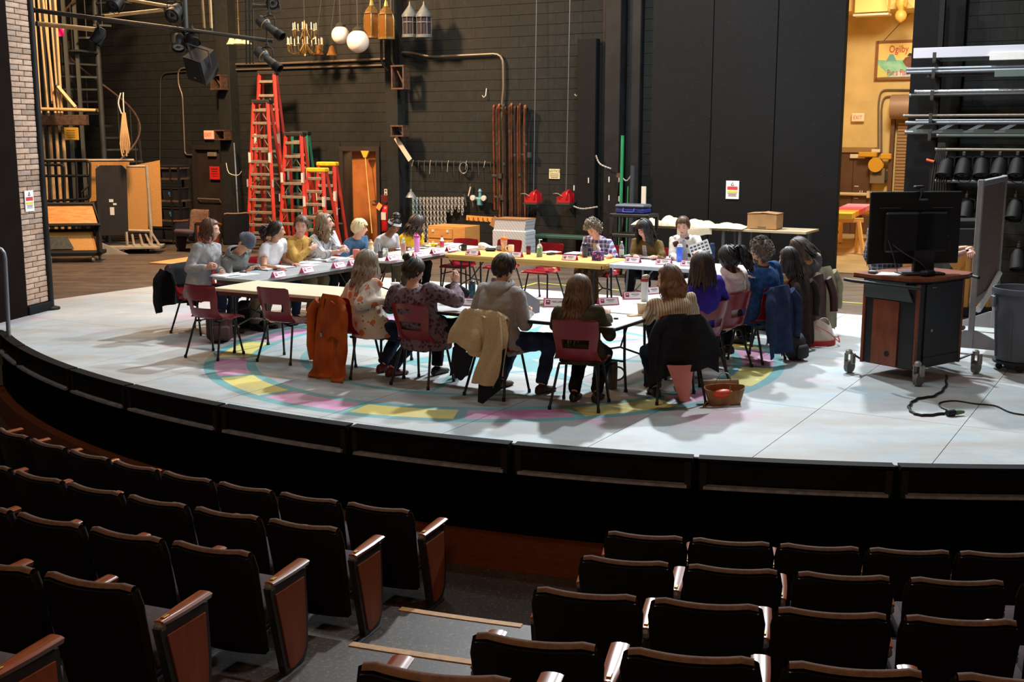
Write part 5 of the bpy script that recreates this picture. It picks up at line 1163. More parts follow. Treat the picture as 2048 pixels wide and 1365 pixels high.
def box_thing(name,label,cat,u,v,size,mt,rot,z=.735,part='body',b=.004):
    p=fl(u,v,z); t=thing(name,label,cat,(p.x,p.y,z+.001),math.radians(rot)); m=MB(); m.box((0,0,size[2]/2),size,b=b); m.build(part,mt,t,20); return t
tb=box_thing('tissue_box','purple patterned tissue box with a tissue pulled up','tissue box',1196,521,(.13,.13,.12),blotch('tissue_pattern',(66,52,120),[((206,90,140),.35,26),((240,196,170),.22,34)]),-28,part='carton')
m=MB(); m.grid(lambda u,v:((u-.5)*.07*(1-.5*v)+.01*math.sin(6*v),.018*math.sin(5*u+3*v)*(1-v*.5),.118+.10*v),8,8,.002); o=m.build('tissue',M_PAPER,tb,60); recalc(o.data)
box_thing('phone','phone lying on the grey table by the striped blouse','phone',1270,632,(.075,.15,.009),P_TANP,-62,part='case'); box_thing('eraser','small green eraser on the grey table edge','eraser',1232,639,(.045,.025,.014),G('green_eraser',(40,86,56),rough=.7),-5)
box_thing('phone','black phone beside the sanitiser','phone',1102,510,(.08,.12,.03),P_DKMUG,-40,part='case'); box_thing('spectacle_case','black spectacle case on the honey table','case',981,503,(.16,.07,.05),P_DKMUG,-10,b=.02,part='case')
p=fl(978,500,.735); t=thing('lunch_bag','soft lunch bag printed with small fruit behind the spectacle case','bag',(p.x,p.y,.736),math.radians(-30)); m=MB(); m.grid(lambda u,v:((u-.5)*.36*(1-.2*v),.07*math.cos(PI*(v-.0))*(1)+.01*math.sin(9*u),.10*math.sin(PI*v)**.6*(.75+.25*math.sin(5*u+1))+.002),14,10); o=m.build('bag_body',blotch('fruit_print',(214,214,210),[((110,116,112),.25,30),((186,130,120),.16,24)]),t,60); recalc(o.data)
# tablet in the hands of the man in the grey hoodie
p=dp(1062,606,11.1); t=thing('tablet','grey tablet held by the man in the grey hoodie','tablet',p); t.rotation_euler=(math.radians(58),math.radians(32),math.radians(38)); m=MB(); m.box((0,0,0),(.25,.18,.009),b=.003); m.build('case',mat('tablet_grey',(138,134,142),.4,metal=.3),t,20)
p=fl(915,606,.735); t=thing('black_bag','floppy black bag on the table by the raised hand','bag',(p.x,p.y,.736),math.radians(10))
m=MB(); m.grid(lambda u,v:((u-.5)*.26*(.7+.3*math.sin(PI*v)),.05*math.cos(PI*v),.20*math.sin(PI*v)**.7*(.7+.3*math.sin(3*u+.6))+.002),14,10); o=m.build('bag_body',W_BLKC,t,60); recalc(o.data)
# cap-shaped black hat beyond the long brown hair: the back of a chair seat with a coat over it
p=fl(1180,620,.735)
# ================================================================ things on the deck
p=fl(1447,808); t=thing('handbag','open tan handbag with bright orange contents on the deck','handbag',(p.x,p.y,0),math.radians(8)); M_TANB=mat('tan_leather',(150,110,72),.6,var=.25,scale=10)
m=MB(); V=[]
def fn(u,v):
    a=2*PI*u; r=1-.12*math.sin(3*a); return (.17*r*math.cos(a)*(.85+.25*v),.10*r*math.sin(a)*(1-.25*v),.012+.16*v-.05*v*max(0,-math.sin(a)))
m.grid(fn,22,8,.006); m.box((0,0,.01),(.28,.15,.016),b=.006); o=m.build('bag_body',M_TANB,t,60)
m=MB(); m.grid(lambda u,v:((u-.5)*.34,.08+.06*v,.16-.02*v+.09*math.sin(PI*v)*.6),10,6,.005); o=m.build('flap',M_TANB,t,60); recalc(o.data)
m=MB(); m.ell((-.02,-.04,.10),(.11,.05,.045),rzm(12),12,8); m.build('orange_pouch',mat('orange_pouch',(226,84,44),.4),t,60)
m=MB(); m.tube(bez([(-.15,-.06,.06),(-.22,-.10,.012),(-.20,-.15,.012),(-.06,-.14,.012),(.02,-.12,.02)],18),.008,6,True,fx=.4); m.tube(bez([(-.08,.06,.16),(-.02,.02,.28),(.04,-.04,.26),(.02,-.10,.06)],18),.007,6,True,fx=.4); m.build('strap',M_TANB,t,50)
p=fl(1640,690); t=thing('tote_bag','cream tote bag with red trim slumped on the deck by the khaki coat','tote bag',(p.x,p.y,0),math.radians(30)); M_TOTE=mat('tote_canvas',(212,202,186),.9,var=.1,scale=12); M_TRED=mat('tote_red',(176,32,44),.7)
m=MB(); m.grid(lambda u,v:(.20*math.cos(2*PI*u)*(1-.35*v*v),.13*math.sin(2*PI*u)*(1-.5*v),.01+.26*v+.04*math.sin(4*PI*u)*v),20,8,.006); m.build('bag_body',M_TOTE,t,60); m=MB(); m.grid(lambda u,v:(.205*math.cos(2*PI*u),.135*math.sin(2*PI*u),.006+.06*v),20,2,.004); m.build('base_trim',M_TRED,t,50); m=MB(); m.tube(bez([(-.12,-.06,.24),(-.02,-.17,.16),(.12,-.18,.05),(.2,-.08,.10)],14),.012,6,True,fx=.4); m.build('handle',M_TRED,t,50)
def backpack(u,v,label,mt,rot,s=1.0):
    p=fl(u,v); t=thing('backpack',label,'backpack',(p.x,p.y,0),math.radians(rot)); m=MB(); m.box((0,0,.17*s),(.30*s,.20*s,.34*s),b=.06); m.build('bag_body',mt,t,50); m=MB(); m.box((0,-.115*s,.12*s),(.22*s,.07*s,.18*s),b=.03); m.build('pocket',mt,t,50)
    for sx in(-1,1): m=MB(); m.tube(bez([(sx*.08*s,.10*s,.32*s),(sx*.10*s,.16*s,.22*s),(sx*.10*s,.13*s,.04*s)],8),.014,6,True,fx=.4); m.build('strap',mt,t,50)
    m=MB(); m.tube([(-.03,.05*s,.33*s),(-.03,.05*s,.37*s),(.03,.05*s,.37*s),(.03,.05*s,.33*s)],.007,6); m.build('grab_loop',mt,t,50); return t
backpack(440,684,'maroon backpack on the deck under the empty chair nearest the pillar',mat('maroon_nylon',(70,32,34),.7,var=.3,scale=9),20,1.0)
backpack(497,655,'black backpack under the grey table near the beanie wearer',mat('black_nylon2',(20,20,24),.7),-10,1.0); backpack(1590,720,'dark backpack on the deck beneath the brown coat',mat('black_nylon3',(26,24,28),.7),40,.85)
vessel('travel_mug','brown insulated travel mug on the deck beside a chair leg','mug',1224,778,[('cup',mat('taupe_mug',(78,66,58),.4),[(.045,0),(.050,.01),(.052,.24),(.046,.25)]),('lid',P_DKMUG,[(.050,.25),(.050,.27),(.03,.275)])],z=0,extra=handle(.050,.15,.13,MATS['taupe_mug'],1,.009))
p=fl(340,524); t=thing('plywood_sheet','thin plywood sheet lying on the dark floor behind the left table','sheet',(p.x,p.y,-.008),AXR+.1); m=MB(); m.box((1.1,.2,.01),(2.6,1.1,.02)); m.build('sheet',mat('pale_plywood',(198,150,96),.6,var=.12,scale=4),t,0)
# yellow spike tape on the dark floor
M_TAPE=mat('yellow_tape',(190,200,70),.6)
for pts in ([(1040,575),(1075,566),(1160,574),(1240,581)],[(1640,602),(1735,608)],[(1855,650),(1905,647),(1935,654)]):
    q=[fl(u,v,-.010 if i<9 else 0) for i,(u,v) in enumerate(pts)]; m=MB()
    for a,b in zip(q[:-1],q[1:]):
        d=(b-a).normalized(); n=Vector((-d.y,d.x,0))*.022; m.add([a-n,b-n,b+n,a+n,a-n+Vector((0,0,.003)),b-n+Vector((0,0,.003)),b+n+Vector((0,0,.003)),a+n+Vector((0,0,.003))],[(3,2,1,0),(4,5,6,7),(0,1,5,4),(1,2,6,5),(2,3,7,6),(3,0,4,7)])
    tag(m.build('floor_tape',M_TAPE,smooth=0),{1040:'yellow floor tape line seen under the honey table',1640:'yellow floor tape line beside the khaki coat',1855:'yellow floor tape line behind the media cart'}[pts[0][0]],'tape')
# ================================================================ media cart with the screen
M_CHERRY=wood_mat('cherry_laminate',(112,54,32),(138,72,44),.4,3,(4,4,.7)); M_CARTB=mat('cart_black',(32,33,37),.5,var=.12,scale=3); M_CARTG=mat('cart_grey_vent',(84,94,98),.5); M_SCREEN=mat('screen_back',(22,19,19),.5,var=.15,scale=3,spec=.4); M_CASTG=mat('grey_caster_wheel',(112,112,112),.6); M_CASTM=mat('caster_fork',(158,158,150),.4,metal=.4)
rot=math.atan2(.484,.641); ct=Vector((4.08,11.83,0))
cart=thing('media_cart','black and cherry wood media cart on four grey casters','cart',ct,rot)
W_,D_=.80,.62
m=MB(); m.box((0,0,.55),(W_,D_,.86),b=.01); m.build('cabinet',M_CARTB,cart,0)
m=MB(); m.box((.06,-D_/2-.008,.56),(.62,.018,.82),b=.004); d=m.build('door',M_CARTB,cart,0); m=MB(); m.box((-.13,-D_/2-.02,.93),(.07,.006,.008)); m.tube([(-.14,-D_/2-.025,.50),(-.14,-D_/2-.01,.50)],.016,10); m.build('lock',M_CASTM,d,30)
m=MB(); m.box((.06,-D_/2-.02,.23),(.62,.004,.006)); m.build('door_seam',M_SCREEN,d,0)
for x in(-W_/2+.022,W_/2-.02): m=MB(); m.box((x,-D_/2-.004,.55),(.036,.03,.86),b=.003); m.build('corner_post',M_CHERRY,cart,0)
m=MB(); m.box((-W_/2-.004,D_/2-.03,.55),(.03,.03,.86),b=.003); m.build('corner_post',M_CHERRY,cart,0)
m=MB(); m.box((-W_/2-.008,.02,.46),(.02,.30,.66),b=.003); m.build('side_panel',M_CHERRY,cart,0)
m=MB(); m.tube([(-W_/2-.02,-.02,.25),(-W_/2-.014,-.02,.25)],.03,14); m.build('cable_hole',M_SCREEN,cart,30)
m=MB(); m.add([(-W_/2-.012,.27,.98),(-W_/2-.012,-.20,.98),(-W_/2-.012,-.29,.80),(-W_/2-.012,.27,.80),(-W_/2-.03,.27,.98),(-W_/2-.03,-.20,.98),(-W_/2-.03,-.29,.80),(-W_/2-.03,.27,.80)],[(0,1,2,3),(7,6,5,4),(0,4,5,1),(1,5,6,2),(2,6,7,3),(3,7,4,0)]); m.build('vent_panel',M_CARTG,cart,0)
m=MB(); poly=[(-.50,.36),(-.55,.0),(-.50,-.30),(-.30,-.42),(.30,-.42),(.50,-.34),(.54,0),(.50,.36)]; m.prism(poly,1.005,1.04); m.build('worktop',M_CHERRY,cart,0); m=MB(); m.prism([(p[0]*1.004,p[1]*1.004) for p in poly],.995,1.008); m.build('worktop_edge',M_SCREEN,cart,0)
m=MB(); m.tube([(-.56,.42,.97),(-.60,.30,.97),(-.60,-.42,.97),(-.56,-.46,.97)],.018,8); m.build('push_handle',M_CARTB,cart,50); m=MB(); m.tube([(.52,-.40,.985),(.60,-.28,.985),(.60,.20,.985)],.018,8); m.build('push_handle',M_CARTB,cart,50)
for sx,sy in((-1,-1),(1,-1),(-1,1),(1,1)):
    ex,ey=sx*(W_/2+.10),sy*(D_/2+.13) if sy<0 else sy*(D_/2+.06)
    m=MB(); m.tube([(sx*.3,sy*.24,.12),(sx*(W_/2-.02),sy*(D_/2),.14),(ex,ey,.225)],.022,6,True,side=(0,0,1),fx=.5); a=m.build('caster_arm',M_CARTB,cart,50)
    m=MB(); m.lathe([(.034,.20),(.034,.235),(.02,.25)],(ex,ey,0),12); m.box((ex+.03,ey-.03,.15),(.06,.03,.11),b=.006); m.box((ex-.0,ey+.03,.15),(.06,.012,.12),b=.004); m.build('caster_fork',M_CASTM,a,30)
    m=MB(); m.tube([(ex+.02,ey-.022,.068),(ex+.02,ey+.022,.068)],.066,18); m.build('caster_wheel',M_CASTG,a,30)
tv=thing('flat_screen','large flat screen seen from behind standing on the media cart','monitor',dp(1829,452,11.72),math.radians(8)); tv.location.z=1.041
m=MB(); m.box((0,0,.46),(.96,.035,.72),b=.008); m.build('screen_panel',M_SCREEN,tv,0); m=MB(); m.box((0,-.035,.42),(.66,.05,.40),b=.02); m.build('rear_housing',M_SCREEN,tv,0)
for dx,dz in((-.28,.66),(.28,.66),(.25,.38)): m=MB(); m.box((dx,-.021,dz),(.22,.004,.006)); m.build('vent_slot',M_CARTG,tv,0)
m=MB(); m.box((.10,-.03,.30),(.22,.06,.62),b=.01); m.box((.06,-.05,.012),(.42,.26,.024),b=.008); m.build('stand',M_CARTB,tv,0)
m=MB(); m.tube(bez([(-.25,-.06,.30),(-.12,-.12,.20),(.02,-.14,.12),(.10,-.13,.03)],10),.005,5); m.tube(bez([(-.30,-.06,.35),(-.26,-.12,.18),(-.22,-.14,.03)],10),.004,5); m.build('cable',mat('purple_cable',(70,60,86),.5),tv,50)
t=thing('webcam','small black webcam clipped on top of the flat screen','webcam',tv.location+Vector((.02,0,.841)),rot); m=MB(); m.box((0,0,.02),(.14,.04,.035),b=.008); m.build('body',M_CARTB,t,0); m=MB(); m.box((.06,-.045,-.10),(.16,.03,.018),b=.005); m.tube([(0,-.02,.01),(-.01,-.04,-.05),(-.03,-.035,-.10)],.004,5); m.build('clip',M_CARTG,t,40)
p=ct+Vector((-.45,-.10,1.041)); t=thing('computer_mouse','dark computer mouse on the left end of the media cart','mouse',p,rot); m=MB(); m.ell((0,0,.014),(.035,.06,.02),None,12,6); m.build('mouse_body',M_CARTG,t,60)
t=thing('paper','white sheet under the mouse on the media cart','paper',ct+Vector((-.30,-.16,1.0415)),rot+.4); m=MB(); m.box((0,0,.001),(.28,.22,.0015)); m.build('sheet',M_PAPER,t,0)
t=thing('desk_phone','black power brick among cables on the media cart','power brick',ct+Vector((.02,-.32,1.0405)),rot); t.name='power_brick'; m=MB(); m.box((0,0,.03),(.16,.10,.06),rx(-8),b=.02); m.build('body',M_CARTB,t,30)
# cables on the deck
M_CABLE=mat('black_cable',(24,26,26),.6)
pts=[fl(u,v,.012) for u,v in [(1893,752),(1890,775),(1868,792),(1835,798),(1818,812),(1826,826),(1850,831),(1890,827)]]; pts=bez(pts,60); pts=[p+Vector((.006*math.sin(i*1.3),.008*math.cos(i*1.3),0)) for i,p in enumerate(pts)]
t=MB(); t.tube(pts,.012,6); tag(t.build('power_cable',M_CABLE,smooth=60),'twisted black power cable running from under the media cart','cable')
pts=bez([fl(u,v,.008) for u,v in [(1915,826),(1900,822),(1882,815),(1880,806),(1910,802),(1950,808),(1990,812),(2020,825),(2060,832),(2160,846),(2260,850)]],50); t=MB(); t.tube(pts,.007,6); tag(t.build('extension_cable',M_CABLE,smooth=60),'thin black extension cable curling to the right edge of the deck','cable')
p=fl(1904,826,.03); t=thing('cable_plug','black and green cable connector joining the two cables on the deck','connector',p,.25); m=MB(); m.lathe([(.028,-.05),(.03,-.04),(.03,.02),(.024,.03)],n=12,M=ry(90)); m.build('socket',M_CABLE,t,40); m=MB(); m.lathe([(.022,.03),(.024,.05),(.018,.09),(.012,.12)],n=12,M=ry(90)); m.build('plug',mat('green_plug',(96,122,90),.5),t,40)
# people behind the screen
person(22,'person in a plaid shirt and black trousers mostly hidden behind the media cart',(4.03,12.60),92,Vector((4.05,12.64,1.60)),plaid('grey_plaid',(70,76,92),(130,136,150),(60,40,48),22),F_BLKT,'fair',H_BROWN,dict(style='crop',Lh=.05,n=90,seed=31,vol=.012),lh=Vector((3.96,12.98,1.05)),rh=Vector((4.16,13.0,1.1)),hipz=.93,stand=True,lfoot=(-.11,.0,0),rfoot=(.11,.05,0),hem=.12)
person(23,'person in a pale green shirt holding both forearms out to the right of the screen',(4.60,12.62),-8,Vector((4.58,12.62,1.56)),fabric('sage_shirt',(128,140,128),.2,8),F_KHAKI,'pink',H_DK,dict(style='crop',Lh=.05,n=90,seed=32,vol=.012),lh=dp(1944,496,12.42),rh=dp(1938,502,12.30),hands_fwd=((1,.05,.02),(1,-.1,-.25)),curl=(.75,.35),sleeve=.42,hipz=.93,stand=True,lfoot=(-.10,.0,0),rfoot=(.10,.04,0),hem=.16,shoe=M_RSHOE,palm=((0,.3,-1),(0,.3,-1)),extras=[(wristband,dict(m=M_SPECS,i=1))])
bpy.data.scenes.remove(TS)
# ================================================================ rolling mirror board, bin, piano
M_FRAMEG=mat('grey_board_frame',(150,148,150),.5,var=.12,scale=5); M_CORKP=mat('pinkish_board_back',(122,98,90),.7,var=.25,scale=24)
A=Vector((5.11,12.88,0)); B_=Vector((5.96,14.30,0)); d=B_-A; L=d.length; t=thing('rolling_board','grey framed rolling board standing nearly edge on beside the bin','board',A,math.atan2(d.y,d.x))
m=MB(); m.box((L/2,0,1.22),(L-.10,.03,1.30)); m.build('board_panel',M_CORKP,t,0)
for x in(.03,L-.03): m=MB(); m.box((x,0,1.0),(.07,.06,1.86),b=.005); m.build('post',M_FRAMEG,t,0)
for z in(1.89,.60): m=MB(); m.box((L/2,0,z),(L,.07,.06),b=.005); m.build('rail',M_FRAMEG,t,0)
m=MB(); m.tube([(.15,-.04,.48),(L*.5,-.05,.62),(L*.9,-.04,.75)],.035,8); m.build('rolled_paper',M_PAPER,t,50)
for x in(.03,L-.03):
    m=MB(); m.prism([(-.42,.06),(.42,.06),(.42,.10),(.06,.26),(-.06,.26),(-.42,.10)],x-.02,x+.02,Matrix(((0,0,1,0),(1,0,0,0),(0,1,0,0),(0,0,0,1)))); f=m.build('foot',M_FRAMEG,t,0)
    for y in(-.36,.36): m=MB(); m.tube([(x-.018,y,.032),(x+.018,y,.032)],.031,12); m.box((x,y,.058),(.03,.03,.03)); m.build('caster',M_CARTB,f,30)
M_BIN=mat('grey_bin_plastic',(96,102,112),.55,var=.12,scale=4,bump=.1,bscale=120)
c=Vector((5.29,12.02,0)); t=thing('rubbish_bin','large round grey plastic bin on a wheeled dolly','bin',c,0)
m=MB(); m.lathe([(.22,.10),(.235,.11),(.285,.80),(.305,.80),(.312,.83),(.305,.86),(.288,.86),(.28,.82),(.23,.14),(.0,.14)],n=36); m.build('barrel',M_BIN,t,40)
for k in range(8):
    a=2*PI*k/8; m=MB(); m.tube([(.240*math.cos(a),.240*math.sin(a),.14),(.272*math.cos(a),.272*math.sin(a),.62)],.014,6); m.build('rib',M_BIN,t,50)
m=MB(); m.lathe([(.24,.07),(.255,.075),(.255,.10),(.23,.11)],n=28); m.build('dolly',M_CARTB,t,40)
for k in range(5): a=2*PI*k/5+.6; m=MB(); m.tube([(.20*math.cos(a),.20*math.sin(a)-.012,.035),(.20*math.cos(a),.20*math.sin(a)+.012,.035)],.034,12); m.build('caster',M_CARTB,t,30)
for sx in(-1,1): m=MB(); m.box((sx*.305,0,.72),(.03,.10,.12),b=.01); m.build('handle',M_BIN,t,20)
M_PIANW=wood_mat('piano_back_wood',(190,128,56),(214,154,76),.5,3,(3,3,.6))
p=Vector((5.80,15.72,0)); t=thing('upright_piano','upright piano turned so that its golden wooden back faces the house','piano',p,0)
t.scale=(.90,1,1); m=MB(); m.box((0,.30,.66),(1.62,.52,1.22),b=.01); m.build('case',M_CARTB,t,0); m=MB(); m.box((0,.02,.52),(1.50,.03,.86)); m.build('soundboard',M_PIANW,t,0)
for x in(-.72,-.36,0,.36,.72): m=MB(); m.box((x,-.02,.52),(.07,.06,.90),b=.005); m.build('back_post',M_PIANW,t,0)
for k in range(6):
    m=MB(); x=-.62+.25*k; m.box((x,.0,.50),(.03,.02,.62),ry(42)); m.build('rib',M_PIANW,t,0)

for z,h in((.06,.10),(1.06,.22)): m=MB(); m.box((0,-.02,z),(1.62,.10,h),b=.01); m.build('rail',M_CARTB,t,0)
m=MB(); m.box((0,.05,.02),(1.3,.4,.04)); m.build('base',M_CARTB,t,0)
# ================================================================ pipe rack and hanging lanterns on the right wall
M_STL=mat('silver_pipe',(196,200,212),.25,metal=.85); M_WHT=mat('white_batten',(206,208,222),.5); M_GPIPE=mat('grey_pipe',(128,134,142),.4,metal=.5); M_DPIPE=mat('dark_pipe',(66,64,60),.5,metal=.4); M_TPIPE=mat('tarnished_pipe',(124,112,98),.4,metal=.5); M_GRN=mat('green_grey_pipe',(92,108,104),.5); M_BLKM=mat('blackened_steel',(17,17,18),.6,spec=.3)
BO=.55
def W3(u,v,off=BO): return Vector(wl(u,v,off))
def rod(name,label,cat,u0,v0,u1,v1,r,mt,box=None,off=BO):
    a=W3(u0,v0,off); b=W3(u1,v1,off); b.z=a.z
    t=thing(name,label,cat,AX(a.x,a.y,a.z),AXR); L=b.x-a.x; m=MB()
    if box: m.box((L/2,0,0),(L,box[0],box[1]),b=.005)
    else: m.tube([(0,0,0),(L,0,0)],r,12)
    m.build('shaft',mt,t,40)
    if not box:
        m=MB(); m.tube([(-.012,0,0),(.02,0,0)],r*1.12,12); m.build('end_cap',M_GPIPE,t,40)
    return t
rod('batten','thick white batten, topmost length on the pipe rack','batten',1828,107,2140,100,0,M_WHT,(.10,.16))
rod('batten','dark green grey batten right under the white one','batten',1880,117,2140,111,0,M_GRN,(.08,.10),off=.45)
rod('batten_block','pale worn block on the dark batten near the right edge','block',1980,113,2060,111,0,M_PAPER,(.10,.12),off=.60)
rod('steel_pipe','upper of two grey pipes under the dark batten','pipe',1815,139,2140,134,.030,M_GPIPE); rod('steel_pipe','lower of two grey pipes under the dark batten','pipe',1815,145,2140,140,.028,M_GPIPE,off=.62)
rod('steel_pipe','thin dark pipe below the pair of grey pipes','pipe',1856,152,2140,147,.022,M_DPIPE,off=.5)
rod('batten_block','mottled grey block hanging below the grey pipes','block',1990,147,2062,144,0,M_GRN,(.10,.11),off=.64)
rod('steel_pipe','bright silver pipe across the middle of the rack','pipe',1831,184,2140,179,.034,M_STL); rod('steel_pipe','dark pipe with yellow marks just under the silver pipe','pipe',1820,191,2140,187,.026,M_DPIPE,off=.62)
rod('steel_pipe','tarnished brown pipe under the empty bay of the rack','pipe',1808,232,2140,229,.024,M_TPIPE)
rod('steel_pipe','short pale pipe above the truss','pipe',1833,241,2140,238,.018,M_GPIPE,off=.65)
a=W3(1811,246); b=W3(2140,243); t=thing('ladder_truss','grey ladder truss with slanting plates lying on the rack','truss',AX(a.x,a.y,a.z),AXR); L=b.x-a.x
for z in(0,-.15): m=MB(); m.tube([(0,0,z),(L,0,z)],.030,8); m.build('chord',M_GPIPE,t,50)
for k in range(7):
    x=.16+k*.46; m=MB(); m.box((x,0,-.075),(.30,.03,.05),ry(-28)); m.build('plate',M_GPIPE,t,0); m=MB(); m.box((x+.12,-.02,-.125),(.30,.02,.05)); m.build('web_plate',M_GRN,t,0)
rod('steel_pipe','green pipe directly beneath the ladder truss','pipe',1875,271,2140,270,.030,M_GRN)
for nm,u in(('rack_upright',1868),('rack_upright',2075)):
    a=W3(u,300,.30); t=thing(nm,'black upright of the pipe rack with carrying arms, '+('by the workshop opening' if u<1900 else 'beyond the frame'),'rack',AX(a.x,a.y,0),AXR); m=MB(); m.box((0,0,2.3),(.08,.10,4.6),b=.004); m.build('post',M_BLKM,t,0)
    for v in(117,149,192,237,272): z=W3(u,v,.5).z-.05; m=MB(); m.box((0,-.20,z),(.05,.5,.05)); m.box((0,-.44,z+.06),(.05,.03,.14)); m.build('arm',M_DPIPE,t,0)
def lantern(u,v,label,s=1.0,off=.62,tilt=12,yaw=0,pz=None):
    a=W3(u,v,off); t=thing('stage_light',label,'stage light',AX(a.x,a.y,a.z),AXR+math.radians(yaw),'black stage lights hung on pipes'); t.scale=(s,s,s)
    m=MB(); m.tube(elbow([(-.13,0,.02),(-.14,0,.17),(.14,0,.17),(.13,0,.02)],.05),.008,6); m.build('yoke',M_BLKM,t,50)
    m=MB(); m.box((0,0,.22),(.05,.05,.07),b=.01); m.tube([(0,0,.16),(0,0,.30)],.010,6); m.build('clamp',M_DPIPE,t,30)
    R=rx(90+tilt); m=MB(); m.lathe([(.05,-.17),(.09,-.15),(.115,-.05),(.12,.10),(.125,.12),(.125,.16),(.112,.16),(.10,.13)],n=20,M=R); m.build('housing',M_BLKM,t,40)
    m=MB(); m.lathe([(.0,.125),(.06,.135),(.11,.128)],n=18,M=R,caps=False); m.build('lens',mat('stage_lens',(50,56,62),.08,spec=.8),t,60)
    m=MB(); m.tube(bez([(0,.12,.10),(.10,.10,-.02),(.15,-.05,-.16),(.05,-.08,-.24),(-.09,-.05,-.16),(-.10,.05,.06)],18),.006,5); m.build('power_lead',M_BLKM,t,50); return t
for i,u in enumerate((1891,1927,1963,1999,2034,2072)): lantern(u,336,'black stage light in the upper row on the right wall, %s from the workshop opening'%['first','second','third','fourth','fifth','sixth'][i],1.0,tilt=58,yaw=(i%3-1)*8)
for i,u in enumerate((1932,1972,2030,2066)): lantern(u,420+4*(i%2),'black stage light in the lower row on the right wall, %s from the screen'%['first','second','third','fourth'][i],1.0,tilt=62,yaw=(i%2)*14-7)
for i,u in enumerate((1930,1985,2036)): lantern(u,520,'black stage light in the lowest row behind the bin and board, %s from the screen'%['first','second','third'][i],1.0,tilt=66,yaw=10)
rod('steel_pipe','dark pipe carrying the upper row of stage lights','pipe',1872,299,2140,301,.025,M_TPIPE,off=.62); rod('steel_pipe','pipe carrying the lower row of stage lights','pipe',1872,362,2140,372,.028,M_GPIPE,off=.62)
for zc,nm in((1.0,'lower'),):
    pass
a=W3(1882,330,.62); t=thing('cable_bundle','bundle of black cables with an orange plug hanging left of the stage lights','cables',AX(a.x,a.y,a.z),AXR)
for k in range(7): m=MB(); x=.03*k-.1; m.tube(bez([(x*.5,0,.35),(x,-.03,.0),(x*1.3,-.02,-.4),(x*1.1,.02,-.8)],8),.012,5); m.build('cable',M_CABLE,t,50)
m=MB(); m.tube([(-.22,-.05,.08),(-.10,-.05,.05)],.022,8); m.build('plug',mat('orange_plug',(226,92,50),.4),t,40)
# ================================================================ inside the yellow workshop
YB=yb
def Y3(u,v,off=0): return Vector(pb(u,v,YB-off))
def yt(name,label,cat,u,v,off=.02): a=Y3(u,v,off); return thing(name,label,cat,AX(a.x,a.y,a.z),AXR)
M_FRM=wood_mat('brown_picture_frame',(124,72,36),(146,90,48),.5); M_SKY=mat('sign_yellow',(240,206,120),.6,var=.05,scale=2); M_HILL=mat('sign_green',(120,178,136),.6,rgb2=(150,206,176),scale=5); M_HILL2=mat('sign_blue_green',(104,168,160),.6); M_JUG=mat('sign_brown',(118,72,40),.6,var=.25,scale=6); M_SRED=mat('sign_red',(200,52,54),.5); M_FOAM=mat('sign_pale',(196,206,206),.6,var=.2,scale=6)
a=Y3(1752,158); b=Y3(1752,85); c=Y3(1830,120); W=c.x-a.x+.12; Hh=b.z-a.z
t=yt('painted_sign','framed painted sign with red script hanging on the yellow workshop wall','sign',1752,158,.05)
m=MB(); m.box((W/2,0,Hh/2),(W,.04,Hh)); m.build('sign_board',M_SKY,t,0)
for x in(0,W): m=MB(); m.box((x,-.01,Hh/2),(.06,.07,Hh+.06)); m.build('frame_side',M_FRM,t,0)
for z in(0,Hh): m=MB(); m.box((W/2,-.01,z),(W,.07,.06)); m.build('frame_side',M_FRM,t,0)
XZ=Matrix(((1,0,0,0),(0,0,1,0),(0,1,0,0),(0,0,0,1)))
def flat(nm,poly,y,mt): m=MB(); m.prism([(p[0]*W,p[1]*Hh) for p in poly],y-.004,y,XZ); return m.build(nm,mt,t,0)
flat('painted_hill',[(.02,.03),(.98,.03),(.98,.5),(.78,.52),(.5,.50),(.2,.50),(.02,.52)],-.021,M_HILL); flat('painted_peak',[(.22,.48),(.30,.66),(.38,.66),(.46,.48)],-.0255,M_HILL2); flat('painted_meadow',[(.02,.03),(.30,.06),(.16,.26),(.02,.40)],-.0255,mat('sign_meadow',(206,200,110),.6)); flat('painted_water',[(.30,.05),(.98,.05),(.98,.16),(.5,.18)],-.0255,M_FOAM)
flat('painted_shape',[(.80,.20),(.66,.36),(.60,.46),(.66,.56),(.78,.60),(.92,.56),(.99,.46),(.99,.22)],-.026,M_JUG); flat('painted_shape_top',[(.70,.60),(.74,.68),(.88,.66),(.90,.60)],-.026,M_INK)
for s,x,z,sz,sx in(('Ogilby',W*.50,Hh*.79,.235,.72),('Put a Fish',W*.50,Hh*.155,.20,.62)): text(s,sz,M_SRED,t,(x,-.032,z),(PI/2,0,0),sx=sx,ext=.003)
m=MB(); m.tube([(.1,0,Hh),(W*.8,.03,Hh+.75)],.006,5); m.build('hanging_wire',M_DPIPE,t,50)
def exit_sign(t,face,letters,w=.30,h=.20,glow=None):
    m=MB(); m.box((0,0,0),(w,.06,h),b=.015); m.build('sign_box',face,t,20); text('EXIT',h*.62,letters,t,(0,-.033,-.004),(PI/2,0,0),ext=.002,sx=.85)
t=yt('exit_sign','white exit sign with pink letters on the yellow workshop wall','exit sign',1716,235,.08); exit_sign(t,mat('ivory_sign',(240,222,190),.5),mat('pink_letters',(226,110,96),.5))
M_DBR=mat('brown_door',(92,62,40),.5,var=.15,scale=4); M_DFR=mat('tan_lintel',(150,114,64),.6)
a=Y3(1672,330); b=Y3(1745,330); zt=Y3(1700,304).z
dd=thing('workshop_door','brown double door with a push bar at the back of the yellow workshop','door',AX(a.x,YB-.05,0),AXR); W=b.x-a.x
for k in range(2): m=MB(); m.box((W*(k*.5+.25),0,zt/2),(W/2-.01,.06,zt)); q=m.build('door_leaf',M_DBR,dd,0)
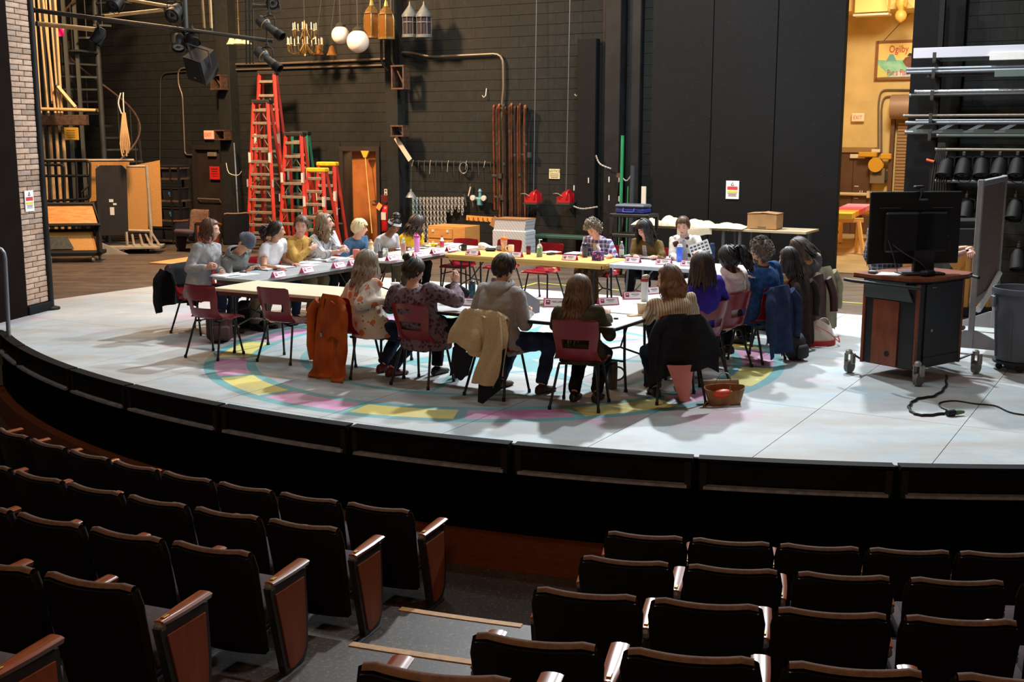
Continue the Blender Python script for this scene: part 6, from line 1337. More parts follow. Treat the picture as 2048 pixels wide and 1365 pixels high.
m=MB(); m.box((W/2,-.02,zt+.05),(W+.16,.12,.12)); m.build('lintel',M_DFR,dd,0)
zb=Y3(1715,388).z; m=MB(); m.tube([(W*.05,-.10,zb),(W*.97,-.10,zb)],.04,8); m.box((W*.97,-.08,zb),(.06,.12,.16)); m.build('push_bar',mat('pale_bar',(214,190,150),.4),dd,40)
m=MB(); m.box((W*.62,-.06,zt-.10),(.36,.08,.10),b=.01); m.build('door_closer',P_CREAMP,dd,0)
for k,(x,z) in enumerate(((.62,1.15),(.72,1.0),(.78,1.0),(.62,.86))): m=MB(); m.box((W*x,-.032,z),(.10 if k in(0,3) else .02,.004,.02 if k in(0,3) else .10)); m.build('tape_mark',P_CREAMP,dd,0)
for i,(pts,) in enumerate(((( (1830,180),(1762,180),(1757,205),(1757,300)),),(((1830,193),(1768,193),(1763,215),(1763,320)),),(((1830,199),(1786,205),(1783,370)),))):
    q=[Y3(u,v,.05) for u,v in pts]; m=MB(); m.tube(elbow([(p.x,p.y,p.z) for p in q],.25),.022,6); tag(m.build('wall_conduit',M_TPIPE,smooth=60,loc=O,rz=AXR),['outer yellow painted conduit bending down the workshop wall','inner yellow painted conduit bending down the workshop wall','conduit running down beside the rolling shutter'][i],'conduit')
a=Y3(1791,370); z0,z1=a.z,Y3(1791,236).z; t=thing('rolling_shutter','brown rolling shutter with its coil housing beside the workshop door','shutter',AX(a.x,YB-.12,0),AXR)
ns=int((z1-.2)/.075)
for k in range(ns): m=MB() if k==0 else m; 
sl=MB(); sl.box((.9,0,0),(1.8,.05,.066),b=.012); slme=sl.mesh('slat',mat('shutter_brown',(150,116,80),.5),0)
for k in range(ns): o=ob('slat',slme,t,(0,0,.15+.075*k))
m=MB(); m.tube([(-.12,-.2,z1+.25),(1.9,-.2,z1+.25)],.28,20); m.build('coil_housing',mat('coil_brown',(150,122,98),.5,metal=.2),t,40); m=MB(); m.box((-.10,-.02,z1/2),(.09,.12,z1)); m.build('guide_rail',M_DBR,t,0)
# soffit, duct cabinet and finial lamp near the ceiling
a=Y3(1690,33); m=MB(); m.box(((A0+A1)/2,YB-.6,a.z+.5),(A1-A0,1.2,1.0)); struct(m.build('ceiling_soffit',M_YWALL,smooth=0,loc=O,rz=AXR))
a=Y3(1712,27,1.35); t=thing('duct_cabinet','cream painted cabinet hung under the workshop ceiling','cabinet',AX(a.x,a.y,a.z),AXR); m=MB(); m.box((.36,0,.45),(.72,.3,.9),b=.01); m.build('cabinet_box',M_SKY,t,0); m=MB(); m.box((.36,0,-.05),(.78,.34,.05),b=.01); m.build('ledge',P_CREAMP,t,0)
a=Y3(1801,44,1.6); t=thing('hanging_lamp','ochre painted lamp with a bulbous finial hanging in the workshop','lamp',AX(a.x,a.y,a.z),AXR); m=MB(); m.lathe([(.01,-.02),(.04,.0),(.11,.06),(.13,.14),(.10,.22),(.06,.25),(.09,.30),(.13,.36),(.12,.5),(.05,.55),(.03,1.2)],n=20); m.build('lamp_body',mat('ochre_paint',(206,160,72),.5),t,50)
for k in range(4): m=MB(); q=k*PI/2+.5; m.tube(bez([(.06*math.cos(q),.06*math.sin(q),.5),(.3*math.cos(q),.3*math.sin(q),.30),(.36*math.cos(q),.36*math.sin(q),.8)],8),.012,5); m.build('cord',MATS['ochre_paint'],t,50)
# yellow reel, control boxes
t=yt('hose_reel','yellow hose reel mounted on the wall beside the workshop door','reel',1752,330,.25); M_YEL=mat('machine_yellow',(206,150,40),.45); m=MB(); m.lathe([(.04,-.06),(.17,-.06),(.17,-.045),(.11,-.045),(.11,.045),(.17,.045),(.17,.06),(.04,.06)],n=22,M=rx(90)); m.build('drum',M_YEL,t,40); m=MB(); m.lathe([(.03,-.10),(.06,-.10),(.06,-.07)],n=14,M=rx(90)); m.build('hub',P_CREAMP,t,40); m=MB(); m.box((-.20,0,.24),(.42,.16,.12),b=.02); m.box((.22,0,.20),(.25,.12,.14),b=.02); m.build('motor',M_YEL,t,20)
t=yt('switch_box','grey electrical switch box below the yellow reel','switch box',1756,352,.12); m=MB(); m.box((0,0,0),(.34,.18,.36),b=.01); m.build('case',mat('switch_grey',(120,104,82),.5),t,0); m=MB(); m.box((0,-.10,.06),(.2,.02,.06)); m.build('handle',M_DPIPE,t,0)
t=yt('junction_box','small dark junction box right of the grey switch box','switch box',1776,352,.10); m=MB(); m.box((0,0,0),(.13,.12,.22),b=.01); m.build('case',M_DPIPE,t,0)
t=yt('wall_outlet','white surface box high on the wall above the reel','outlet',1752,302,.10); m=MB(); m.box((0,0,0),(.20,.10,.08),b=.01); m.build('case',P_CREAMP,t,0)
# painted plank on sawhorses
M_PINE=wood_mat('pine',(226,168,92),(240,190,116),.6)
def sawhorse(u,v,label,h=.72,rot=0):
    p=fl(u,v); t=thing('sawhorse',label,'sawhorse',p,AXR+rot); m=MB(); m.box((0,0,h-.04),(.9,.09,.09),b=.004); m.build('beam',M_PINE,t,0)
    for sx in(-1,1):
        for sy in(-1,1): m=MB(); m.tube([(sx*.36,sy*.03,h-.06),(sx*.42,sy*.26,.01)],.042,4,True,side=(1,0,0)); m.build('leg',M_PINE,t,20)
        m=MB(); m.box((sx*.40,0,.30),(.03,.36,.07)); m.build('stretcher',M_PINE,t,0)
    return t
def pt(u,v): return fl(u,v)
s1=sawhorse(1678,508,'pine sawhorse under the near end of the rainbow painted plank',rot=.5); s2=sawhorse(1712,485,'pine sawhorse under the far end of the rainbow painted plank',rot=.5)
c1=s1.location; c2=s2.location; p=(c1+c2)/2; d=c2-c1; t=thing('painted_plank','thick plank painted in pink, red, orange and yellow bands on sawhorses','plank',(p.x,p.y,.725),math.atan2(d.y,d.x)); L=d.length+.7
for k,cc in enumerate([(226,190,60),(226,150,50),(214,70,60),(214,90,120),(236,140,170),(240,170,190)]): m=MB(); m.box((-L/2+L*(k+.5)/6,0,.06),(L/6-.004,.52,.11),b=.004); m.build('colour_band',mat('plank_colour_%d'%k,cc,.5),t,0)
p=fl(1735,482); t=thing('work_stool','pine topped stool with dark legs behind the screen edge','stool',(p.x,p.y,0),AXR); m=MB(); m.box((0,0,.62),(.55,.45,.06),b=.006); m.build('seat',M_PINE,t,0)
for sx in(-1,1):
    for sy in(-1,1): m=MB(); m.box((sx*.22,sy*.17,.30),(.05,.05,.59)); m.build('leg',M_DBR,t,0)
# ================================================================ things standing at and hanging on the back wall
def wt(name,label,cat,u,v,off=.03,grp=None,floor=False):
    a=Vector(wl(u,v,off)); p=AX(a.x,a.y,0 if floor else a.z); 
    if floor: p.z=-.011
    return thing(name,label,cat,p,AXR,grp)
def WW(u,v,off=.03): return Vector(wl(u,v,off))
M_LORG=mat('orange_fibreglass',(188,50,28),.45,var=.1,scale=6); M_LGRNL=mat('green_fibreglass',(28,112,78),.45,var=.08,scale=6); M_ALU=mat('worn_aluminium',(150,138,122),.45,metal=.4,var=.2,scale=12); M_LBLK=mat('ladder_black_cap',(34,32,32),.5); M_LYEL=mat('ladder_yellow_cap',(222,176,36),.5,var=.15,scale=14); M_STK=mat('pale_sticker',(200,198,190),.6)
def stepladder(label,u,v,h,n,wt_,wb,rail,cap,spread=.45,rot=0,Y=None,double=True):
    p=fl(u,v,-.011); t=thing('stepladder',label,'ladder',p,AXR+math.radians(rot),'stepladders against the back wall')
    m=MB(); m.box((0,0,h-.04),(wt_+.10,.20,.09),b=.02); m.build('top_cap',cap,t,20)
    fy=lambda z:-.06-.16*(h-z)/h*1.0; W=lambda z:wt_+(wb-wt_)*(h-z)/h
    for s in(-1,1):
        m=MB(); m.tube([(s*W(h)/2,fy(h),h-.05),(s*W(0)/2,fy(0),.0)],.045,4,True,side=(1,0,0)); m.build('front_rail',rail,t,20)
        q=MB(); zz=h*.62; q.box((s*(W(zz)/2+.03),fy(zz)-.03,zz),(.004,.05,.22)); q.box((s*(W(h*.45)/2+.04),fy(h*.45)-.03,h*.45),(.004,.05,.16)); q.box((s*W(zz)/2,fy(zz)-.046,zz),(.05,.003,.20)); q.build('sticker',M_STK,t,0)
        m=MB(); m.tube([(s*W(h)/2*.96,.06,h-.06),(s*W(0)/2*.94,spread,.0)],.038,4,True,side=(1,0,0)); m.build('rear_rail',rail,t,20)
    for k in range(n):
        z=(k+1)*(h-.12)/(n+.35); m=MB(); m.box((0,fy(z)+.01,z),(W(z)-.05,.10,.055),b=.004); st=m.build('step',M_ALU,t,0)
        if k%2==0:
            b=MB()
            for s in(-1,1): b.tube([(s*(W(z)/2-.04),fy(z),z-.20),(s*(W(z)/2-.16),fy(z),z-.02)],.008,5)
            if z>.25: b.build('step_brace',M_ALU,st,50)
        if k%4==1: m=MB(); yy=.06+(spread-.06)*(h-z)/h; m.box((0,yy,z),(W(z)*.92,.03,.03)); m.build('rear_brace',M_ALU,t,0)
    m=MB()
    for s in(-1,1): m.tube([(s*(W(h*.45)/2-.05),fy(h*.45),h*.45),(s*(W(h*.45)/2-.06),spread*.5,h*.47)],.010,5)
    m.build('spreader',M_ALU,t,50); return t
stepladder('tallest orange stepladder, standing behind the second tallest at the left',548,492,3.72,12,.34,.82,M_LORG,M_LBLK,.35,rot=14)
stepladder('second tallest orange stepladder with a black cap, in front of the tallest',535,499,3.10,11,.34,.70,M_LORG,M_LBLK,.40,rot=8)
stepladder('green stepladder tucked behind the eight foot orange stepladder',608,491,2.46,8,.34,.62,M_LGRNL,M_LBLK,.30,rot=10)
stepladder('middle sized orange stepladder with a black cap left of the yellow topped pair',597,500,2.44,8,.36,.66,M_LORG,M_LBLK,.35,rot=10)
stepladder('small orange stepladder with a yellow cap, the farther of the yellow topped pair',660,500,1.83,6,.34,.55,M_LORG,M_LYEL,.35,rot=14)
stepladder('small orange stepladder with a yellow cap, the nearer of the yellow topped pair',640,510,1.74,6,.34,.60,M_LORG,M_LYEL,.40,rot=6)
# doors
M_DOORB=mat('brown_flush_door',(168,104,54),.5,var=.2,scale=3); M_DARKD=mat('dark_brown_door',(44,34,30),.6,var=.2,scale=3); M_JAMB=mat('dark_jamb',(40,33,30),.6)
def frame(nm,a0,a1,h,mt):
    t=struct(thing(nm,None,None,O,AXR))
    for x in(a0-.03,a1+.03): m=MB(); m.box((x,WB+.1,h/2),(.09,.30,h)); m.build('jamb',mt,t,0)
    m=MB(); m.box(((a0+a1)/2,WB+.1,h+.04),(a1-a0+.15,.30,.10)); m.build('door_head',mt,t,0); return t
d=frame('door_1',D1[0],D1[1],DH,M_JAMB); W=(D1[1]-D1[0])
w2=W*.755
m=MB(); m.box((-w2/2,.02,DH/2),(w2,.045,DH-.02),b=.002); q=m.build('door_leaf',M_DOORB,d,0); q.location=(D1[1]-.095,WB+.10,0); q.rotation_euler=(0,0,math.radians(-3))
m=MB(); m.tube([(-.06,-.02,.98),(-.06,-.08,.98),(-.16,-.08,.98)],.012,6); m.lathe([(.03,0),(.03,.012)],(-.06,-.004,.98),12,rx(90)); q2=m.build('lever_handle',M_ALU,q,50)
m=MB(); m.box(((D1[0]+D1[1])/2+.4,WB+2.2,1.6),(3.4,.1,3.4)); struct(m.build('wall_passage',mat('passage_wall',(240,196,130),.8),smooth=0,loc=O,rz=AXR)); lamp('passage_light','POINT',AX((D1[0]+D1[1])/2+.5,WB+1.3,2.4),AX(0,0,0),70,(1.0,.66,.34),.2)
m=MB(); m.box(((D1[0]+D1[1])/2+.4,WB+1.2,3.2),(3.4,2.2,.1)); struct(m.build('ceiling_passage',M_BLACK,smooth=0,loc=O,rz=AXR))
for k,x in enumerate((D1[0]-1.0,D1[1]+1.3)): m=MB(); m.box((x,WB+1.25,1.6),(.1,1.9,3.3)); struct(m.build('wall_passage.00%d'%(k+1),MATS['passage_wall'],smooth=0,loc=O,rz=AXR))
t=thing('broom','broom with a yellow head leaning upside down in the open doorway','broom',AX(WW(735,300).x,WB-.06,0),AXR); m=MB(); m.tube([(-.02,-.03,1.96),(.17,-.10,.30)],.012,8); m.build('stick',M_PINE,t,50); m=MB(); m.prism([(-.12,2.04),(.09,2.04),(.02,1.90),(-.05,1.90)],-.05,-.01,XZ); m.build('head',mat('yellow_broom',(220,170,50),.7,var=.2,scale=40),t,0)
d=frame('door_2',D0[0],D0[1],DH,M_JAMB); W=D0[1]-D0[0]; m=MB(); m.box(((D0[0]+D0[1])/2,WB+.06,DH/2),(W-.01,.05,DH-.01)); q=m.build('door_leaf',M_DARKD,d,0); m=MB(); z=WW(420,398).z; x0=D0[0]+.06; m.tube([(x0,WB+.02,z-.08),(x0,WB-.06,z),(D0[1]-.06,WB-.06,z),(D0[1]-.06,WB+.02,z-.10)],.014,6); m.build('push_bar',M_ALU,q,50)
m=MB(); m.box(((D0[0]+D0[1])/2+.12,WB+.0,DH-.12),(.26,.07,.10),b=.01); m.build('door_closer',M_ALU,q,0); m=MB(); zc=WW(430,346).z; m.box(((D0[0]+D0[1])/2+.14,WB+.03,zc),(.30,.006,.28)); q3=m.build('door_sign',mat('red_notice',(206,32,30),.6),q,0)
for k,(b_,sz) in enumerate((('DO NOT',.060),('ENTER',.060),('AUTHORIZED ONLY',.026))): pass
t=wt('wall_notice','red warning notice on the dark exit door at the far left','notice',430,346,.02); m=MB(); m.box((0,-.01,0),(.31,.006,.30)); m.build('plate',mat('red_notice',(206,32,30),.6),t,0)
for k in range(4): m=MB(); m.box((0,-.015,.09-.055*k),(.20-.03*(k%2),.002,.022 if k<2 else .012)); m.build('print_line',mat('notice_print',(90,20,20),.6),t,0)
t=wt('exit_sign','lit red exit sign above the dark door at the far left','exit sign',418,270,.06); em=mat('lit_exit_sign',(255,150,110),.5,emit=.75); exit_sign(t,em,mat('exit_red',(232,60,44),.5,emit=.5),w=.29,h=.20)
# fire things, outlets, plank
t=wt('fire_extinguisher','red fire extinguisher with an orange tag hanging right of the open door','extinguisher',773,430,.14); M_FIRE=mat('extinguisher_red',(190,26,34),.35); m=MB(); m.lathe([(.09,-.33),(.105,-.31),(.105,.10),(.08,.17),(.04,.20)],n=18); m.build('cylinder',M_FIRE,t,40); m=MB(); m.box((0,0,.235),(.05,.06,.07),b=.008); m.tube([(0,-.02,.24),(-.10,-.06,.27)],.012,6); m.tube(bez([(.04,0,.22),(-.10,-.03,.16),(-.13,-.05,-.1)],8),.012,6); m.build('valve',M_LBLK,t,40); m=MB(); m.box((-.10,-.12,.18),(.11,.004,.14),ry(35)); m.build('inspection_tag',mat('orange_tag',(240,160,84),.6),t,0); m=MB(); m.box((0,-.105,-.02),(.12,.012,.16)); m.build('label',M_STK,t,0)
t=wt('wall_backing','dark red board behind the fire extinguisher','board',773,418,.02); m=MB(); m.box((0,0,-.10),(.27,.03,.78),b=.004); m.build('board',mat('dark_red_board',(92,18,26),.6),t,0)
t=wt('wall_outlet','white wall outlet above the fire extinguisher','outlet',772,385,.02); m=MB(); m.box((0,0,0),(.085,.02,.14),b=.004); m.build('cover_plate',M_STK,t,0)
for k in(-1,1): m=MB(); m.box((0,-.012,k*.035),(.035,.004,.03)); m.build('socket',M_DPIPE,t,0)
t=wt('fire_alarm','small red fire alarm box beside the tallest ladder','alarm',509,378,.05); m=MB(); m.box((0,0,0),(.11,.08,.18),b=.01); m.build('case',M_FIRE,t,0); m=MB(); m.box((0,-.045,0),(.06,.01,.03)); m.build('pull_bar',M_STK,t,0)
t=wt('pale_plank','pale short plank hanging askew from a nail above the hooks','plank',806,298,.34); m=MB(); m.box((0,0,0),(.10,.02,.58),ry(-38)); m.build('plank',mat('pale_plank',(206,190,170),.6,var=.1,scale=5),t,0)
# conduits
def conduit(label,pts,r,mt=None,off=.05): q=[WW(u,v,off) for u,v in pts]; m=MB(); m.tube(elbow(q,.22),r,7); return tag(m.build('conduit',mt or M_TPIPE,smooth=60,loc=O,rz=AXR),label,'conduit')
conduit('silver conduit bending down right of the lanterns to the pipe bundle',[(790,105),(822,105),(860,114),(1006,107),(1007,180),(1004,205),(1005,250),(1006,440)],.025,M_TPIPE,.08)
conduit('upper long conduit across the wall under the globes',[(420,130),(560,127),(770,118),(785,116)],.027); conduit('lower long conduit across the wall under the globes',[(425,141),(560,137),(780,130)],.022)
conduit('thin conduit dropping beside the far left exit sign',[(392,135),(356,137),(357,170),(365,190),(370,310),(384,310)],.02); conduit('dark conduit loop high on the left wall',[(372,143),(321,147),(320,320)],.016,M_DPIPE)
# steel pipes framing the second pilaster, bracket boxes
for u,nm in((762,'left'),(783,'right')):
    a=WW(u,60,.38); t=thing('steel_pipe','%s vertical brown pipe beside the pilaster with brackets'%nm,'pipe',AX(a.x,a.y,WW(u,118,.38).z),AXR); m=MB(); m.tube(elbow([(.16,.25,-.35),(0,0,-.1),(0,0,3)],.1),.03,8); m.build('shaft',M_DPIPE,t,50)
M_RUST=mat('rusty_bracket',(78,56,42),.7,var=.4,scale=14)
for k,(u,v,h) in enumerate(((801,155,.45),(800,262,.2),(438,165,.3),(446,270,.2))):
    t=wt('wall_bracket','rusty steel bracket on the %s pilaster, %s one'%('right' if u>700 else 'left','upper' if v<200 else 'lower'),'bracket',u,v,.40); m=MB()
    for s in(-1,1): m.box((s*.14,0,0),(.03,.22,h)); 
    m.box((0,0,-h/2),(.32,.24,.03)); m.box((0,0,h/2),(.32,.24,.03)); m.tube([(-.12,0,h/2),(.12,0,-h/2)],.018,6); m.build('bracket_frame',M_RUST,t,0)
# bundle of bent rusty pipes on hooks
M_RP=[mat('rust_pipe_%d'%i,c,.6,metal=.3,var=.45,scale=9) for i,c in enumerate([(112,56,24),(74,42,26),(136,76,34),(46,32,26)])]
for k in range(12):
    u=990+6.0*k+(2.2*math.sin(k*2.7)); a=WW(u,216+ (3.5*math.sin(k*1.9)),.10+.03*(k%2)); zb=WW(u,450-(k%4)*4 if k not in(0,1,11) else 420,.12).z; t=thing('bent_pipe','rusty bent pipe in the bundle hung on the wall, number '+['one','two','three','four','five','six','seven','eight','nine','ten','eleven','twelve'][k]+' from its left','pipe',AX(a.x,a.y,a.z),AXR,'rusty bent pipes hung in a bundle')
    m=MB(); m.tube(elbow([(0,.05,-.06),(0,0,.04),(.03,-.10,.05),(0,-.06,-.25),(.0,-.02,zb-a.z)],.09),.022,7); m.build('shaft',M_RP[k%4],t,50)
    if k%2: m=MB(); m.lathe([(.03,-.03),(.034,0),(.03,.03)],(0,-.045,-.45-.22*(k%5)),8); m.build('coupling',M_DPIPE,t,40)
for u,v in((994,352),(998,395),(1052,310)): 
    t=wt('pipe_clamp','dark clamp holding the bent pipes at %s'%{352:'mid height on the left',395:'the lower left',310:'the right'}[v],'clamp',u,v,.14); m=MB(); m.box((0,0,0),(.22,.05,.05),b=.01); m.lathe([(.05,-.05),(.05,.05)],(.08,0,0),10); m.build('clamp_body',M_DPIPE,t,30)
# winches
for k,u in enumerate((1067,1132)):
    t=wt('hand_winch','red hand winch on a wall shelf, '+('left' if k==0 else 'right')+' of the pair','winch',u,405,.25); M_WIN=mat('winch_red',(176,24,30),.4)
    m=MB(); m.box((0,0,-.02),(.30,.30,.03)); m.build('shelf',M_DPIPE,t,0); m=MB(); m.tube([(-.06,0,.10),(.06,0,.10)],.09,16); m.lathe([(.13,-.01),(.13,.01)],(.07,0,.12),18,ry(90)); m.build('drum',M_WIN,t,40); m=MB(); m.prism([(-.15,0),(.13,0),(.13,.16),(.02,.22),(-.10,.12),(-.15,.10)],-.10,-.085,XZ); m.build('side_plate',M_WIN,t,0); m=MB(); m.prism([(-.15,0),(.13,0),(.13,.16),(.02,.22),(-.10,.12),(-.15,.10)],.085,.10,XZ); m.build('side_plate',M_WIN,t,0)
    m=MB(); m.tube([(-.03,-.11,.12),(-.10,-.14,.17),(-.17,-.14,.17),(-.17,-.20,.17)],.010,6); m.build('crank',M_ALU,t,50); m=MB(); m.tube([(0,0,.18),(.015,.10,5.0)],.006,5); m.build('wire_rope',M_GPIPE,t,50)
# signs
def poster(t,w,h,kind):
    m=MB(); m.box((0,0,0),(w,.012,h)); m.build('sheet',M_PAPER,t,0)
    for nm,x,z,ww,hh,mt in(('red_panel',0,.10,.78,.17,mat('poster_red',(206,58,62),.6)),('yellow_panel',0,-.10,.78,.10,mat('poster_yellow',(222,206,60),.6)),('print_line',0,.17,.5,.03,M_CARDT),('print_line',0,-.21,.7,.025,M_CARDT),('print_line',0,-.27,.6,.02,M_CARDT),('print_line',0,-.33,.66,.02,M_CARDT)):
        m=MB(); m.box((x*w,-.008,z*h),(ww*w,.004,hh*h)); m.build(nm,mt,t,0)
    m=MB(); m.tube([(-.11*w,-.009,.26*h),(0,-.009,.42*h),(.11*w,-.009,.26*h),(-.11*w,-.009,.26*h)],.004,5); m.build('warning_triangle',M_INK,t,40)
t=thing('safety_poster','white safety notice with red and yellow panels on the black dock door','notice',AX(*WW(1465,380,.30)),AXR); poster(t,.24,.32,0)
q=fl(58,402); pp=pil.matrix_basis@Vector((wdt*.42,-.02,0)); zz=dp(58,402,pp.y).z; t=thing('safety_poster','white safety notice with red and yellow panels on the brick pillar','notice',(pp.x,pp.y-.02,zz),ang); poster(t,.20,.28,0)
t=wt('notice_sign','pale yellow NOTICE sign between the two winch wires','notice',1109,348,.02); m=MB(); m.box((0,0,0),(.235,.012,.19)); m.build('plate',mat('pale_yellow_sign',(206,200,160),.6),t,0); text('NOTICE',.068,mat('sign_grey_print',(110,106,84),.6),t,(0,-.008,.05),(PI/2,0,0),ext=.001)
for k,z in enumerate((.0,-.035,-.065)): m=MB(); m.box((0,-.008,z),(.19-.03*(k==2),.003,.012)); m.build('print_line',MATS['sign_grey_print'],t,0)
# hooks with tools
def hook(u,v,label): t=wt('wall_hook',label,'hook',u,v,.04); m=MB(); m.tube([(0,0,.08),(0,-.03,-.06),(-.03,-.06,-.10),(-.06,-.06,-.06)],.010,6); m.build('hook_wire',M_STK,t,50)
hook(973,185,'pale J hook on the black wall above the bent pipes'); hook(1158,182,'pale J hook on the black wall left of the tall black panel')
a=WW(822,323,.06); b=WW(990,325,.06); t=thing('tool_rail','long iron rail of small hooks and shackles on the black wall','rail',AX(a.x,a.y,a.z),AXR); L=b.x-a.x; m=MB(); m.tube([(0,0,0),(L,0,0)],.018,6); m.build('rail_bar',M_DPIPE,t,50)
for k in range(14): x=L*(k+.5)/14; m=MB(); m.tube([(x,-.02,.03),(x,-.05,-.03),(x+.01*(k%3-1),-.06,-.10-.05*(k%4))],.008,5); m.build('hook',M_ALU if k%3==0 else M_DPIPE,t,50)
a=WW(926,326,.10); t=thing('wire_coil','coil of grey wire rope hanging on the tool rail','coil',AX(a.x,a.y,a.z),AXR)
for k in range(5): m=MB(); m.tube([(.10*math.cos(q)*(1-.03*k)+.01*k,-.02*k*.5,-.10+.105*math.sin(q)*(1+.02*k)) for q in [2*PI*i/18 for i in range(19)]],.006,5); m.build('wire_loop',M_GPIPE,t,50)
# chains hung in a curtain
M_CHAIN=mat('chain_steel',(176,172,162),.45,metal=.2,var=.4,scale=60); M_CHAINB=mat('chain_blue_grey',(140,170,176),.45,metal=.2,var=.3,scale=60)
lk=MB()
def chain_mesh(L,pitch=.06,r=.022):
    m=MB(); n=int(L/pitch)
    for i in range(n):
        z=-pitch*i; a=(i%2)*PI/2; m.tube([(r*math.cos(q)*math.cos(a),r*math.cos(q)*math.sin(a),z+.040*math.sin(q)) for q in [2*PI*k/6 for k in range(7)]],.0095,4,False)
    return m
for k in range(15):
    u=826+7.0*k; v0=398; Lc=(.95+.12*math.sin(k*2.1)) if k<10 else .25+.06*(k%3); a=WW(u,v0,.10); t=thing('chain','steel chain hanging in the curtain of chains, number %s from the shop lamp'%['one','two','three','four','five','six','seven','eight','nine','ten','eleven','twelve','thirteen','fourteen','fifteen'][k],'chain',AX(a.x,a.y,a.z),AXR,'chains hung in a row on the black wall')
    for s in(0,1): m=chain_mesh(Lc*(1-.06*s)); o=m.build('strand',M_CHAINB if k<2 else M_CHAIN,t,60); o.location=(.034*s,-.03*s,0)
for lab,pts in(('slack chain from the black panel to the round post',[(1192,311),(1200,328),(1222,338)]),('slack chain with a ring from the red plate to the pilaster',[(1240,350),(1252,362),(1262,352),(1265,347)]),('chain swag between the right winch shelf and the black panel',[(1147,413),(1165,418),(1195,414)])):
    q=bez([WW(u,v,.42) for u,v in pts],18); m=MB()
    for i in range(len(q)-1):
        c=(q[i]+q[i+1])/2; m.tube([q[i]+(q[i]-q[i+1])*.2,q[i+1]],.016 if i%2 else .011,5)
    tag(m.build('chain_swag',M_CHAIN,smooth=60,loc=O,rz=AXR),lab,'chain')
t=wt('shop_lamp','hanging grey shop lamp at the left end of the chains','lamp',822,390,.35); m=MB(); m.lathe([(.02,.12),(.03,.06),(.05,.05),(.115,-.05),(.11,-.05),(.03,.04)],n=18); m.build('shade',M_GPIPE,t,50); m=MB(); m.tube([(0,0,.11),(-.01,.05,.75)],.008,5); m.build('cord',M_DPIPE,t,50)
t=wt('regulator_valve','teal gas regulator with two white gauges on the wall','valve',960,396,.12); M_TEALV=mat('teal_valve',(96,150,158),.4); m=MB(); m.lathe([(.03,-.16),(.06,-.14),(.06,-.02),(.03,.0),(.025,.12),(.04,.13),(.02,.18)],n=14); m.tube([(-.14,0,-.02),(.12,0,-.02)],.035,10); m.build('valve_body',M_TEALV,t,40)
for x in(-.14,.12): m=MB(); m.lathe([(.05,-.03),(.055,-.02),(.055,.02),(.0,.025)],(x,-.05,.0),14,rx(90)); m.build('gauge',M_STK,t,40)
for k,(u,v,r) in enumerate(((931,403,-12),(945,405,-14),(939,383,16))): t=wt('hand_tool',['light handled tool hanging left of the regulator','second light handled tool hanging left of the regulator','pale handled brush above the two tools'][k],'tool',u,v,.08); m=MB(); m.box((0,0,0),(.022,.02,.20),ry(r),b=.004); m.build('handle',M_TPIPE if k<2 else P_CREAMP,t,0); m=MB(); m.box((-.02 if r<0 else .02,0,.12),(.04,.02,.06),ry(r)); m.build('tool_head',M_DPIPE,t,0)
# wooden coat board, drawer chest, foil box, bench
t=wt('peg_board','honey wooden board with dark hooks lying above the chest','board',964,438,.45); m=MB(); m.box((0,0,0),(.72,.03,.10),ry(1.5)); m.build('board',M_PIANW,t,0)
for k in range(6): m=MB(); m.tube([(-.30+.11*k,-.02,.02),(-.28+.11*k,-.06,-.03),(-.26+.11*k,-.03,-.05)],.008,5); m.build('hook',M_LBLK,t,50)
t=wt('drawer_chest','honey wood chest with two labelled drawers behind the yellow sweater','chest',910,480,.75,floor=True); t.location.z=-.011; M_CHST=wood_mat('chest_wood',(186,128,62),(204,148,80),.5)
m=MB(); m.box((-.02,0,.31),(.86,.56,.62),b=.005); m.build('case',M_CHST,t,0)
for z in(.48,.25,.07):
    m=MB(); m.box((-.16,-.29,z),(.56,.03,.20 if z>.1 else .12),b=.004); q=m.build('drawer',M_CHST,t,0)
    for x in(-.32,.02): m=MB(); m.box((x,-.308,z+.04),(.055,.006,.055)); m.box((x,-.315,z+.03),(.02,.01,.02)); m.build('label_pull',M_STK,q,0)
FBX=1
t=wt('foil_box','large box wrapped in silver patterned insulation behind the honey table','box',1028,480,.8,floor=True); M_FOIL=None; t.scale=(.92,.9,.78)
g=NT('silver_insulation',.35); x,y,z=g.sep(g.obj()); w=g.math('FRACT',g.math('MULTIPLY',g.math('ADD',x,g.math('MULTIPLY',z,.7)),14.0)); c=g.mix(g.math('LESS_THAN',w,.12),(186,188,192),(120,124,132)); w2=g.math('FRACT',g.math('MULTIPLY',z,22.0)); c=g.mix(g.math('MULTIPLY',g.math('LESS_THAN',w2,.3),.3),c,(206,208,210)); M_FOIL=g.done(c)
m=MB(); m.box((0,0,.38),(.80,.46,.76),b=.02); m.build('lower_box',M_FOIL,t,0); m=MB(); m.prism([(-.38,.76),(.36,.76),(.40,1.02),(-.34,1.02)],-.20,.22,XZ); m.build('upper_flap',M_FOIL,t,0); m=MB(); m.box((.02,.02,1.035),(.74,.46,.03)); m.box((-.44,-.04,.93),(.16,.02,.26),ry(30)); m.build('cardboard_lid',mat('brown_cardboard',(150,110,70),.8),t,0)
t=wt('green_bench','low green bench against the wall behind the sanitiser','bench',1130,505,.45,floor=True); M_GBEN=mat('green_bench_paint',(38,70,56),.6); m=MB(); m.box((0,0,.47),(1.25,.36,.06),b=.01); m.build('seat',M_GBEN,t,0)
for s in(-1,1): m=MB(); m.box((s*.5,0,.22),(.06,.30,.44)); m.build('leg',M_GBEN,t,0)
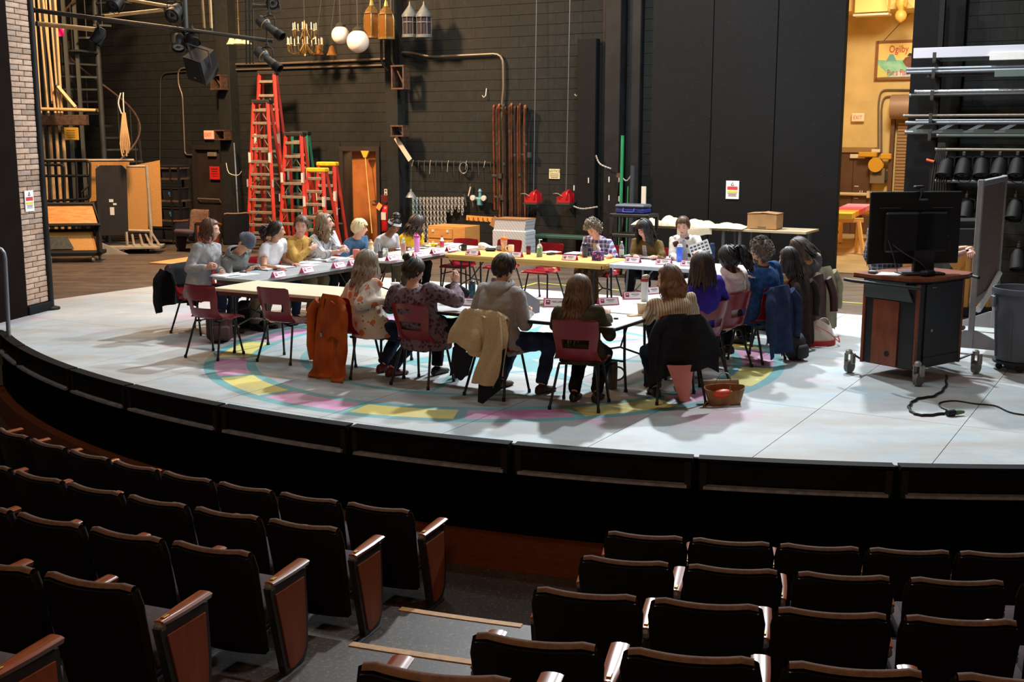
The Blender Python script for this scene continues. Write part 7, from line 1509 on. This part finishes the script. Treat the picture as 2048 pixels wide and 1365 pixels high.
# poles by the pilaster
for k,(u0,v0,u1,v1,r,c,lab) in enumerate(((1243,270,1241,500,.032,(34,132,84),'thick green pole leaning beside the pilaster'),(1254,372,1255,470,.014,(44,120,70),'thin green stick right of the thick green pole'),(1264,330,1263,500,.05,(46,52,60),'grey blue round post between pilaster and dock door'))):
    a=WW(u0,v0,.50); b=WW(u1,v1,.50); t=thing('pole',lab,'pole',AX(a.x,a.y,-.011),AXR); m=MB(); m.tube([(0,.05,a.z),(0,0,.0)],r,10); m.build('shaft',mat('pole_paint_%d'%k,c,.5,var=.15,scale=6),t,50); m=MB(); m.lathe([(r*1.1,0),(r*1.1,.06)],n=10); m.build('end_cap',M_LBLK,t,40)
t=wt('white_plank','white painted plank standing upright at the left of the dock door','plank',1286,455,.55,floor=True); m=MB(); m.box((0,0,.74),(.085,.03,1.48)); m.build('plank',mat('cream_plank',(206,202,190),.7),t,0); t.location=AX(*WW(1286,470,.75)[:2]); t.location.z=-.011
t=wt('red_plate','small round red plate holding a chain on the pilaster','plate',1237,351,.46); m=MB(); m.lathe([(.045,-.01),(.045,.01)],n=14,M=rx(90)); m.build('plate',M_RUST,t,30)
for k,(u,v) in enumerate(((1148,376),(1177,361),(1218,359),(1238,359),(1218,396),(1238,398))): t=wt('tape_strip','white tape strip on the dark panels, number %s from the left winch'%['one','two','three','four','five','six'][k],'tape',u,v,.40 if u>1200 else .26); m=MB(); m.box((0,0,0),(.022,.004,.10)); m.build('tape_piece',M_STK,t,0)
# rolling shelf with the blue tool case, canvas shelf table
p=fl(1275,560); p=AX(ab(p)[0],7.25,-.011); x=pb(1268,455,7.25)[0]; t=thing('utility_cart','black utility cart between the plaid shirt and corduroy jacket','cart',AX(x,7.25,-.011),AXR)
for z in(.28,.72,1.06): m=MB(); m.box((0,0,z),(.72,.45,.06),b=.01); m.build('shelf',M_LBLK,t,0)
for sx in(-1,1):
    for sy in(-1,1): m=MB(); m.box((sx*.33,sy*.2,.58),(.05,.05,1.0)); q=m.build('upright',M_LBLK,t,0); m=MB(); m.tube([(sx*.33-.015,sy*.2,.05),(sx*.33+.015,sy*.2,.05)],.05,12); m.build('caster',M_LBLK,q,30)
t=thing('tool_case','blue and grey plastic tool case on top of the black cart','case',AX(x-.02,7.25,1.08),AXR); m=MB(); m.box((0,0,.045),(.52,.34,.09),b=.02); m.build('lower_shell',mat('case_blue',(44,56,140),.5),t,20); m=MB(); m.box((0,0,.125),(.54,.36,.06),b=.025); m.build('upper_shell',mat('case_grey',(76,82,92),.5),t,20); m=MB(); m.tube(elbow([(-.10,-.18,.09),(-.10,-.21,.03),(.10,-.21,.03),(.10,-.18,.09)],.02),.012,6); m.build('handle',MATS['case_blue'],t,50)
xs=[pb(u,v,7.9)[0] for u,v in((1272,448),(1466,455),(1617,462))]
for k in range(2):
    cx=(xs[k]+xs[k+1])/2; w=xs[k+1]-xs[k]-.01; zt=pb(1466,458,7.9)[2]; t=thing('long_table','plain pale topped work table against the dock door, '+['left one under the canvas','right one under the cardboard box'][k],'table',AX(cx,8.15,-.011),AXR); m=MB(); m.box((0,0,zt),(w,.76,.035)); m.build('tabletop',mat('raw_board',(190,172,140),.6,var=.1,scale=4),t,0)
    for sx in(-1,1):
        for sy in(-1,1): m=MB(); m.tube([(sx*(w/2-.14),sy*.30,zt-.02),(sx*(w/2-.14),sy*.30,.0)],.035,8); m.build('leg',M_GLEG,t,50)
M_CANV=fabric('cream_canvas',(214,206,182),.08,6,.9,.5)
for k,(u0,u1,hh,lab) in enumerate(((1274,1318,.11,'crumpled canvas heap at the left end of the long table'),(1322,1362,.14,'rolled canvas bundle behind the cream cardigan'),(1372,1420,.11,'canvas bundle right of the cream cardigan'),(1415,1492,.07,'long flat canvas fold running to the cardboard box'))):
    a=pb(u0,450,7.95)[0]; b=pb(u1,450,7.95)[0]; rr=random.Random(k); t=thing('canvas_cloth',lab,'cloth',AX((a+b)/2,7.98,zt+.008),AXR); w=b-a; m=MB(); ph=[rr.uniform(0,6) for _ in range(4)]
    m.grid(lambda u,v:((u-.5)*w*1.05,.26*math.cos(PI*v)+.02*math.sin(9*u+ph[0]),max(.004,hh*math.sin(PI*v)**.7*(.70+.30*math.sin(PI*u)**.5+.16*math.sin(9*u+ph[1])+.16*math.sin(23*u+ph[2]+4*v))*(.25+.75*math.sin(PI*min(1,max(0,u)))**.4))),26,12); o=m.build('cloth_fold',M_CANV,t,70); recalc(o.data)
a=pb(1388,452,7.7)[0]; t=thing('canvas_cloth','canvas corner hanging over the front edge of the long table','cloth',AX(a,7.75,zt+.02),AXR); m=MB(); m.grid(lambda u,v:((u-.5)*.62,.0+.10*(1-min(1,v*3))-.035*min(1,v*3)+.015*math.sin(8*u),.02-.30*max(0,v-.25)*(.8+.2*math.sin(5*u))),14,10,.006); o=m.build('cloth_fold',M_CANV,t,70); recalc(o.data)
a=pb(1527,455,8.0)[0]; t=thing('cardboard_box','closed cardboard box on the right end of the long table','box',AX(a,8.08,zt+.018),AXR); M_CB=mat('cardboard',(164,126,84),.8,var=.1,scale=8); m=MB(); m.box((0,0,.125),(.50,.36,.25),b=.004); m.build('carton',M_CB,t,0); m=MB(); m.box((-.12,0,.258),(.27,.37,.006),ry(-3)); m.box((.12,0,.262),(.27,.37,.006),ry(4)); m.build('flap',M_CB,t,0)
m=MB(); m.box((.0,-.182,.03),(.14,.003,.02)); m.build('print_line',M_TPIPE,t,0)
# ================================================================ hanging stage lamps high on the wall
M_GLOBE=mat('opal_globe',(232,220,208),.15,spec=.6); M_BRS=mat('old_brass',(150,122,74),.35,metal=.8,var=.3,scale=20); M_AMB=mat('amber_glass',(120,80,34),.2,trans=.3); M_TIN=mat('zinc_lantern',(104,110,112),.5,metal=.3,var=.2,scale=10); M_LGL=mat('lantern_glass',(70,62,66),.12,trans=.4)
for k,(u,v,r,off) in enumerate(((681,70,.185,.7),(716,83,.225,1.0))):
    t=wt('globe_lamp',['smaller white globe lamp, upper left of the pair','larger white globe lamp, lower right of the pair'][k],'lamp',u,v,off); m=MB(); m.ell((0,0,0),(r,r,r),None,28,18); m.build('globe',M_GLOBE,t,60); m=MB(); m.lathe([(.10,r-.03),(.11,r+.01),(.06,r+.05),(.02,r+.07)],n=16); m.build('fitter',M_DPIPE,t,40); m=MB(); m.tube([(0,0,r+.05),(0,0,r+2.6)],.012,6); m.build('stem',M_DPIPE,t,50)
t=wt('chandelier','brass candle chandelier with two tiers of curved arms','chandelier',610,78,.7); m=MB(); m.lathe([(.01,-.38),(.04,-.34),(.02,-.28),(.06,-.2),(.03,-.1),(.05,.05),(.02,.15),(.04,.3),(.01,.38)],n=14); m.build('column',M_BRS,t,50); m=MB(); m.tube([(0,0,.36),(0,0,2.6)],.010,6); m.build('hanging_rod',M_DPIPE,t,50)
for tier,(n,R,z) in enumerate(((12,.36,-.16),(8,.24,.14))):
    for k in range(n):
        q=2*PI*k/n+.3+tier; c,s=math.cos(q),math.sin(q); m=MB(); m.tube(bez([(.03*c,.03*s,z+.06),(R*.5*c,R*.5*s,z-.14),(R*.95*c,R*.95*s,z-.10),(R*c,R*s,z+.04)],12),.010,6); ar=m.build('arm',M_BRS,t,50); m=MB(); m.lathe([(.005,z+.02),(.04,z+.04),(.012,z+.05),(.012,z+.17),(.004,z+.19)],(R*c,R*s,0),10); m.build('candle',P_CREAMP,ar,40)
for k,(u,v) in enumerate(((744,48),(773,50))):
    t=wt('amber_lantern',['left','right'][k]+' amber glass lantern of the pair above the pilaster','lantern',u,v,.75); m=MB(); m.lathe([(.17,-.24),(.17,.10),(.14,.22)],n=6,caps=False); m.build('glass',M_AMB,t,20); m=MB(); m.lathe([(.19,-.28),(.19,-.24),(.17,-.23)],n=6); m.build('lantern_base',M_BRS,t,20); m=MB(); m.lathe([(.17,.20),(.12,.28),(.05,.36),(.03,.46),(.01,.5)],n=6); m.build('cap',M_BRS,t,20)
    for j in range(6): q=2*PI*j/6; m=MB(); m.tube([(.175*math.cos(q),.175*math.sin(q),-.25),(.175*math.cos(q),.175*math.sin(q),.1),(.145*math.cos(q),.145*math.sin(q),.22)],.010,5); m.build('rib',M_BRS,t,50)
    m=MB(); m.tube([(0,0,.45),(0,0,2.4)],.008,5); m.build('chain_line',M_DPIPE,t,50)
for k,(u,v) in enumerate(((820,45),(848,45))):
    t=wt('zinc_lantern',['left','right'][k]+' grey lantern with a conical roof, of the pair right of the pilaster','lantern',u,v,.6); m=MB(); m.lathe([(.145,-.24),(.145,.12)],n=8,caps=False); m.build('glass',M_LGL,t,20); m=MB(); m.lathe([(.165,-.29),(.165,-.24),(.15,-.23)],n=16); m.build('lantern_base',M_TIN,t,30); m=MB(); m.lathe([(.165,.10),(.165,.14),(.02,.34),(.012,.40)],n=16); m.build('roof',M_TIN,t,30)
    for j in range(8): q=2*PI*j/8+.2; m=MB(); m.tube([(.150*math.cos(q),.150*math.sin(q),-.25),(.150*math.cos(q),.150*math.sin(q),.12)],.008,5); m.build('rib',M_TIN,t,50)
    m=MB(); m.lathe([(.152,-.01),(.152,.01)],n=16,caps=False); m.build('band',M_TIN,t,30); m=MB(); m.tube([(0,0,.38),(0,0,2.4)],.008,5); m.build('chain_line',M_DPIPE,t,50)
M_CRS=mat('cream_shade',(206,190,150),.5)
t=wt('bell_lamp','hanging lamp of cream bell shades on a brass stem','lamp',478,80,1.2); m=MB(); m.tube([(0,0,-.02),(0,0,.42)],.014,6); m.lathe([(.01,.40),(.035,.42),(.01,.45)],n=10); m.tube([(0,0,.42),(0,0,2.4)],.008,5); m.build('stem',M_BRS,t,50)
for k in range(4): q=PI/2*k+.5; x,y=.17*math.cos(q),.12*math.sin(q); m=MB(); m.tube([(0,0,.05),(x*.6,y*.6,.08),(x,y,.06)],.010,5); ar=m.build('arm',M_BRS,t,50); m=MB(); m.lathe([(.03,.06),(.05,.04),(.08,-.03),(.12,-.09),(.115,-.09),(.06,.0)],(x,y,0),16); m.build('bell_shade',M_CRS,ar,50)
for k,(u,v) in enumerate(((637,102),(664,103))): t=wt('bell_shade_lamp',['left','right'][k]+' small amber bell shade under the chandelier','lamp',u,v,.6); m=MB(); m.lathe([(.02,.12),(.05,.09),(.08,.0),(.12,-.08),(.11,-.08)],n=14); m.build('bell_shade',M_AMB,t,50); m=MB(); m.tube([(0,0,.11),(0,0,.5),(.02,.2,1.4)],.008,5); m.build('cord',M_DPIPE,t,50)
# ================================================================ backstage left
M_TANP=mat('tan_painted_pipe',(196,160,112),.5,var=.15,scale=6); M_GREYT=mat('grey_trim',(150,140,124),.6,var=.15,scale=6); M_CORK=mat('cork_board',(168,122,62),.85,var=.2,scale=60); M_PLYO=wood_mat('orange_ply',(178,110,52),(206,140,76),.45,3,(2,8,8)); M_BOARDK=mat('black_board',(26,24,25),.7,var=.2,scale=4)
NUM=['one','two','three','four','five','six','seven','eight','nine','ten','eleven','twelve']
def vp(u,v,Y): return dp(u,v,Y)
for k,(u0,u1,v1,r) in enumerate(((65,82,230,.030),(74,97,230,.028),(83,111,230,.034),(90,104,206,.024),(97,118,230,.026),(108,124,230,.036))):
    a=vp(u0,-30,24.4); b=vp(u1,v1,24.4); t=thing('tan_batten','tan vertical batten behind the brick pillar, number %s from the pillar'%NUM[k],'batten',b); m=MB(); m.tube([(0,0,0),a-b],r*.80,8); m.build('shaft',M_TANP,t,50); m=MB(); m.lathe([(r*.95,-.02),(r*.95,.04)],n=8); m.build('end_cap',M_DPIPE,t,40)
for k,(u0,u1) in enumerate(((84,89),(99,103),(112,116),(125,130))):
    a=vp(u0,252,25.2); b=vp(u1,322,25.2); t=thing('lower_batten','lower tan pipe under the dark beam, number %s from the pillar'%NUM[k],'batten',(b.x,b.y,-.011)); m=MB(); m.tube([(0,0,0),(a.x-b.x,0,a.z)],.038,8); m.build('shaft',M_TANP,t,50); m=MB(); m.lathe([(.05,0),(.05,.04)],n=8); m.build('foot',M_DPIPE,t,40)
def bar(name,label,cat,p,q,r,mt,box=None):
    t=thing(name,label,cat,p); d=q-p; m=MB()
    m.tube([(0,0,0),d],r,8 if not box else 4); m.build('shaft',mt,t,50 if not box else 20)
    for e,s in((Vector((0,0,0)),1),(d,-1)): m=MB(); dd=d.normalized()*s; m.tube([e,e+dd*.04],r*1.15,8); m.build('end_cap',M_DPIPE,t,50)
    return t
bar('tan_rail','tan horizontal rail across the feet of the battens','rail',vp(77,218,24.2),vp(196,221,24.2),.034,M_TANP)
bar('wood_brace','tan wooden brace slanting beside the battens','brace',vp(112,170,24.3),vp(153,218,24.3),.045,M_TANP,1)
a=vp(76,251,25.); b=vp(174,230,25.); t=thing('dark_beam','dark wooden beam under the tan battens','beam',((a.x+b.x)/2,25.,(a.z+b.z)/2)); m=MB(); m.box((0,0,0),(b.x-a.x,.2,b.z-a.z),b=.01); m.build('beam',M_RUST,t,0)
t=thing('yellow_sign_box','dim yellow sign box under the dark beam','sign',vp(143,268,24.8)); m=MB(); m.box((0,0,0),(.29,.06,.26),b=.01); m.build('sign_box',mat('dim_yellow',(170,132,36),.6),t,0)
for k in range(4): m=MB(); m.box((0,-.033,.07-.045*k),(.17,.003,.018)); m.build('print_line',mat('sign_ochre',(120,92,30),.6),t,0)
# framing on the left wall behind: grey green channels
for k,u in enumerate((128,143,157,172)): a=vp(u,20,26.5); t=thing('wall_channel','grey green vertical channel on the left wall, number %s from the battens'%NUM[k],'channel',(a.x,25.2+.2*k,-.011)); m=MB(); m.box((0,0,3.3),(.07,.06,6.6)); m.build('channel',mat('channel_grey',(70,72,66),.6),t,0)
# spiral staircase
ps=vp(205,262,26.4); t=thing('spiral_staircase','dark steel spiral staircase winding up in the left corner','staircase',(ps.x,ps.y,-.011)); M_STR=mat('stair_steel',(52,54,52),.6,metal=.2,var=.2,scale=6)
m=MB(); m.tube([(0,0,0),(0,0,7)],.062,12); m.build('centre_pole',M_STR,t,50)
for k in range(26):
    z=.24+.262*k; q=math.radians(250+24*k); w=math.radians(13); R=.82
    m=MB(); m.prism([(.07*math.cos(q-.8),.07*math.sin(q-.8)),(R*math.cos(q-w),R*math.sin(q-w)),(R*1.03*math.cos(q),R*1.03*math.sin(q)),(R*math.cos(q+w),R*math.sin(q+w)),(.07*math.cos(q+.8),.07*math.sin(q+.8))],z-.04,z); st=m.build('tread',M_STR,t,0)
    m=MB(); m.tube([(R*.97*math.cos(q),R*.97*math.sin(q),z),(R*.97*math.cos(q),R*.97*math.sin(q),z+.92)],.012,6); m.build('baluster',M_STR,st,50)
m=MB(); m.tube([(.80*math.cos(math.radians(250+6*k)),.80*math.sin(math.radians(250+6*k)),1.16+.0655*k) for k in range(96)],.022,6); m.build('handrail',M_RUST,t,50)
# lighting pipes and fixtures high left
def P3(u,v,Y=17.5): return dp(u,v,Y)
bar('lighting_pipe','long dark lighting pipe crossing the upper left','pipe',P3(66,20),P3(546,83),.032,M_DPIPE); bar('lighting_pipe','tan pipe ending at the left stage light','pipe',P3(72,47,18),P3(197,60,18),.035,M_TANP); bar('lighting_pipe','upper tan pipe running to the round stage light','pipe',P3(250,-2,19),P3(345,14,19),.026,M_TANP); bar('lighting_pipe','second tan pipe rising to the round stage light','pipe',P3(205,33,19),P3(333,19,19),.028,M_TANP); bar('lighting_pipe','short dark pipe above the profile spots','pipe',P3(505,12,17.6),P3(560,14,17.6),.03,M_DPIPE)
bar('lighting_pipe','dark vertical pipe left of the loudspeaker','pipe',P3(372,98,17.6),P3(366,-40,17.6),.05,M_DPIPE); bar('rope_fall','tan rope fall above the loudspeaker, left one','rope',P3(409,62,18),P3(402,-40,18),.022,M_TANP); bar('rope_fall','tan rope fall above the loudspeaker, right one','rope',P3(423,62,18),P3(418,-40,18),.022,M_TANP)
for k,(u,lab) in enumerate(((493,'left'),(500,'middle'),(507,'right'))): bar('black_cable','thin black cable hanging near the cream bell lamp, %s one'%lab,'cable',P3(u,128,18),P3(u-2,-40,18),.012,M_CABLE)
for k,(u,v,s,ti,ya,lab) in enumerate(((350,24,.85,30,20,'large round stage light on the tan pipe'),(357,84,.8,50,40,'stage light hanging left of the loudspeaker'),(197,72,.75,60,-30,'stage light at the end of the long tan pipe'),(233,2,.8,40,10,'stage light at the top edge above the staircase'),(385,80,.75,30,60,'stage light tucked behind the loudspeaker'),(545,2,.75,20,40,'stage light at the top edge above the profile spots'))):
    p=P3(u,v,17.5); t=lantern(1900,330,lab,s,tilt=ti,yaw=ya); t.location=p
def profile(u,v,label,dx,dz,dy=-.3,L=.62):
    p=P3(u,v,17.4); t=thing('profile_spot',label,'stage light',p,0); t.scale=(.74,.74,.74); d=Vector((dx,dy,dz)).normalized(); q=d.to_track_quat('Z','Y').to_matrix()
    m=MB(); m.lathe([(.05,-.30),(.10,-.28),(.12,-.12),(.10,-.06),(.075,-.04),(.075,.10),(.085,.11),(.085,.22)],n=16,M=q); m.build('barrel',M_DPIPE,t,40); m=MB(); m.lathe([(.095,.20),(.10,.24),(.10,.34),(.09,.34),(.085,.24)],n=16,M=q); m.build('lens_hood',M_BLKM,t,40); m=MB(); m.lathe([(.115,-.125),(.118,-.12),(.118,-.10)],n=16,M=q); m.build('gate_ring',M_TANP,t,40)
    m=MB(); m.tube(elbow([(-.12,0,-.02),(-.10,0,.22),(.10,0,.22),(.12,0,-.02)],.06),.010,6); m.build('yoke',M_BLKM,t,50); m=MB(); m.box((0,0,.27),(.06,.06,.08),b=.01); m.tube([(0,0,.2),(0,0,.55)],.014,6); m.build('clamp',M_DPIPE,t,30); return t
profile(539,55,'upper ellipsoidal spotlight pointing down to the right',.75,-.55); profile(535,118,'lower ellipsoidal spotlight pointing down to the right',.75,-.6)
# loudspeaker
t=thing('loudspeaker','black loudspeaker box tilted downwards under the lighting pipe','loudspeaker',P3(404,130,17.2)); t.rotation_euler=(math.radians(34),math.radians(16),math.radians(-24)); t.scale=(.86,.86,.86); m=MB(); m.add([(-.19,-.20,-.22),(.19,-.20,-.22),(.15,.2,-.22),(-.15,.2,-.22),(-.19,-.20,.22),(.19,-.20,.22),(.15,.2,.22),(-.15,.2,.22)],[(3,2,1,0),(4,5,6,7),(0,1,5,4),(1,2,6,5),(2,3,7,6),(3,0,4,7)]); m.build('cabinet',M_BOARDK,t,0); m=MB(); m.box((0,-.21,0),(.34,.02,.40),b=.008); m.build('grille',M_BLKM,t,0); m=MB(); m.tube([(-.20,0,.0),(-.22,0,.34),(.22,0,.34),(.20,0,.0)],.014,6); m.build('yoke',M_DPIPE,t,50); m=MB(); m.box((0,-.222,-.12),(.05,.004,.02)); m.build('badge',M_GPIPE,t,0)
t=thing('pink_gel','small magenta colour gel among the tan battens','gel',P3(122,63,23.5)); m=MB(); m.grid(lambda u,v:((u-.5)*.12,.02*math.sin(4*u+3*v),(v-.5)*.18),5,5,.004); m.build('gel_sheet',mat('magenta_gel',(216,26,110),.4),t,50)
t=thing('rope_bundle','hank of tan canvas straps hanging in front of the staircase rail','rope',vp(250,262,24.0)); 
for k in range(6): m=MB(); x=-.07+.028*k; m.tube(bez([(x*.3,0,.36),(x*.7,-.03,.1),(x*1.3,-.04,-.25),(x,-.02,-.5+.06*(k%3))],8),.030,6,True,fx=.5); m.build('strap',M_TANP,t,50)
m=MB(); m.tube(bez([(-.05,0,.34),(-.10,0,.55),(-.04,0,.75)],6),.012,5); m.tube(bez([(.0,0,.34),(.0,0,.6),(.01,0,.76)],6),.012,5); m.build('hanging_cord',M_STK,t,50)
# black rail guard with rounded corners and tilted wooden rack on casters
def L0(u,v): return fl(u,v,-.011)
p=L0(140,523); t=thing('easel_rack','black rolling rack holding two sloping wooden boards beside the pillar','rack',p,math.radians(8)); s=18.6/2345
for (z0,z1,y0,y1,mt,nm) in((1.06,.72,.25,-.05,M_PLYO,'upper_board'),(.56,.22,.10,-.22,M_CORK,'lower_board')):
    w0,w1=.42,.56; V=[(-.62,y0,z0),(w0,y0,z0),(w1,y1,z1),(-.58,y1,z1)]; m=MB(); m.add(V+[(x,y+.03,z) for x,y,z in V],[(0,1,2,3),(7,6,5,4),(0,4,5,1),(1,5,6,2),(2,6,7,3),(3,7,4,0)][::1]); o=m.build(nm,mt,t,0); recalc(o.data)
    m=MB(); m.tube([(-.64,y0,z0+.02),(w0+.03,y0,z0+.02),(w1+.05,y1,z1-.02),(-.60,y1,z1-.02)],.035,4); m.build('board_frame',M_BLKM,t,20)
m=MB(); m.add([(-.40,-.09,.47),(.0,-.09,.47),(.14,-.235,.26),(-.28,-.235,.26),(-.40,-.075,.475),(.0,-.075,.475),(.14,-.22,.265),(-.28,-.22,.265)],[(3,2,1,0),(4,5,6,7),(0,1,5,4),(1,2,6,5),(2,3,7,6),(3,0,4,7)]); o=m.build('map_sheet',mat('dark_map',(46,52,48),.6,var=.5,scale=18),t,0); recalc(o.data)
m=MB(); m.box((-.02,.05,.16),(1.28,.62,.07),b=.01); m.build('base_frame',M_BLKM,t,0); m=MB(); m.tube([(.50,.35,1.12),(.62,-.28,.18)],.05,4); m.tube([(.40,.40,1.12),(.52,.30,.18)],.04,4); m.build('side_frame',M_BLKM,t,20)
for x,y in((-.30,-.25),(.48,-.20),(.5,.30),(-.5,.30)): m=MB(); m.tube([(x-.02,y,.055),(x+.02,y,.055)],.055,14); m.box((x,y,.105),(.05,.05,.07),b=.01); m.build('caster',M_ALU,t,30)
p=L0(150,505); t=thing('tube_guard','black tubular guard rail with rounded corners above the easel rack','rail',(p.x-.05,p.y,-.011),0); s=p.y/2345
def G2(u,v): q=vp(u,v,p.y); return (q.x-p.x+.05,0,q.z+.011)
for pts in (((70,322),(180,322),(180,398),(60,404)),((70,330),(128,330),(130,420)),((70,352),(178,352)),((152,322),(156,430)),((97,322),(100,430))): m=MB(); m.tube(elbow([G2(*q) for q in pts],.08),.028,8); m.build('tube',M_BLKM,t,50)
for u in(100,156): m=MB(); a=G2(u,425); m.tube([a,(a[0],0,0)],.028,8); m.build('leg',M_BLKM,t,50)
# white framed cart holding boards
p=L0(245,505); t=thing('board_cart','white framed scenery cart carrying a black board and cork boards','cart',(p.x,p.y,-.011),math.radians(6)); K=p.y
def B2(u,v,y=0): q=vp(u,v,K); return Vector((q.x-p.x,y,max(.0,q.z+.011)))
def board(nm,pts,y,th_,mt): m=MB(); q=[B2(u,v) for u,v in pts]; m.prism([(a.x,a.z) for a in q],y-th_,y,XZ); return m.build(nm,mt,t,0)
board('cork_board',[(243,335),(308,322),(313,458),(243,455)],.55,.03,M_CORK); board('cork_board',[(247,335),(287,335),(290,462),(250,462)],.28,.03,M_CORK); board('cork_board',[(160,325),(243,325),(243,455),(165,440)],.75,.03,M_CORK)
bb=board('black_board',[(190,338),(199,331),(241,331),(250,340),(254,462),(247,470),(204,472),(194,462)],.12,.03,M_BOARDK)
for (u,v,w,h) in((221,402,.085,.06),(228,409,.07,.04),(223,423,.085,.16)): m=MB(); a=B2(u,v); m.box((a.x,.085,a.z),(w,.004,h)); m.build('paper_label',M_STK,bb,0)
for q0,q1,y,w in(((193,331),(198,475),.16,.05),((286,332),(296,470),.26,.07),((247,334),(288,334),.26,.05),((85,322),(258,322),.45,.06),((247,463),(298,465),.26,.07),((250,465),(253,498),.10,.06),((296,465),(298,492),.2,.06)):
    m=MB(); m.tube([B2(*q0,y),B2(*q1,y)],w/2,4,True,side=(1,0,.01)); m.build('frame_bar',M_GREYT,t,20)
m=MB(); q=[B2(205,478),B2(264,505),B2(262,511),B2(205,506)]; m.prism([(a.x,a.z) for a in q],-.42,-.38,XZ); m.build('side_panel',M_GREYT,t,0)
m=MB(); a=B2(262,508); b=B2(325,500); m.box(((a.x+b.x)/2,-.10,.13),(b.x-a.x,.62,.05),b=.006); m.box(((a.x+b.x)/2-.5,.2,.10),(.9,.8,.05)); m.build('deck',M_GREYT,t,0)
for k,(u0,v0,u1,v1) in enumerate(((258,478,275,497),(273,476,292,498),(284,472,308,499),(297,470,325,498))): m=MB(); a=B2(u0,v0,.30); b=B2(u1,v1,-.35); b.z=.16; a.z=max(a.z,.35); m.tube([a,b],.022,4,True,side=(1,0,0)); m.build('slat',M_GREYT,t,20)
for x,y in((-.55,-.3),(.1,-.35),(.5,.1),(-.5,.4)): m=MB(); m.tube([(x-.02,y,.05),(x+.02,y,.05)],.05,12); m.build('caster',M_BLKM,t,30)
# shelving of black bins behind
p=L0(340,487); t=thing('bin_shelving','dark shelving unit beside the far left exit door','shelf',(p.x,p.y,-.011),AXR*.6); K=p.y
def S2(u,v): q=vp(u,v,K); return q.x-p.x,q.z
w=.92
for v in(336,357,401,440,480): z=vp(340,v,K).z+.011; m=MB(); m.box((0,0,z),(w,.5,.035)); m.build('shelf_board',M_RUST,t,0)
for x in(-w/2,w*.28,w/2):
    for y in(-.23,.23): m=MB(); m.box((x,y,.86),(.04,.04,1.72)); m.build('upright',M_BLKM,t,0)
M_BINB=mat('black_tote',(28,28,32),.5,spec=.5); M_BTAPE=mat('blue_tape',(44,110,170),.6)
for r_,v in enumerate((357,401,440,480)):
    z=vp(340,v,K).z+.03
    for c_ in range(2):
        x=-.26+.48*c_; bt=thing('storage_bin','black storage bin with %s on the %s shelf of the dark unit, %s'%('blue tape' if (r_,c_) in((1,0),(1,1),(2,1)) else 'a plain front',['top','second','third','bottom'][r_],['left','right'][c_]),'bin',t.matrix_basis@Vector((x,-.02,z)),AXR*.6)
        m=MB(); m.prism([(-.19,0),(.19,0),(.22,.24),(-.22,.24)],-.18,.18,XZ); m.build('tub',M_BINB,bt,0); m=MB(); m.box((0,0,.255),(.46,.40,.03),b=.008); m.build('lid',M_BINB,bt,0)
        if (r_,c_) in((1,0),(1,1),(2,1)):
            m=MB(); m.box((.0,-.195,.15),(.10,.004,.06)); m.box((.0,-.195,.10),(.05,.004,.05)); m.build('tape_label',M_BTAPE,bt,0)
for k,(u,v) in enumerate(((253,326),(308,327),(322,328),(300,330))): q=vp(u,v,K-.3); 
# loose theatre seats standing backstage
for k,(u,v,f,lab) in enumerate(((388,503,150,'spare theatre seat with orange side standing backstage, left one'),(468,508,30,'spare theatre seat with orange side standing backstage, right one'))):
    p=L0(u,v); s_=thing('spare_seat',lab,'seat',(p.x,p.y,-.011),math.radians(f))
    bk=ob('backrest',ME_BACK,s_); ob('back_shell',ME_BSH,bk); ob('seat',ME_PAD,s_); ob('seat_pan',ME_PAN,s_)
    for sd in(-1,1): ob('armrest',ME_ARM,s_,(sd*SW/2,0,0)); ob('arm_support',ME_STD,s_,(sd*SW/2,0,0)); e=ob('end_panel',EP[sd][0],s_,(sd*SW/2,0,0)); ob('wood_inset',EP[sd][1],e)
# slim brace leaning by the left pilaster with an orange grip
t=thing('stage_brace','slim grey stage brace leaning beside the left pilaster','brace',AX(*WW(480,490,.6)[:2])+Vector((0,0,-.011)),AXR); a=WW(468,285,.35); b=WW(480,490,.6); m=MB(); m.tube([(0,0,0),(a.x-b.x,a.y-b.y,a.z)],.018,6); m.build('shaft',M_GPIPE,t,50); m=MB(); m.tube(bez([((a.x-b.x)*.75-.05,-.05,a.z*.80),((a.x-b.x)*.75+.05,-.08,a.z*.70),((a.x-b.x)*.7+.28,-.06,a.z*.68),((a.x-b.x)*.7+.38,-.05,a.z*.72)],10),.010,5); m.build('hook',M_STK,t,50)
# handrail post at the left edge, and the dark steps
p=fl(18,690,-.1); t=thing('stair_handrail','grey metal handrail post at the far left edge of the stage','handrail',(p.x,p.y,-.2)); m=MB(); a=dp(5,492,p.y); m.tube(elbow([(0,0,0),(a.x-p.x+.02,0,a.z+.2),(a.x-p.x-.9,-.3,a.z+.05)],.15),.028,8); m.build('rail_tube',M_GPIPE,t,50); m=MB(); m.lathe([(.06,0),(.06,.02)],n=12); m.build('base_flange',M_DPIPE,t,40)
